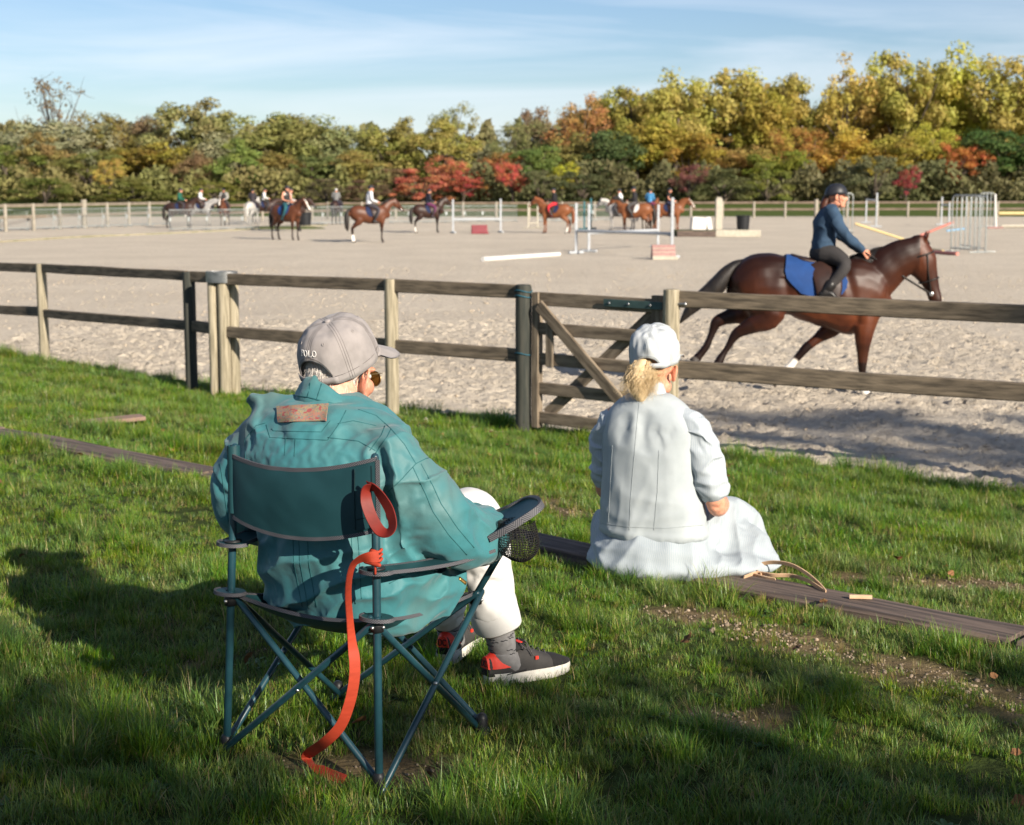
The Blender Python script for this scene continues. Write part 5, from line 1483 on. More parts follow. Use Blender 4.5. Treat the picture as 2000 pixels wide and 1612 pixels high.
def wsk(P):
    q = (P - HW) @ WRn; col = np.ones((len(P), 3)) * (1.12, 1.15, 1.15)
    ear = np.clip((np.abs(q[:, 0]) - .074) / .008, 0, 1) * (np.linalg.norm(q, axis=1) < .15); col *= 1 - ear[:, None] * np.array((-.1, .10, .15))
    lip = (np.abs(q[:, 2] + .064) < .010) & (q[:, 1] > .084) & (np.abs(q[:, 0]) < .023); return np.where(lip[:, None], col * (.9, .5, .5), col)
skin_colors(wbm, wsk); wbody = link('body', wbm, m_skin, wom); wbb = bvh_of(wbm)
for s in (-1, 1): eb = MB(); eb.ell(wp(s * .030, .0745, .001), .0112); eb.build('eye', MATS['eye_white'], wbody)
m_blond = mat('blond_hair', (0.70, 0.54, 0.32), (0.50, 0.36, 0.19), scale=50, rough=.38, spec=.5)
core = MB(); core.tube([(-.030, -.035, .880), (-.034, -.062, .845), (-.034, -.074, .795), (-.028, -.072, .745), (-.020, -.066, .712)], [(.024, .022), (.036, .028), (.040, .031), (.032, .026), (.010, .009)], 16, 5)
cme = core.mesh('ponytail'); c = vco(cme); c += .004 * np.stack([nz(c, 45, 1), nz(c, 45, 7), nz(c, 45, 13)], 1); setco(cme, c)
pony = link('ponytail', cme, m_blond, wom)
rs = np.random.RandomState(9); roots, dirs = [], []
for k in range(700):
    a = rs.uniform(0, 6.28); r = math.sqrt(rs.rand()); x = -.031 + .036 * r * math.cos(a); z = .866 + .018 * rs.rand(); y = -.042 + .018 * r * math.sin(a)
    roots.append((x, y, z)); dirs.append((.45 * r * math.cos(a), -.40 + .40 * r * math.sin(a), -.62))
strands('curls', m_blond, pony, roots, dirs, .145, .0011, .0075, 1.1, 14, 1.0)
roots, dirs = [], []
for k in range(480):
    t = rs.rand(); a = rs.uniform(0, 6.28); p = np.array((-.030, -.045, .872)) * (1 - t) + np.array((-.024, -.066, .765)) * t; r = .042 * math.sin(math.pi * (.25 + .7 * t))
    roots.append(p + np.array((math.cos(a) * r, math.sin(a) * r * .8, 0))); dirs.append((math.cos(a) * .45, math.sin(a) * .4, -.8))
strands('curls', m_blond, pony, roots, dirs, .060, .0010, .0075, .8, 10, 1.5)
roots, dirs = [], []; tries = 0
while len(roots) < 1500 and tries < 30000:
    tries += 1; a = rs.uniform(-math.pi, math.pi); z = rs.uniform(-.065, .06)
    if abs(a) < R(70): continue
    if abs(a) < R(112) and z < .02: continue
    d0 = Vector(WRn @ np.array((math.sin(a), math.cos(a), 0))); h, nn, _, _ = wbb.ray_cast(Vector(wp(0, -.01, z)) + d0 * .25, -d0)
    if h is None: continue
    t = V3((-.03, -.05, .86)) - V3(h); roots.append(h - d0 * .001); dirs.append(V3(nn) * .2 + nrm(t) * .7 + np.array((0, 0, -.15)) + rs.normal(0, .12, 3))
strands('hair', m_blond, wbody, roots, dirs, .035, .0008, .002, .3, 5, .6)
m_wcap = mat('white_cap_cotton', (0.46, 0.485, 0.50), (0.40, 0.425, 0.44), scale=24, rough=.85, bump=.3, bscale=300, bdist=.0012)
wcap_e = empty('cap'); wcap_e.parent = wom
WCM = Matrix.Translation(Vector(HW) + Vector((.0, -.006, .042))) @ (Matrix.Rotation(WHY, 4, 'Z') @ Matrix.Rotation(R(13), 4, 'X'))
Cap(.1045, .118, .147, .52, .20, -.022, .050, 8.0).build(wcap_e, m_wcap, m_wseam, WCM, .070, .55, eyelets=False)
# shoes under the hem
m_brown = mat('brown_leather', (0.10, 0.05, 0.03), (0.06, 0.03, 0.02), scale=14, rough=.5)
for s, x in ((1, .16), (-1, -.16)):
    mb = MB(); mb.tube([(x, .455, -.135), (x, .50, -.135), (x * 1.1, .60, -.150), (x * 1.15, .68, -.160)], [(.034, .030), (.038, .042), (.044, .030), (.034, .020)], 14, 4); mb.build('shoe', m_brown, wom)
# strap and stick beside her
m_tan = mat('tan_leather', (0.62, 0.42, 0.27), (0.50, 0.33, 0.20), scale=14, rough=.6, bump=.2, bscale=120, bdist=.002)
def zpath(pts): return [V3(G(u, v, z)) for u, v, z in pts]
st0 = G(1540, 1140, .02)
stp = empty('leather_strap', st0, 0, 'pale tan leather strap in loose loops on the sleeper beside the woman', 'strap')
for nm, pts in (('loop', [(1452, 1128, .022), (1478, 1119, .026), (1510, 1123, .028), (1545, 1124, .03), (1576, 1133, .03), (1598, 1146, .026), (1612, 1155, .020)]),
                ('loop', [(1486, 1124, .02), (1474, 1112, .03), (1486, 1102, .05), (1512, 1098, .066), (1545, 1103, .070), (1575, 1119, .055), (1600, 1140, .035), (1614, 1156, .02)]),
                ('end', [(1470, 1122, .02), (1492, 1128, .02), (1515, 1132, .02)])):
    P = spline([p - V3(st0) for p in zpath(pts)], 8); T = np.gradient(P, axis=0)
    mb = MB(); mb.strip(P, [nrm(np.array((0, -.5, .85)) - nrm(t) * (np.array((0, -.5, .85)) @ nrm(t))) for t in T], [nrm(np.cross(t, (0, -.5, .85))) for t in T], .017, .004); mb.build(nm, m_tan, stp, 'auto')
q = G(1681, 1165, .03); o = wood_beam('stick', .085, .018, .014, m_tan, None, (q.x, q.y, .028), (0, 0, R(-6)), .002, .001, 4); tag(o, 'short pale piece of wood lying on the sleeper to the right of the strap', 'stick')

# ================================================================== HORSES AND RIDERS
def coat_mat(name, c1, c2, rough=.45):
    m, nt, b, tc = new_mat(name); v = tc.outputs['Object']
    col = _ramp2(nt, _range(nt, _noise(nt, v, 3.2, 4), .35, .65), c1, c2)
    a = nt.nodes.new('ShaderNodeAttribute'); a.attribute_name = 'Col'         # r: dark points, g: white markings
    sp = nt.nodes.new('ShaderNodeSeparateColor'); nt.links.new(a.outputs['Color'], sp.inputs[0])
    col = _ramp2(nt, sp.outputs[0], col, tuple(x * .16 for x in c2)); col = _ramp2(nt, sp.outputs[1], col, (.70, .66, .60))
    nt.links.new(col, b.inputs['Base Color']); b.inputs['Roughness'].default_value = rough; b.inputs['Specular IOR Level'].default_value = .26
    _bump(nt, b, _noise(nt, _mapping(nt, v, (1, 1, .4)), 120, 3), .12, .004)
    return m
COATS = {'bay': coat_mat('bay_coat', (.105, .036, .017), (.072, .024, .011)), 'dark': coat_mat('dark_bay_coat', (.040, .018, .012), (.024, .012, .010)),
         'chestnut': coat_mat('chestnut_coat', (.185, .066, .026), (.135, .046, .018)), 'grey': coat_mat('grey_coat', (.28, .27, .265), (.17, .165, .16)),
         'white': coat_mat('white_coat', (.40, .38, .35), (.33, .31, .285)), 'hero': coat_mat('glossy_bay_coat', (.112, .030, .010), (.050, .013, .006), .46)}
m_mane = mat('black_horsehair', (.010, .009, .009), (.020, .015, .012), scale=30, rough=.5, bump=.5, bscale=60, bdist=.01, stretch=(1, 1, .2))
m_manec = mat('chestnut_horsehair', (.20, .065, .022), (.13, .04, .015), scale=30, rough=.5, bump=.5, bscale=60, bdist=.01, stretch=(1, 1, .2))
m_manew = mat('pale_horsehair', (.55, .52, .48), (.40, .38, .35), scale=30, rough=.6)
m_saddle = mat('saddle_leather', (.032, .014, .010), (.020, .010, .008), scale=8, rough=.5)
m_pads = {'blue': mat('blue_pad', (.010, .048, .175), (.008, .038, .14), scale=9, rough=.8), 'navy': mat('navy_pad', (.012, .02, .06), rough=.85), 'white': mat('white_pad', (.6, .58, .55), rough=.85)}
m_hoof = mat('hoof', (.06, .05, .045), (.03, .027, .025), scale=20, rough=.6)
m_bridle = mat('bridle_leather', (.015, .012, .010), rough=.45)
m_bit = MATS['rivet_steel']
# standing pose: side points (x, z) in metres, heading +X
STAND = dict(fl=[(.50, 1.02), (.52, .90), (.535, .50), (.535, .17), (.575, .045)], fr=[(.50, 1.02), (.50, .90), (.48, .50), (.47, .17), (.51, .045)],
             hl=[(-.50, 1.15), (-.40, .88), (-.66, .56), (-.63, .18), (-.585, .045)], hr=[(-.50, 1.15), (-.44, .88), (-.74, .56), (-.74, .18), (-.70, .045)],
             poll=(1.08, 1.70), nose=(1.43, 1.28), yaw_head=0.0)
def make_horse(name, label, coat, loc, yaw, pose=None, scale=1.0, voxel=.022, socks=(), blaze=False, pad='navy', mane=None, black=True, hero=False, group=None, dx=None):
    P = dict(STAND); P.update(pose or {})
    t = empty(name, loc, yaw, label, 'horse', group, scale)
    mb = MB(); T = P.get('trunk', [(-.80, 1.25, 1.03, .11), (-.72, 1.38, .92, .215), (-.55, 1.475, .85, .275), (-.35, 1.47, .82, .285), (-.10, 1.405, .765, .285), (.12, 1.39, .735, .28), (.32, 1.44, .75, .255), (.48, 1.49, .79, .23), (.62, 1.42, .84, .20), (.735, 1.26, .95, .135)])
    pts = [(x, 0, (a + b) / 2) for x, a, b, w in T]; rad = [(w, (a - b) / 2) for x, a, b, w in T]
    mb.tube(pts, rad, 22, 3, up=(0, 0, 1), sq=2.15)
    hk = P.get('hk', 1.0); nk = P.get('nk', 1.0)
    poll, nose = P['poll'], P['nose']; hy = P['yaw_head']
    b0, b1 = P.get('neck0', ((.46, 1.18), (.62, 1.30)))
    pm = ((b1[0] * .5 + poll[0] * .5) - .03, (b1[1] * .5 + poll[1] * .5) + .02)
    side = lambda f: hy * f
    mb.tube([(b0[0], 0, b0[1]), (b1[0], 0, b1[1]), (pm[0], side(.25), pm[1]), (poll[0] - .03, side(.6), poll[1] - .09)], [(.16, .26), (.135, .225), (.092 * nk, .165 * nk), (.075 * nk, .128 * nk)], 18, 5)
    hd = np.array((nose[0] - poll[0], nose[1] - poll[1])); L = np.linalg.norm(hd); hd /= L; nn = np.array((hd[1], -hd[0]))      # nn: towards the jaw
    if nn[1] > 0: nn = -nn
    def hp_(s, d=0.0, y=0.0): q = np.array(poll) + hd * s * L + nn * d; return (q[0], side(.6 + .4 * s) + y, q[1])
    mb.tube([hp_(-.05, .06), hp_(.12, .075), hp_(.32, .085), hp_(.58, .062), hp_(.82, .050), hp_(.98, .045)], [(.062 * hk, .085 * hk), (.085 * hk, .120 * hk), (.086 * hk, .138 * hk), (.062 * hk, .092 * hk), (.052 * hk, .070 * hk), (.050 * hk, .060 * hk)], 16, 4, up=(nn[0], 0, nn[1]))
    mb.ell(hp_(.98, .075), (.042, .040, .036)); 
    for s in (-1, 1):
        mb.ell(hp_(.30, .035, s * .070), (.040, .022, .028)); mb.ell(hp_(.28, .13, s * .038), (.075, .035, .07))
        e0 = hp_(.0, .0, s * .042); mb.tube([e0, (e0[0] + .015, e0[1] + s * .012, e0[2] + .06), (e0[0] + .035, e0[1] + s * .020, e0[2] + .135)], [(.024, .020), (.030, .018), (.006, .005)], 8, 3, up=(1, 0, 0))
    bones = []
    for key, sy, fore in (('fl', 1, True), ('fr', -1, True), ('hl', 1, False), ('hr', -1, False)):
        q = P[key]; y = .13 * sy
        if fore:
            pp = [(q[0][0], y, q[0][1]), (q[1][0], y * 1.08, q[1][1]), (q[2][0] * .55 + q[1][0] * .45, y * 1.02, q[2][1] * .55 + q[1][1] * .45), (q[2][0], y * .95, q[2][1]), (q[2][0] * .5 + q[3][0] * .5, y * .95, (q[2][1] + q[3][1]) / 2), (q[3][0], y * .95, q[3][1]), (q[4][0], y * .95, q[4][1])]
            rr = [(.10, .17), (.088, .115), (.058, .068), (.045, .050), (.030, .035), (.036, .042), (.044, .048)]
        else:
            pp = [(q[0][0], y * .85, q[0][1]), (q[1][0], y * 1.12, q[1][1]), (q[2][0] * .6 + q[1][0] * .4, y * 1.05, q[2][1] * .6 + q[1][1] * .4), (q[2][0], y, q[2][1]), (q[2][0] * .5 + q[3][0] * .5, y, (q[2][1] + q[3][1]) / 2), (q[3][0], y, q[3][1]), (q[4][0], y, q[4][1])]
            rr = [(.13, .25), (.125, .17), (.068, .085), (.046, .064), (.034, .040), (.038, .044), (.046, .050)]
        mb.tube(pp, rr, 12, 4, up=(0, 1, 0)) if False else mb.tube(pp, rr, 12, 4, up=(1, 0, .01))
        bones.append((key, pp))
    me = remesh(mb, voxel, 5 if voxel < .02 else 3); c = vco(me)
    if hero:
        c = c + vno(me) * (.013 * nz(c, (4.5, 4.5, 3.2), 4) + .006 * nz(c, (10, 10, 7), 9) - .016 * np.exp(-((c[:, 0] - .30 - .25 * (1.2 - c[:, 2])) / .05) ** 2) * (c[:, 2] > .75) * (c[:, 2] < 1.35) - .014 * np.exp(-((c[:, 0] + .32 + .2 * (c[:, 2] - 1.0)) / .05) ** 2) * (c[:, 2] > .75) * (c[:, 2] < 1.25))[:, None]; setco(me, c)
    dark = np.zeros(len(c)); white = np.zeros(len(c))
    def segd(a, b):
        a, b = V3(a), V3(b); ab = b - a; k = np.clip(((c - a) @ ab) / (ab @ ab), 0, 1); return np.linalg.norm(c - a - k[:, None] * ab, axis=1)
    for key, pp in bones:
        lowd = np.minimum(segd(pp[3], pp[5]), segd(pp[5], pp[6])); r = .085
        if black: dark = np.maximum(dark, np.clip((r - lowd) / .03, 0, 1)); dark = np.maximum(dark, (.9 if hero and key[0] == 'h' else .6) * np.clip((.13 - segd(pp[2], pp[3])) / .05, 0, 1))
        if key in socks: white = np.maximum(white, np.clip((r - np.minimum(segd(np.array(pp[4]) * .35 + np.array(pp[5]) * .65, pp[5]), segd(pp[5], pp[6]))) / .02, 0, 1))
    hq = c - V3(hp_(0)); sl = hq[:, 0] * hd[0] + hq[:, 2] * hd[1]; dl = hq[:, 0] * nn[0] + hq[:, 2] * nn[1]
    onhead = (sl > -.05) & (sl < L * 1.15) & (dl > -.12) & (dl < .26) & (c[:, 0] > poll[0] - .25)
    if black: dark = np.maximum(dark, np.where(onhead, np.clip((sl / L - .72) / .25, 0, 1) * .85, 0))
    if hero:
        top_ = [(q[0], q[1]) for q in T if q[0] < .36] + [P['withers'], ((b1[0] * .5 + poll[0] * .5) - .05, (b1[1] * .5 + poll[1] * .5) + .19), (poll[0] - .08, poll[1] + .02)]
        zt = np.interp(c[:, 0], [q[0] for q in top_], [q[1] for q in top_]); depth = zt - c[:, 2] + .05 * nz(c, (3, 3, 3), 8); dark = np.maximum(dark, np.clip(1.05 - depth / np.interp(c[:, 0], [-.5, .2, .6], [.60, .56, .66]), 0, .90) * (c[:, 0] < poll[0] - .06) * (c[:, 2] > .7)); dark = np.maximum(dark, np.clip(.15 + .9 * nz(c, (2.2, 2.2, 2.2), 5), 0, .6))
    if blaze: white = np.maximum(white, np.where(onhead & (dl < .012) & (np.abs(c[:, 1] - side(.8)) < .038) & (sl > .03), 1, 0))
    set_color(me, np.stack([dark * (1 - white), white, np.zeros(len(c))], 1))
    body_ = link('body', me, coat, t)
    mm = mane or m_mane
    for key, pp in bones:
        hb = MB(); f, g = V3(pp[5]), V3(pp[6]); d = nrm(g - f); hb.tube([g - d * .02, g + d * .02, g + d * .045], [.044, .052, .056], 12, 1, cap='flat'); hb.build('hoof', m_hoof, t)
    # tail and mane
    tl = P.get('tail', [(-.79, 1.33), (-.88, 1.24), (-.93, .95), (-.92, .62), (-.90, .45)])
    mb = MB(); mb.tube([(x, 0, z) for x, z in tl], [(.04, .045), (.065, .07), (.10, .10), (.085, .085), (.02, .02)], 12, 5, up=(0, 1, 0)); me2 = mb.mesh('tail'); q = vco(me2); q += .02 * np.stack([nz(q, (9, 9, 3), 1), nz(q, (9, 9, 3), 5), nz(q, 4, 3)], 1); setco(me2, q); link('tail', me2, mm, t)
    mb = MB(); crest = [(P.get('withers', (.50, 1.50))), ((b1[0] * .5 + poll[0] * .5) - .10, (b1[1] * .5 + poll[1] * .5) + .175), (poll[0] - .03, poll[1] + .025), (poll[0] + .05, poll[1] - .03)]
    A = spline([(x, side(.25 * i), z) for i, (x, z) in enumerate(crest)], 8)
    for s in (1,):
        rows = [np.array([a + (0, s * y_, dz) for a in A]) for y_, dz in ((-.010, .012), (.012, .014), (.060, -.06), (.082, -.15))]
        mb.loft([np.vstack([rows[k] for k in range(4)]).reshape(4, len(A), 3)[:, i] for i in range(len(A))], closed=False, caps=False)
        rows = [np.array([a + (0, -y_, dz) for a in A]) for y_, dz in ((-.010, .012), (.012, .014), (.060, -.06), (.080, -.13))]
        mb.loft([np.vstack([rows[k] for k in range(4)]).reshape(4, len(A), 3)[:, i] for i in range(len(A))], closed=False, caps=False)
    me2 = mb.mesh('mane'); q = vco(me2); q += .012 * np.stack([nz(q, 14, 2), nz(q, 14, 6), nz(q, 14, 9)], 1); setco(me2, q)
    o = link('mane', me2, mm, t); md = o.modifiers.new('s', 'SOLIDIFY'); md.thickness = .018
    # saddle, pad, girth
    bv = bvh_of(me); rows = []
    sx0, sx1 = P.get('pad', (-.22, .36)); tz = P.get('padz', (.92, .0))
    for i in range(13):
        e = i / 12; a = math.pi * (-.02 + 1.04 * e); row = []
        for j in range(11):
            ee = abs(2 * e - 1); x = sx0 + (sx1 - sx0) * (.5 + (j / 10 - .5) * 1.02 * ((.80 + .20 * min(1, ee / .5)) * (1 - .45 * max(0, (ee - .45) / .55) ** 2.2))) + .05 * ee * (1 if hero else .4); zc = np.interp(x, [q[0] for q in T], [(q[1] + q[2]) / 2 for q in T]) + .05
            d0 = Vector((.12 * math.sin(a) * 0, math.cos(a), math.sin(a) * .9 - .25 + .0)).normalized()
            h, n_, _, _ = bv.ray_cast(Vector((x, 0, zc)) + d0 * 1.2, -d0)
            row.append(V3(h) + V3(n_) * .016 if h else (row[-1] if row else np.array((x, 0, zc))))
        rows.append(row)
    sheet('saddle_pad', rows, .02, m_pads[pad], t)
    sx, sz = P.get('seat', (.06, 1.43))
    mb = MB(); mb.tube([(sx - .24, 0, sz + .075), (sx - .14, 0, sz + .035), (sx, 0, sz + .012), (sx + .14, 0, sz + .045), (sx + .20, 0, sz + .085)], [(.10, .02), (.15, .035), (.125, .035), (.10, .035), (.05, .02)], 14, 4)
    for s in (-1, 1):
        mb.tube([(sx + .03, s * .14, sz), (sx + .10, s * .285, sz - .18), (sx + .11, s * .315, sz - .42)], [(.02, .13), (.02, .15), (.016, .11)], 12, 3, up=(1, 0, 0))
    mb.build('saddle', m_saddle, t)
    # bridle
    mb = MB()
    for s_, dd, w_ in ((.62, .062, .075), (.18, .08, .098)):
        mb.tube([hp_(s_, dd + .10 * math.sin(a) * (1.05 if s_ > .5 else 1.45), w_ * math.cos(a)) for a in np.linspace(0, 6.283, 17)], .010, 5)
    for s in (-1, 1):
        mb.tube([hp_(.18, .02, s * .095), hp_(.45, .06, s * .088), hp_(.84, .085, s * .062)], .009, 5)
        mb.tube([hp_(.84, .085, s * .062), (P.get('rein', (.45, 1.56))[0], s * .08, P.get('rein', (.45, 1.56))[1])], .008, 5)
    mb.build('bridle', m_bridle, t)
    for s in (-1, 1):
        mb = MB(); mb.ell(hp_(.84, .085, s * .066), (.024, .006, .024)); mb.build('bit_ring', m_bit, t)
        mb = MB(); mb.ell(hp_(.30, .035, s * .082), (.016, .012, .016)); mb.build('eye', m_black, t)
    return t
CL = {}
def cloth(c, rough=.85):
    k = 'cloth_%d_%d_%d' % tuple(int(x * 999) for x in c)
    if k not in CL: CL[k] = mat(k, c, tuple(x * .78 for x in c), scale=7, rough=rough, bump=.4, bscale=22, bdist=.012)
    return CL[k]
m_helmet = mat('riding_helmet', (.022, .024, .030), (.014, .015, .02), scale=30, rough=.45)
m_boot = mat('riding_boot', (.014, .013, .013), rough=.4)
RIDE = dict(pelvis=(.0, 0, 1.52), chest=(.02, 0, 1.83), neck=(.05, 0, 2.01), head=(.085, 0, 2.135), sh=.175, elbow=(.06, .235, 1.70), wrist=(.34, .09, 1.60), knee=(.30, .335, 1.27), ankle=(.10, .355, .86), toe=(.27, .37, .83))
def make_rider(label, loc, yaw, top, legs, scale=1.0, pose=None, voxel=.018, helmet=None, vest=None, hair=None, sleeves=True, group=None, head_yaw=0.0, boots=True):
    J = dict(RIDE); J.update(pose or {}); J = {k: (V3(v) if isinstance(v, tuple) else v) for k, v in J.items()}
    t = empty('person', loc, yaw, label, 'person', group, scale)
    def m_(p, s): return p * (1, s, 1)
    sh = J['neck'] + (J['chest'] - J['neck']) * .28
    mb = MB()
    mb.tube([J['pelvis'], (J['pelvis'] + J['chest']) / 2, J['chest'], sh, J['neck']], [(.14, .10), (.125, .09), (.15, .10), (.13, .07), (.055, .055)], 14, 3, up=(1, 0, 0))
    mb.tube([J['neck'] - (0, 0, .03), J['head'] + (-.02, 0, -.03)], [.052, .052], 10, 2)
    head_prims(mb, J['head'], R(-90) + head_yaw, 0, 1.0, True)
    for s in (-1, 1):
        S_ = sh + (0, s * J['sh'], 0)
        el = m_(J['elbow'] if s > 0 else J.get('elbow_r', J['elbow']), s); wr = m_(J['wrist'] if s > 0 else J.get('wrist_r', J['wrist']), s)
        mb.tube([sh + (0, s * .08, 0), S_, el, wr], [.05, .048, .036, .025], 10, 3)
        f = nrm(wr - el); hand(mb, wr, f * (1, .6, 1), (0, s, .5), (0, -s * .3, 1), .95, .55, 1.15 if voxel > .01 else 1.0)
        mb.tube([J['pelvis'] + (0, s * .07, -.02), m_(J['knee'], s), m_(J['ankle'], s), m_(J['ankle'], s) * .4 + m_(J['toe'], s) * .6], [.080, .050, .026, .016], 10, 3)
    me = remesh(mb, voxel * .8, 2); set_color(me, np.ones((len(me.vertices), 3)) * 1.05); body_ = link('body', me, m_skin, t)
    mb = MB()
    mb.tube([J['pelvis'] + (0, 0, -.03), (J['pelvis'] + J['chest']) / 2, J['chest'], sh, J['neck'] - (0, 0, .012)], [(.172, .130), (.155, .118), (.178, .125), (.160, .092), (.068, .066)], 18, 3, up=(1, 0, 0))
    for s in (-1, 1):
        S_ = sh + (0, s * J['sh'], 0); el = m_(J['elbow'] if s > 0 else J.get('elbow_r', J['elbow']), s); wr = m_(J['wrist'] if s > 0 else J.get('wrist_r', J['wrist']), s)
        if sleeves: mb.tube([sh + (0, s * .08, -.01), S_, el, el * .12 + wr * .88], [.075, .074, .060, .042], 12, 4)
        elif vest is None: mb.tube([sh + (0, s * .08, -.01), S_, S_ * .55 + el * .45], [.072, .070, .062], 12, 3)
    me = remesh(mb, voxel, 3); c, n = vco(me), vno(me)
    c = c + n * (.012 * (1 - np.abs(nz(c, (7, 7, 9), 3))) ** 3 - .003)[:, None]; setco(me, c); link('top', me, cloth(top), t)
    if vest:
        mb = MB(); mb.tube([J['pelvis'] + (0, 0, .06), (J['pelvis'] + J['chest']) / 2, J['chest'], sh + (0, 0, .01)], [(.178, .142), (.165, .132), (.186, .138), (.150, .100)], 16, 3, up=(1, 0, 0)); mb.build('vest', cloth(vest), t)
    mb = MB(); mb.ell(J['pelvis'] + (-.01, 0, -.04), (.135, .175, .115))
    for s in (-1, 1): mb.tube([J['pelvis'] + (0, s * .08, -.04), (J['pelvis'] + m_(J['knee'], s)) / 2 + (.02, s * .03, .02), m_(J['knee'], s), m_(J['ankle'], s)], [.115, .096, .068, .046], 14, 4)
    me = remesh(mb, voxel, 3); link('breeches', me, cloth(legs), t)
    for s in (-1, 1):
        mb = MB(); k_, a_, o_ = m_(J['knee'], s), m_(J['ankle'], s), m_(J['toe'], s); top_ = k_ * .30 + a_ * .70 if boots is not True else k_ * .82 + a_ * .18
        if boots: mb.tube([top_, (top_ + a_) / 2, a_ + (0, 0, .01)], [.062, .060, .044], 12, 3)
        mb.tube([a_ + (-.035, 0, -.03), a_ + (.05, 0, -.02) , o_ + (0, 0, -.012)], [(.036, .040), (.042, .042), (.034, .022)], 12, 3); mb.build('boot', m_boot, t)
    H = J['head']; Rm = Matrix.Rotation(R(-90) + head_yaw, 3, 'Z'); Rn_ = np.array(Rm)
    mb = MB(); a = np.arange(20) * 2 * math.pi / 20; rings = []
    for e in np.linspace(0, 1, 8):
        zz_ = .022 + .115 * math.sin(e * math.pi / 2); r = math.cos(e * math.pi / 2) ** .75 if e < 1 else .01
        rings.append(np.array([H + Rn_ @ np.array((.098 * r * math.cos(x), .122 * r * math.sin(x) - .006, zz_ - .030 * max(0, -math.sin(x)) * (1 - e))) for x in a]))
    mb.loft(rings)
    pk = [[H + Rn_ @ np.array((.080 * u_ * (1 - .25 * e), .098 * math.sqrt(max(0, 1 - .55 * u_ * u_)) + .065 * e * (1 - u_ * u_ * .7), .030 - .016 * e)) for u_ in np.linspace(-1, 1, 9)] for e in (0, .5, 1)]
    mb.build('helmet', cloth(helmet, .5) if helmet else m_helmet, t)
    sheet('peak', pk, .006, cloth(helmet, .5) if helmet else m_helmet, t)
    mb = MB()
    for s in (-1, 1): mb.tube([H + Rn_ @ np.array((s * .083, .01, .02)), H + Rn_ @ np.array((s * .070, .03, -.06)), H + Rn_ @ np.array((0, .05, -.122))], .006, 5, 3)
    mb.build('chin_strap', m_black, t)
    if hair:
        mb = MB(); mb.tube([H + Rn_ @ np.array((0, -.095, -.01)), H + Rn_ @ np.array((0, -.125, -.08)), H + Rn_ @ np.array((.01, -.125, -.20)), H + Rn_ @ np.array((.015, -.105, -.30))], [.035, .042, .040, .012], 12, 4)
        me = mb.mesh('hair'); c = vco(me); c += .008 * np.stack([nz(c, 22, 1), nz(c, 22, 5), nz(c, 22, 8)], 1); setco(me, c); link('hair', me, hair, t)
    return t

# ---- the galloping bay in front
HY = 16.45
def hx(u, v): p = atY(u, v, HY); return p
h0 = hx(1590, 770); HX0, HZ0 = h0.x, SAND_Z
def L2(u, v): p = hx(u, v); return (p.x - HX0, p.z - HZ0)
trunk = []
for ut, vt, ub, vb, w in ((1434, 552, 1434, 585, .09), (1444, 520, 1443, 606, .19), (1470, 499, 1470, 622, .255), (1503, 494, 1503, 622, .265), (1540, 501, 1543, 618, .27), (1578, 512, 1580, 628, .27), (1615, 512, 1618, 640, .26), (1650, 505, 1652, 652, .245), (1683, 510, 1690, 652, .215), (1712, 545, 1716, 640, .16), (1726, 575, 1728, 618, .09)):
    a, b = L2(ut, vt), L2(ub, vb); trunk.append(((a[0] + b[0]) / 2, a[1], b[1], w))
gal = dict(trunk=trunk, hk=1.16, nk=1.28, poll=L2(1803, 474), nose=L2(1834, 586), neck0=(L2(1660, 565), L2(1700, 556)), withers=L2(1660, 505),
           fr=[L2(1690, 600), L2(1682, 645), L2(1679, 712), L2(1680, 752), L2(1690, 768)], fl=[L2(1665, 600), L2(1630, 640), L2(1580, 680), L2(1543, 722), L2(1516, 748)],
           hr=[L2(1480, 570), L2(1502, 612), L2(1436, 652), L2(1404, 704), L2(1392, 728)], hl=[L2(1470, 570), L2(1470, 604), L2(1403, 632), L2(1380, 684), L2(1362, 706)],
           tail=[L2(1452, 512), L2(1432, 522), L2(1398, 562), L2(1366, 588), L2(1330, 630)], rein=L2(1687, 493), pad=(L2(1537, 0)[0], L2(1658, 0)[0]), seat=(L2(1606, 0)[0], L2(0, 513)[1]))
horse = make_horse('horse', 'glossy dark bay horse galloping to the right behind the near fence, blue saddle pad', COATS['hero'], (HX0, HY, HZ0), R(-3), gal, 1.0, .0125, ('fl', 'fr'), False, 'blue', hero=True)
def L3(u, v, y=0): q = L2(u, v); return (q[0], y, q[1])
m_brownhair = mat('brown_hair', (.075, .022, .010), (.04, .014, .008), scale=30, rough=.45)
rp = dict(pelvis=L3(1607, 488), chest=L3(1612, 436), neck=L3(1624, 406), head=L3(1633, 384), sh=.155, elbow=L3(1640, 452, .21), wrist=L3(1683, 491, .07), knee=L3(1641, 520, .27), ankle=L3(1603, 566, .31), toe=L3(1622, 574, .32))
make_rider('rider in a blue grey sweatshirt, dark helmet and brown ponytail on the galloping horse', (HX0, HY, HZ0), R(-3), (.030, .060, .105), (.035, .032, .032), 1.0, rp, .0105, None, None, m_brownhair, True, boots='short')

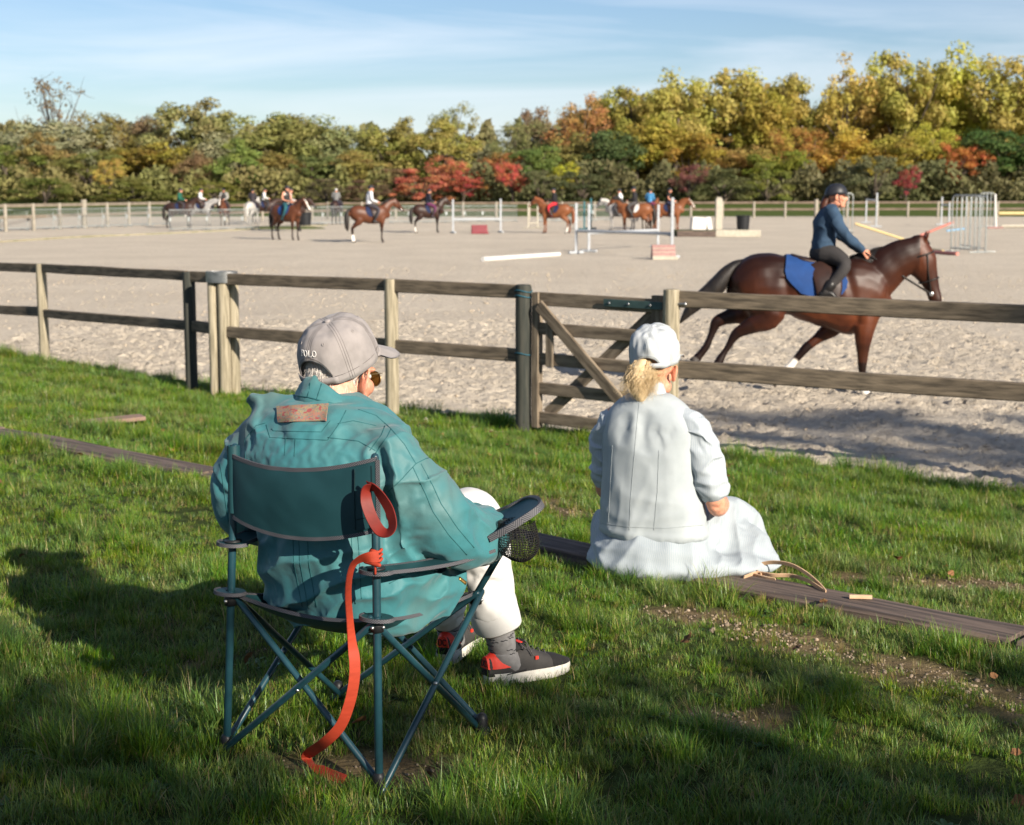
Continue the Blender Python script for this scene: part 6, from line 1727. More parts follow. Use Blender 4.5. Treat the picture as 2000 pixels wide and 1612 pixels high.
# ---- horses and riders waiting further out
def far(label_h, label_r, u, v, yaw, coat, top, legs, scale=1.0, dx=0.0, hz=SAND_Z, mane=None, black=True, helmet=None, **kw):
    p = G(u, v, hz); ph = {k: kw.pop(k) for k in ('socks', 'blaze', 'pad') if k in kw}
    pose = kw.pop('hpose', None)
    make_horse('horse', label_h, COATS[coat], p, R(yaw), pose, scale, .026, mane=mane, black=black, group=None, **ph)
    make_rider(label_r, p, R(yaw), top, legs, scale, None, .022, helmet, **kw)
up_head = dict(poll=(1.02, 1.78), nose=(1.36, 1.38)); low_head = dict(poll=(1.16, 1.56), nose=(1.46, 1.10))
far('bay horse with white hind socks standing side on, rider in a white hooded top', 'rider in a white hooded top on the bay with white hind socks', 722, 474, 20, 'bay', (.62, .63, .66), (.045, .04, .05), 1.04, socks=('hl', 'hr'), pad='navy')
far('small black horse standing between the white hooded rider and the low jump', 'rider in dark jacket and plum breeches on the small black horse', 836, 455, 22, 'dark', (.020, .022, .035), (.11, .025, .075), .98, socks=('hr',), hpose=up_head)
far('bay horse with a white blaze turned three quarters to the camera at left', 'rider in a light short sleeved shirt and dark vest on the blazed bay', 560, 469, -38, 'bay', (.55, .52, .48), (.02, .09, .11), 1.04, blaze=True, sleeves=False, vest=(.03, .028, .028), pad='blue')
far('dark horse mostly hidden behind the blazed bay horse', 'rider in a pale top directly behind the rider with the dark vest', 566, 452, 5, 'dark', (.60, .54, .50), (.05, .04, .04), 1.0)
far('chestnut horse facing left behind the far jump stands, white hind sock', 'rider in a black top and red breeches on the chestnut facing left', 1084, 456, 170, 'chestnut', (.014, .013, .015), (.50, .025, .035), 1.0, socks=('hl',), mane=m_manec, black=False, hpose=up_head)
far('grey horse facing left in the group on the right, only head and chest showing', 'rider in a white shirt with red belt on the grey horse at right', 1212, 450, 168, 'grey', (.66, .66, .68), (.05, .045, .05), .98, mane=m_manew, black=False)
far('reddish chestnut horse facing left in front of the grey', 'rider in a black jacket on the reddish chestnut facing left', 1240, 457, 172, 'chestnut', (.020, .019, .022), (.06, .055, .055), 1.03, black=True, pad='white', hpose=up_head)
far('chestnut horse seen from behind between the riders at right', 'rider in a bright blue shirt and plum breeches in the group at right', 1268, 447, 60, 'chestnut', (.06, .22, .42), (.12, .02, .05), .98)
far('chestnut horse with a white blaze facing right at the end of the group', 'rider in a black sleeveless top on the chestnut facing right', 1304, 452, -12, 'chestnut', (.012, .012, .014), (.03, .03, .06), 1.0, blaze=True, mane=m_manec, black=False, sleeves=False)
far('dark bay horse standing side on behind the crowd barriers at left', 'rider in a green jumper on the dark bay behind the barriers', 352, 446, -3, 'dark', (.015, .10, .065), (.04, .032, .03), 1.0)
far('dappled grey horse facing right behind the barriers', 'rider in a pale shirt on the dappled grey behind the barriers', 392, 441, -2, 'grey', (.58, .57, .56), (.06, .035, .03), 1.0, mane=m_manew, black=False, hpose=low_head)
far('bay horse with white face walking towards the camera behind the barriers', 'rider in a dark vest facing the camera behind the barriers', 439, 441, -92, 'bay', (.30, .29, .27), (.06, .05, .045), 1.0, blaze=True, vest=(.035, .033, .033))
far('white horse seen from behind beside the end of the barriers', 'rider in a dark jacket beside the white horse rump', 494, 439, 78, 'white', (.035, .030, .036), (.04, .035, .04), .98, mane=m_manew, black=False)
far('black horse facing right beyond the white horse', 'rider in a white shirt on the black horse beyond the white horse', 516, 436, 8, 'dark', (.64, .63, .62), (.04, .036, .036), 1.0, hpose=low_head)
far('dark brown horse seen from behind near the far fence, left of the white hooded rider', 'rider in a grey jacket on the dark brown horse near the far fence', 657, 438, 84, 'dark', (.16, .16, .16), (.03, .03, .04), 1.0, helmet=(.45, .44, .44))

# ================================================================== ARENA FURNITURE
m_white_p = mat('white_paint', (.60, .585, .56), (.52, .505, .48), scale=9, rough=.55)
m_greypost = mat('grey_paint', (.40, .42, .44), (.30, .32, .34), scale=12, rough=.55)
m_yellow = mat('yellow_paint', (.56, .43, .20), (.48, .37, .17), scale=7, rough=.55)
m_coral = mat('coral_paint', (.52, .19, .15), (.44, .16, .125), scale=7, rough=.55)
m_cream = mat('cream_paint', (.42, .385, .31), (.34, .31, .25), scale=8, rough=.7)
m_maroon = mat('maroon_paint', (.20, .035, .045), (.15, .028, .035), scale=9, rough=.6)
m_pink = mat('faded_pink_paint', (.32, .18, .165), (.25, .14, .125), scale=9, rough=.7)
m_bluep = mat('blue_green_paint', (.03, .13, .15), (.02, .09, .11), scale=9, rough=.55)
m_lblue = mat('light_blue_paint', (.22, .42, .62), rough=.6)
m_galv = mat('galvanised_tube', (.36, .385, .38), (.28, .30, .295), scale=14, rough=.45, metal=.35)
S = SAND_Z
def gp(u, v): p = G(u, v, S); return Vector((p.x, p.y, S))
def jump(label, pts, H, rail_z, m_post, m_rail_, base=True, cups=False):
    """two uprights on feet with a pole held between them"""
    a, b = pts; t = empty('jump', a, 0, label, 'jump'); d = b - a; dn = d.normalized(); sd = Vector((-dn.y, dn.x, 0))
    for p, h in ((Vector((0, 0, 0)), H[0]), (d, H[1])):
        MB().bar(p, p + Vector((0, 0, h)), .09, .09, up=(1, 0, 0)).build('upright', m_post, t, False, .008)
        if base: mb = MB(); mb.bar(p - sd * .32 + Vector((0, 0, .05)), p + sd * .32 + Vector((0, 0, .05)), .09, .08); mb.build('foot', m_post, t, False, .008)
    if rail_z is not None: MB().tube([dn * .05 + Vector((0, 0, rail_z)), d - dn * .05 + Vector((0, 0, rail_z))], .05, 12, cap='flat').build('pole', m_rail_, t, 'auto')
    if cups:
        for k in range(6): mb = MB(); mb.box((d.x, d.y, .35 + .2 * k), (.12, .12, .03)); mb.build('cup', m_steel, t, False)
    return t
jump('low jump with two pale grey uprights and a grey pole beside the maroon box', (gp(885, 456), gp(978, 455)), (1.70, 1.72), .70, m_greypost, m_greypost)
jump('tall grey jump uprights with a pole between them, in front of the chestnut horses', (gp(1125, 496), gp(1312, 505)), (1.72, 1.92), .78, m_greypost, m_greypost)
jump('second pair of grey uprights standing just behind the tall grey jump', (gp(1150, 493), gp(1285, 484)), (1.68, 1.62), .66, m_greypost, m_greypost)
jump('far jump with a blue green upright and a yellow upright', (gp(1141, 449), gp(1154, 448)), (1.55, 1.72), None, m_bluep, m_yellow)
jump('pair of cream jump uprights left of the chestnut horse', (gp(1032, 447), gp(1050, 446)), (1.40, 1.25), .30, m_cream, m_cream)
jump('grey jump uprights with a row of cups beside the yellow cross pole', (gp(1691, 436), gp(1711, 444)), (1.60, 2.0), 1.55, m_greypost, m_white_p, cups=True)
jump('grey upright standing behind the tubular hoops', (gp(1838, 440), gp(1853, 442)), (1.75, 1.45), 1.25, m_greypost, m_greypost)
def pole(label, a, b, m, r=.05, group=None):
    a, b = Vector(a), Vector(b); mb = MB(); d = b - a; mb.tube([Vector((0, 0, 0)), d], r, 14, cap='flat'); o = mb.build('pole', m, None, 'auto', .0, a); return tag(o, label, 'pole', group)
def gz_(u, v, z): return G(u, v, S + z)
pole('white pole lying on the sand in the middle of the arena', gz_(943, 507, .06), gz_(1092, 497, .06), m_white_p, .075)
pa = gp(1765, 470); yy = pa.y
pole('yellow pole slanting down behind the galloping rider', atY(1670, 437, yy), atY(1775, 471, yy), m_yellow, .055)
pole('coral pole slanting up to the right above the horse head', atY(1786, 465, yy), atY(1862, 434, yy), m_coral, .055)
p1 = gp(1800, 494); pole('coral pole lying on the sand beyond the horse head', (p1.x, p1.y, S + .06), G(1870, 496, S + .06), m_coral, .06)
pole('short yellow pole lying behind the coral pole', G(1790, 484, S + .06), G(1842, 491, S + .06), m_yellow, .05)
a1, a2 = gp(1952, 446), gp(2110, 446)
pole('upper yellow pole at the right edge beside the white upright', atY(1950, 417, a1.y), atY(2110, 417, a1.y), m_yellow, .10)
pole('lower pale yellow pole near the sand at the right edge', atY(1955, 442, a1.y - .5), atY(2110, 441, a1.y - .5), m_cream, .09)
u0 = gp(1945, 447); t = empty('jump_upright', u0, 0, 'white jump upright with foot holding the yellow poles at right', 'jump')
MB().bar((0, 0, 0), (-.12, 0, 1.95), .13, .10, up=(1, 0, 0)).build('upright', m_white_p, t, False, .01); mb = MB(); mb.bar((-.5, -.05, .06), (.4, -.05, .06), .12, .10); mb.build('foot', m_pink, t, False, .01)
b0 = gp(1870, 466); pole('light blue pole on the sand behind the tubular hoops', gz_(1850, 451, .05), gz_(1885, 447, .05), m_lblue, .05)
def hoop(label, a, b, H, nb, group='tubular jump wings'):
    """wing of bent tube: a hoop with uprights inside"""
    t = empty('jump_wing', a, 0, label, 'jump', group); d = b - a; L = d.length; dn = d / L; r = min(.16, L * .3)
    pts = [Vector((0, 0, 0)), Vector((0, 0, H - r))] + [dn * (r - r * math.cos(x)) + Vector((0, 0, H - r + r * math.sin(x))) for x in (.5, 1.0, 1.5708)] + [dn * (L - r + r * math.sin(x)) + Vector((0, 0, H - r + r * math.cos(x))) for x in (.0, .55, 1.05, 1.5708)] + [d]
    MB().tube(pts, .026, 8).build('hoop', m_galv, t)
    for k in range(nb):
        f = (k + 1) / (nb + 1); MB().tube([d * f + Vector((0, 0, .08)), d * f + Vector((0, 0, H - .02))], .017 if nb > 3 else .022, 6).build('bar', m_galv, t)
    MB().tube([Vector((0, 0, .12)), d + Vector((0, 0, .12))], .02, 6).build('crossbar', m_galv, t)
    sd = Vector((-dn.y, dn.x, 0))
    for p in (Vector((0, 0, .02)), d + Vector((0, 0, .02))): MB().tube([p - sd * .35, p + sd * .35], .022, 6).build('foot', m_galv, t)
hoop('near tubular steel wing nearest the horse head, with upright bars', gp(1857, 491), gp(1910, 494), 1.98, 5)
hoop('tubular steel wing just right of and behind the near one', gp(1876, 485), gp(1924, 493), 1.95, 4)
hoop('tubular steel wing further off beside the white upright', gp(1912, 446), gp(1940, 446), 2.0, 3)
hoop('tubular steel wing half hidden behind the galloping rider', gp(1638, 455), gp(1664, 455), 2.0, 2)
def box_thing(name, label, cat, u0_, u1_, v, h, dep, m, top=None, yaw=0):
    a, b = gp(u0_, v), gp(u1_, v); w = (b - a).length; t = empty(name, (a + b) / 2 + Vector((0, dep / 2, 0)), R(yaw), label, cat)
    mb = MB(); mb.box((0, 0, h / 2), (w, dep, h)); mb.build('side', m, t, False, .02)
    if top: mb = MB(); mb.box((0, 0, h + .02), (w * 1.03, dep * 1.05, .05)); mb.build('top', top, t, False, .01)
    return t
def filler(label, u0_, u1_, v, h, m, yaw=0, bm=None):
    """sloping jump filler: plank front on a wider foot"""
    a, b = gp(u0_, v), gp(u1_, v); w = (b - a).length; t = empty('jump_filler', (a + b) / 2, R(yaw), label, 'jump filler')
    mb = MB(); mb.loft([np.array([(x, -.12, .05), (x, .25, .05), (x, .12, h), (x, .0, h)]) for x in (-w / 2, w / 2)]); mb.build('panel', m, t, False, .01)
    mb = MB(); mb.bar((-w / 2 - .03, -.22, .05), (w / 2 + .03, -.22, .05), .12, .10); mb.build('foot', bm or m, t, False, .01)
    for k in (1, 2, 3): mb = MB(); mb.bar((-w / 2, -.125 + .025 * k, h * k / 4), (w / 2, -.125 + .03 * k, h * k / 4), .012, .02); mb.build('slat', bm or m, t, False)
filler('maroon jump filler box lying between the low jump uprights', 921, 952, 457, .44, m_maroon, 8)
filler('faded pink jump filler at the foot of the tall grey jump', 1273, 1319, 507, .46, m_pink, 6, m_cream)
# island with post, bucket and white block
i0 = gp(1333, 464); i1 = gp(1473, 462); w = (i1 - i0).length
t = empty('low_bank', (i0 + i1) / 2 + Vector((0, 1.6, 0)), 0, 'low timber edged bank with grass on top at right of the horse group', 'bank')
mb = MB(); mb.box((-w * .27, -1.6, .14), (w * .46, .16, .28)); mb.build('sleeper', m_sleeper, t, False, .02)
mb = MB(); mb.box((w * .23, -1.6, .16), (w * .54, .18, .32)); mb.build('sleeper', m_cream, t, False, .02)
mb = MB(); mb.box((0, 0, .13), (w * .98, 3.0, .26)); mb.build('soil', mat('bank_grass', (.07, .10, .025), (.10, .09, .04), scale=6, rough=.95, bump=1, bscale=30, bdist=.05), t, False, .04)
def tub(label, u, v, r, h, m):
    p = gp(u, v); t = empty('tub', p + Vector((0, r, 0)), 0, label, 'tub'); mb = MB(); a = np.arange(20) * 2 * math.pi / 20
    mb.loft([np.stack([r * k * np.cos(a), r * k * np.sin(a), np.full(20, z)], 1) for k, z in ((.86, 0), (.95, h * .6), (1, h), (.93, h), (.85, .1))]); mb.build('shell', m, t, 'auto')
    mb = MB(); mb.tube([(r * 1.02 * math.cos(x), r * 1.02 * math.sin(x), h - .03) for x in np.linspace(0, 6.283, 21)], .03, 6); mb.build('rim', m, t); return t
tub('black round tub standing on the low bank', 1453, 449, .38, .78, m_black)
tub('black tub behind the blazed bay horse at left', 594, 441, .42, .80, m_black)
p = gp(1403, 450); t = empty('stone_post', p, 0, 'thick pale post standing on the low bank beside the tub', 'post'); mb = MB(); mb.box((0, 0, .85), (.36, .36, 1.7)); mb.build('shaft', m_cream, t, False, .03); mb = MB(); mb.box((0, 0, 1.74), (.26, .26, .08)); mb.build('cap', m_cream, t, False, .02)
p0, p1 = gp(1349, 450), gp(1391, 450); w = (p1 - p0).length
t = empty('block', (p0 + p1) / 2, R(4), 'broken white block lying on the low bank', 'block')
mb = MB(); mb.box((-.18, 0, .35), (w * .68, .6, .70), Matrix.Rotation(R(4), 3, 'Y')); mb.build('slab', m_white_p, t, False, .04); mb = MB(); mb.box((w * .34, .1, .36), (w * .24, .5, .72), Matrix.Rotation(R(-10), 3, 'Y')); mb.build('slab', m_white_p, t, False, .04)
p = gp(548, 447); me = MB(); me.ell((0, 0, 0), (2.6, 1.6, .16), n=24, m=8); o = me.build('grass_mound', MATS['bank_grass'], None, True, 0, (p.x, p.y, S)); tag(o, 'small grassy mound behind the blazed bay horse', 'mound')
# red tape hanging at the far rider
# ------------------------------------------------------------------ crowd barriers
def barrier_proto():
    t = empty('crowd_barrier'); W_, H = 2.2, 1.10
    MB().tube([(-W_ / 2, 0, .12), (-W_ / 2, 0, H), (W_ / 2, 0, H), (W_ / 2, 0, .12), (-W_ / 2, 0, .12)], .022, 8).build('frame', m_galv, t)
    mb = MB()
    for k in range(1, 17): x = -W_ / 2 + W_ * k / 17; mb.bar((x, 0, .12), (x, 0, H), .016, .016, up=(1, 0, 0))
    mb.build('bars', m_galv, t, False)['kind'] = 'stuff'
    for x in (-.85, .85): MB().tube([(x, -.3, .02), (x, 0, .12), (x, .3, .02)], .022, 6).build('foot', m_galv, t)
    mb = MB(); mb.box((-W_ / 2 + .05, -.05, .62), (.24, .02, .22)); mb.build('plate', m_galv, t, False)
    return t
bproto = barrier_proto(); first = True
bl = []
def brow(ua, va, ub, vb, n, word):
    a, b = gp(ua, va), gp(ub, vb)
    for k in range(n):
        p, q = a + (b - a) * (k / n), a + (b - a) * ((k + 1) / n); bl.append(((p + q) / 2, math.atan2(q.y - p.y, q.x - p.x), (q - p).length / 2.2, ('only', 'first', 'second', 'third', 'fourth', 'fifth', 'sixth', 'seventh')[k + 1] + ' crowd barrier from the left in the row ' + word, word))
brow(0, 452, 330, 441, 7, 'along the left fence')
brow(331, 452, 506, 449, 5, 'in front of the horses at left')
brow(592, 440, 700, 438, 3, 'near the far rider in grey')
brow(760, 437, 1010, 434, 7, 'behind the low jump')
brow(1050, 434, 1190, 432, 4, 'behind the blue green upright')
for k, (p, yw, sc_, lab, word) in enumerate(bl):
    o = bproto if k == 0 else copy_tree(bproto)
    o.location = p; o.rotation_euler = (0, 0, yw); o.scale = (sc_, 1, 1.02)
    tag(o, lab, 'barrier', 'crowd barriers ' + word)
# grass edged line across the left of the arena
pl_ = [G(u, v, S) for u, v in ((-60, 481), (0, 474), (160, 464), (330, 457), (505, 448), (640, 441))]
mb = MB(); A = spline([(p.x, p.y, S) for p in pl_], 10); mb.loft([np.array([(a[0], a[1] - .28, S - .02), (a[0], a[1] - .12, S + .07), (a[0], a[1] + .12, S + .07), (a[0], a[1] + .28, S - .02)]) for a in A])
tag(mb.build('arena_kerb', mat('kerb_turf', (.20, .19, .10), (.34, .29, .20), scale=2.5, rough=.95, bump=.6, bscale=20, bdist=.03)), kind='structure')
# ------------------------------------------------------------------ far fences
m_fpost = mat('far_post_wood', (.30, .27, .22), (.23, .205, .165), scale=5, rough=.9)
m_frail = mat('far_rail_wood', (.16, .12, .09), (.10, .075, .055), scale=2, rough=.9)
m_frail2 = mat('pale_rail_wood', (.22, .185, .14), (.17, .14, .105), scale=2, rough=.9)
def far_fence(label, a, b, n, mr, H=1.25, big=()):
    t = empty('wooden_fence', a, 0, label, 'fence'); d = b - a
    for k in range(n + 1):
        q = d * (k / n); r = .17 if k in big else .10
        MB().tube([q + Vector((0, 0, -.1)), q + Vector((0, 0, H * (1.12 if k in big else 1)))], r, 10, cap='flat').build('post', m_fpost, t, 'auto')
    for k in range(n):
        for z in (H - .10, H * .52):
            p, q = d * (k / n), d * ((k + 1) / n); MB().bar(p + Vector((0, .0, z)), q + Vector((0, .0, z)), .06, .17).build('rail', mr, t, False)
fa, fb, fc, fd = gp(-110, 459), gp(330, 437), gp(640, 428.5), gp(2120, 424)
fb.z = fc.z = -.6
far_fence('long pale wooden fence along the left side behind the crowd barriers', fa, fb, 9, m_frail2, 1.45, (5,))
far_fence('dark railed wooden fence behind the waiting horses at left', fb, fc, 9, m_frail)
far_fence('long dark railed wooden fence with pale posts across the far side', fc, fd, 24, m_frail, 1.30, (15,))

# ================================================================== AUTUMN TREES
m_leaf = bpy.data.materials.new('leaf'); m_leaf.use_nodes = True
nt = m_leaf.node_tree; b = nt.nodes['Principled BSDF']; out = nt.nodes['Material Output']
oi = nt.nodes.new('ShaderNodeObjectInfo'); at = nt.nodes.new('ShaderNodeAttribute'); at.attribute_name = 'Col'
sp = nt.nodes.new('ShaderNodeSeparateColor'); nt.links.new(at.outputs['Color'], sp.inputs[0])
hs = nt.nodes.new('ShaderNodeHueSaturation'); nt.links.new(oi.outputs['Color'], hs.inputs['Color'])
nt.links.new(_range(nt, sp.outputs[0], 0, 1, 1.65, 3.0), hs.inputs['Value'])
nt.links.new(_range(nt, sp.outputs[1], 0, 1, .478, .524), hs.inputs['Hue'])
nt.links.new(hs.outputs[0], b.inputs['Base Color']); b.inputs['Roughness'].default_value = .6; b.inputs['Specular IOR Level'].default_value = .2
tr = nt.nodes.new('ShaderNodeBsdfTranslucent'); nt.links.new(hs.outputs[0], tr.inputs['Color'])
mx = nt.nodes.new('ShaderNodeMixShader'); mx.inputs[0].default_value = .48
nt.links.new(b.outputs[0], mx.inputs[1]); nt.links.new(tr.outputs[0], mx.inputs[2]); nt.links.new(mx.outputs[0], out.inputs['Surface'])
m_bark = mat('bark', (.11, .085, .065), (.06, .048, .038), scale=4, rough=.95, bump=.6, bscale=12, bdist=.05, stretch=(2, 2, .4))
rt_ = np.random.RandomState(21)
def crown_mesh(kind, seed):
    """unit crown: width 1 (radius .5), height 1 above z = 0; leaf clumps over an uneven volume"""
    r = np.random.RandomState(seed); cl = []
    n = {'round': 62, 'tall': 58, 'shrub': 44, 'sparse': 42, 'cone': 48, 'airy': 66}[kind]
    lobes = [(r.uniform(-.22, .22), r.uniform(-.22, .22), r.uniform(.40, .78), r.uniform(.20, .33)) for _ in range(7)] + [(0, 0, .5, .38)]
    while len(cl) < n:
        if kind in ('round', 'tall', 'airy'):
            L = lobes[r.randint(len(lobes))]; d = r.normal(0, 1, 3); d /= np.linalg.norm(d); q = np.array(L[:3]) + d * L[3] * r.uniform(.65, 1.0) * (1, 1, 1.0)
            if q[2] < .06 or q[2] > 1 or math.hypot(q[0], q[1]) > .52: continue
        elif kind == 'shrub':
            a = r.uniform(0, 6.28); z = r.uniform(.02, .95); rad = .5 * math.sqrt(max(0, 1 - (z * .95) ** 2)) * r.uniform(.55, 1.0); q = np.array((rad * math.cos(a), rad * math.sin(a), z))
        elif kind == 'cone':
            a = r.uniform(0, 6.28); z = r.uniform(.03, .98) ; rad = .48 * (1 - z ** 1.6) ** .8 * r.uniform(.6, 1.0); q = np.array((rad * math.cos(a), rad * math.sin(a), z))
        else:
            a = r.uniform(0, 6.28); z = r.uniform(.25, .98); rad = .45 * math.sin(math.pi * min(1, z * .9)) * r.uniform(.2, 1.0); q = np.array((rad * math.cos(a), rad * math.sin(a), z))
        cl.append(q)
    vs, fs, cs = [], [], []
    per = {'round': 130, 'tall': 130, 'shrub': 140, 'sparse': 18, 'cone': 135, 'airy': 80}[kind]; cr = {'sparse': .075, 'airy': .085}.get(kind, .105)
    for q in cl:
        hue = r.rand(); val = r.uniform(.3, .75); k = cr * r.uniform(.7, 1.35)
        for _ in range(int(per * r.uniform(.6, 1.3))):
            d = r.normal(0, 1, 3); d /= np.linalg.norm(d); p = q + d * k * r.rand() ** .45 * (1, 1, .78)
            nn = d + (0, 0, .5) + r.normal(0, .5, 3); nn /= np.linalg.norm(nn); u = np.cross(nn, r.normal(0, 1, 3)); u /= np.linalg.norm(u); w = np.cross(nn, u)
            s = .0185 * r.uniform(.6, 1.4) * (.8 if kind in ('sparse', 'airy') else 1); o = len(vs)
            vs += [p - u * s, p + w * s * .62, p + u * s, p - w * s * .62]; fs.append((o, o + 1, o + 2, o + 3))
            c = (np.clip(val + r.normal(0, .12), 0, 1), np.clip(hue + r.normal(0, .15), 0, 1), 0); cs += [c] * 4
    A_ = np.array(vs); lo_, hi_ = np.percentile(A_, .5, axis=0), np.percentile(A_, 99.5, axis=0)
    nrmz = lambda q_: np.stack([(q_[:, 0] - (lo_[0] + hi_[0]) / 2) / (hi_[0] - lo_[0]), (q_[:, 1] - (lo_[1] + hi_[1]) / 2) / (hi_[1] - lo_[1]), q_[:, 2] / hi_[2]], 1)
    vs = nrmz(A_)
    me = bpy.data.meshes.new('crown'); me.from_pydata([tuple(v) for v in vs], [], fs); me.update(); set_color(me, np.array(cs)); me.materials.append(m_leaf)
    # trunk with limbs to some clumps
    mb = MB(); fork = {'shrub': .05, 'cone': .12}.get(kind, .22)
    mb.tube([(0, 0, -.28), (.01, 0, -.05), (r.uniform(-.03, .03), .02, fork), (r.uniform(-.04, .04), 0, .55)], [.034, .026, .022, .010], 8, 2)
    for q in cl[:: (2 if kind == 'sparse' else 4)]:
        m_ = np.array((q[0] * .45, q[1] * .45, fork + (q[2] - fork) * .45)); mb.tube([(0, 0, fork * r.uniform(.5, 1)), m_ + r.normal(0, .02, 3), q], [.013, .008, .003], 5, 2)
        if kind == 'sparse':
            for _ in range(5): d = r.normal(0, 1, 3) * .085 + (0, 0, .05); mb.tube([q, q + d * .5 + r.normal(0, .01, 3), q + d], [.003, .002, .0012], 4)
    tm_ = mb.mesh('trunk'); setco(tm_, nrmz(vco(tm_))); tm_.materials.append(m_bark); tm_.polygons.foreach_set('use_smooth', [True] * len(tm_.polygons))
    return me, tm_
CROWNS = {k: [crown_mesh(k, 100 + i * 17 + j) for j in range(nv)] for i, (k, nv) in enumerate((('round', 4), ('tall', 4), ('shrub', 4), ('sparse', 1), ('cone', 2), ('airy', 3)))}
cnt = {}
def tree(u, vtop, wpx, depth, kind, col, label, cat='tree', base=None, k0=.16):
    zb = float(ground_h(np.array([0.0]), np.array([depth]))[0]); x = atY(u, 380, depth).x; ztop = atY(u, vtop, depth).z
    W_ = wpx / 2000 * 2000 / F_PX * depth; H = ztop - zb
    i = cnt.get(kind, 0); cnt[kind] = i + 1; cm, tm_ = CROWNS[kind][i % len(CROWNS[kind])]
    t = empty(cat, (x, depth, zb), rt_.uniform(0, 6.28), label, cat)
    kk = k0 if cat == 'tree' else .03
    for me_, nm in ((cm, 'crown'), (tm_, 'trunk')):
        o = bpy.data.objects.new(nm, me_); COL.objects.link(o); o.parent = t
        o.scale = (W_ * 1.04, W_ * 1.04, H * (1 - kk)); o.location = (0, 0, H * kk)
        if nm == 'crown': o.color = (col[0], col[1], col[2], 1); o['kind'] = 'stuff'
    return t
OLV, YGR, OCH, RUS, RED, DKG, GRG, BRN, YEL, ORG, MAR, BGR = (.130, .122, .048), (.190, .168, .044), (.180, .126, .040), (.150, .085, .036), (.250, .090, .055), (.062, .072, .028), (.150, .150, .085), (.105, .078, .044), (.240, .182, .050), (.205, .110, .042), (.110, .048, .040), (.105, .130, .034)
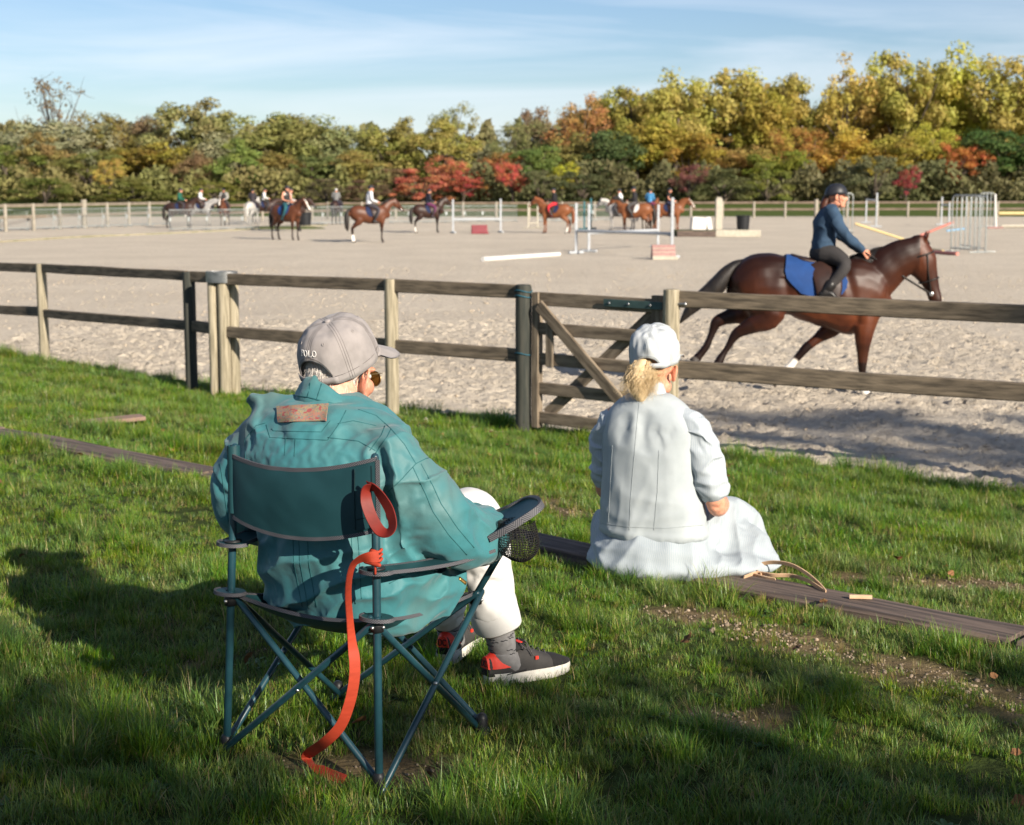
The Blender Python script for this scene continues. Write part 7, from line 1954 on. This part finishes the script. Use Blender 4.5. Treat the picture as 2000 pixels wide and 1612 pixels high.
TREES = [  # u, top, width, depth, kind, colour, label  -- the skyline row
 (-25, 238, 170, 190, 'round', GRG, 'pale grey green round tree cut by the left edge of the picture'),
 (106, 152, 120, 200, 'sparse', BRN, 'tall bare tree with few leaves standing above the wood at far left'),
 (118, 238, 170, 185, 'round', GRG, 'pale silvery green tree below the tall bare tree'),
 (205, 222, 130, 190, 'airy', (.115, .095, .030), 'brownish olive open tree right of the bare tree'),
 (292, 230, 90, 195, 'round', BRN, 'dark brown topped tree between two olive trees at left'),
 (368, 198, 170, 188, 'round', OLV, 'tall olive tree, highest of the left wood after the bare one'),
 (450, 262, 130, 185, 'round', GRG, 'lower grey olive tree filling the gap right of the tall olive one'),
 (548, 224, 180, 186, 'round', (.125, .125, .040), 'broad olive dome shaped tree above the blazed bay horse'),
 (615, 230, 100, 205, 'sparse', OLV, 'thin twiggy treetop behind the olive dome'),
 (658, 248, 140, 188, 'round', (.130, .135, .060), 'grey green rounded tree above the far rider in grey'),
 (756, 246, 150, 186, 'round', (.150, .140, .040), 'yellowish olive rounded tree above the white hooded rider'),
 (872, 206, 110, 205, 'airy', OLV, 'loose leafy top rising behind the cone shaped tree in the middle'),
 (872, 232, 150, 184, 'tall', (.150, .135, .036), 'sunlit cone shaped olive tree in the middle above the black horse'),
 (950, 258, 130, 192, 'airy', GRG, 'thin grey green tree right of the cone shaped middle tree'),
 (1020, 236, 120, 190, 'airy', (.125, .125, .050), 'soft green tree left of the dark topped tree'),
 (1052, 212, 80, 200, 'round', BRN, 'small dark topped tree on the skyline left of the orange tree'),
 (1126, 190, 120, 186, 'airy', ORG, 'orange brown tree on the skyline, left of the tall yellow wood'),
 (1186, 194, 110, 195, 'round', (.160, .140, .040), 'pale olive tree right behind the orange tree'),
 (1250, 172, 130, 188, 'tall', (.140, .125, .030), 'olive tree where the tall yellow wood begins'),
 (1315, 146, 150, 186, 'tall', YGR, 'tall yellow green tree, first of the high right wood'),
 (1402, 140, 160, 190, 'round', YGR, 'broad yellow green tree above the white block'),
 (1490, 176, 120, 186, 'tall', (.180, .150, .030), 'dull yellow tree in the dip of the right skyline'),
 (1560, 152, 130, 190, 'tall', YGR, 'yellow green tree left of the thin golden one'),
 (1645, 112, 150, 188, 'airy', YEL, 'thin golden tree above the galloping rider'),
 (1706, 160, 110, 194, 'round', OCH, 'ochre tree in the gap before the highest trees'),
 (1772, 104, 150, 186, 'tall', YGR, 'high yellow green tree above the horse head'),
 (1872, 98, 160, 190, 'tall', (.210, .195, .034), 'highest yellow green tree above the tubular wings'),
 (1968, 116, 150, 186, 'round', YGR, 'yellow green tree at the top right corner'),
 (2065, 130, 150, 188, 'tall', OCH, 'ochre tree cut by the right edge of the picture'),
 # middle row
 (20, 284, 160, 172, 'shrub', (.085, .095, .022), 'dark green bushy tree at the left edge behind the fence'),
 (100, 262, 110, 174, 'tall', (.140, .110, .040), 'rusty olive tree behind the left fence'),
 (165, 296, 140, 171, 'shrub', (.095, .098, .028), 'olive bushy tree above the left barriers'),
 (214, 312, 60, 165, 'airy', YEL, 'small yellow leaved tree above the left barriers'),
 (292, 282, 150, 173, 'tall', (.140, .110, .024), 'ochre green tree left of the rust brown one'),
 (386, 296, 90, 170, 'tall', (.125, .088, .044), 'rust brown tree above the green jumper rider'),
 (462, 272, 120, 169, 'cone', BGR, 'bright green pointed tree above the white horse'),
 (536, 300, 110, 172, 'tall', (.125, .100, .030), 'brownish olive tree behind the blazed bay horse'),
 (612, 306, 120, 171, 'shrub', (.080, .095, .032), 'green bushy tree left of the far rider in grey'),
 (694, 296, 140, 172, 'tall', (.140, .115, .036), 'ochre olive tree above the white hooded rider'),
 (775, 330, 90, 168, 'shrub', (.115, .080, .040), 'brownish shrub beside the red shrubs', 'shrub'),
 (826, 330, 110, 163, 'shrub', RED, 'bright red shrub behind the small black horse', 'shrub'),
 (884, 306, 90, 168, 'airy', (.235, .085, .045), 'orange red shrub higher up behind the red one', 'shrub'),
 (905, 336, 80, 164, 'airy', (.220, .055, .038), 'deep red shrub between two red ones', 'shrub'),
 (975, 300, 130, 170, 'shrub', (.180, .085, .030), 'orange brown bush above the dark hollow', 'shrub'),
 (1000, 318, 60, 162, 'airy', (.260, .070, .045), 'small scarlet shrub left of the green bush', 'shrub'),
 (1044, 286, 90, 168, 'tall', (.075, .100, .026), 'green tree left of the chestnut horse', ),
 (1098, 318, 60, 164, 'airy', (.240, .220, .025), 'small lime yellow tree above the red breeches rider'),
 (1120, 262, 130, 174, 'tall', (.110, .100, .030), 'olive tree under the orange tree'),
 (1196, 256, 130, 172, 'round', (.045, .062, .022), 'dark green tree above the group of riders at right'),
 (1262, 232, 150, 175, 'tall', (.165, .140, .026), 'yellow olive tree above the blue shirt rider'),
 (1345, 262, 140, 173, 'tall', (.180, .130, .026), 'ochre tree behind the white block'),
 (1430, 270, 150, 174, 'airy', OCH, 'open ochre tree above the black tub'),
 (1512, 296, 110, 170, 'tall', (.115, .125, .022), 'bright green tree left of the galloping rider'),
 (1575, 250, 130, 174, 'airy', (.190, .110, .030), 'brown ochre tree left above the galloping rider'),
 (1660, 256, 160, 173, 'tall', (.230, .165, .030), 'golden tree right above the galloping rider'),
 (1752, 268, 140, 172, 'tall', (.165, .135, .028), 'ochre green tree above the coral pole'),
 (1830, 240, 120, 175, 'airy', (.200, .180, .030), 'yellow tree above the tubular wings, below the highest trees'),
 (1880, 268, 80, 168, 'airy', (.230, .090, .030), 'orange brown tree above the tubular wings'),
 (1962, 256, 160, 170, 'round', (.045, .070, .020), 'dark green tree at the right edge'),
 # shrubs in front
 (1346, 322, 70, 163, 'airy', MAR, 'maroon shrub behind the white block', 'shrub'),
 (1700, 306, 110, 162, 'shrub', (.090, .090, .045), 'grey green bush above the cup row uprights', 'shrub'),
 (1770, 326, 50, 160, 'airy', (.160, .030, .030), 'small dark red shrub above the horse head', 'shrub'),
 (1420, 330, 110, 161, 'shrub', (.070, .072, .028), 'dull green bush behind the black tub', 'shrub'),
 (1500, 318, 90, 162, 'shrub', (.100, .105, .024), 'green bush left of the galloping rider helmet', 'shrub'),
 (1140, 336, 110, 161, 'shrub', (.055, .060, .026), 'dark bush behind the chestnut horse', 'shrub'),
 (1060, 334, 80, 160, 'shrub', (.085, .088, .040), 'grey green bush left of the chestnut horse', 'shrub'),
 (640, 350, 90, 160, 'shrub', (.075, .062, .035), 'brown bush behind the far rider in grey', 'shrub'),
 (720, 352, 90, 160, 'shrub', (.090, .060, .036), 'reddish brown bush behind the white hooded rider', 'shrub'),
 (420, 352, 90, 161, 'shrub', (.110, .110, .024), 'olive bush behind the barriers at left', 'shrub'),
 (90, 348, 120, 160, 'shrub', (.080, .090, .022), 'low green bush behind the left fence', 'shrub'),
 (250, 350, 130, 160, 'shrub', (.100, .100, .024), 'low olive bush behind the left barriers', 'shrub'),
]
for a in TREES: tree(*a)
# trees beside and behind the photographer, whose shade falls on the near lawn and the sand
def near_tree(x, y, W_, H, z0, kind, col, label):
    cm, tm_ = CROWNS[kind][cnt.get(kind, 0) % len(CROWNS[kind])]; cnt[kind] = cnt.get(kind, 0) + 1
    t = empty('tree', (x, y, float(ground_h(np.array([x]), np.array([y]))[0])), 1.0 + x, label, 'tree')
    for me_, nm in ((cm, 'crown'), (tm_, 'trunk')):
        o = bpy.data.objects.new(nm, me_); COL.objects.link(o); o.parent = t; o.scale = (W_, W_, H - z0); o.location = (0, 0, z0)
        if nm == 'crown': o.color = (*col, 1); o['kind'] = 'stuff'
near_tree(10.4, -9.35, 7.0, 7.3, .6, 'round', OLV, 'olive tree behind the photographer on the right')
near_tree(4.6, -8.3, 6.6, 7.0, .6, 'round', OLV, 'olive tree behind the photographer')
near_tree(15.8, -10.3, 7.0, 7.3, .6, 'tall', YGR, 'yellow green tree behind the photographer, furthest right')
near_tree(13.4, -.6, 4.2, 7.0, 3.4, 'airy', OCH, 'thin ochre tree beside the bank out of the picture on the right')
near_tree(17.8, -5.2, 3.2, 11.0, 8.4, 'airy', OLV, 'tall open olive tree out of the picture on the right')
near_tree(6.1, -8.0, 4.4, 7.25, .6, 'round', OLV, 'smaller olive tree between the two behind the photographer')
# dense undergrowth and the depth of the wood behind
def thicket(name, y0, y1, x0, x1, hfun, n, col, label, size=.28, seed=5):
    r = np.random.RandomState(seed); X = r.uniform(x0, x1, n); Y = r.uniform(y0, y1, n); Hh = hfun(X) * (0.72 + .28 * np.sin(X * .9 + 2 * np.sin(X * .37))); Z = Hh * r.rand(n) ** .8
    zb = ground_h(X, Y); P = np.stack([X, Y, zb + Z], 1); N_ = r.normal(0, 1, (n, 3)) + (0, -.3, .5); N_ /= np.linalg.norm(N_, axis=1)[:, None]
    U = np.cross(N_, r.normal(0, 1, (n, 3))); U /= np.linalg.norm(U, axis=1)[:, None]; W_ = np.cross(N_, U); s = (size * r.uniform(.5, 1.4, n))[:, None]
    vs = np.stack([P - U * s, P + W_ * s * .7, P + U * s, P - W_ * s * .7], 1).reshape(-1, 3); fs = np.arange(4 * n).reshape(n, 4)
    me = bpy.data.meshes.new(name); me.from_pydata(vs.tolist(), [], fs.tolist()); me.update()
    v = np.clip(.5 + .25 * np.sin(X * 1.3 + Z) + r.normal(0, .15, n), 0, 1); h = np.clip(.5 + .4 * np.sin(X * .31 + 1) + r.normal(0, .2, n), 0, 1)
    set_color(me, np.repeat(np.stack([v, h, 0 * v], 1), 4, 0)); o = link(name, me, m_leaf, None, False); o.color = (*col, 1); return tag(o, label, None, None, 'stuff')
thicket('undergrowth', 164, 176, -85, -9, lambda x: 0 * x + 3.6, 18000, (.110, .102, .038), 'olive undergrowth along the foot of the left trees')
thicket('undergrowth', 164, 176, -9, 80, lambda x: 0 * x + 4.2, 20000, (.078, .076, .034), 'dark undergrowth along the foot of the right trees', seed=6)
thicket('woodland', 196, 212, -100, 12, lambda x: np.interp(x, [-100, -60, 0, 10], [9.5, 9.5, 9.5, 11]), 34000, (.110, .100, .045), 'deep olive wood behind the front trees on the left', .62, 8)
thicket('woodland', 196, 212, 12, 95, lambda x: np.interp(x, [12, 20, 95], [11, 14, 16.5]), 34000, (.160, .130, .042), 'deep golden wood behind the front trees on the right', .62, 9)
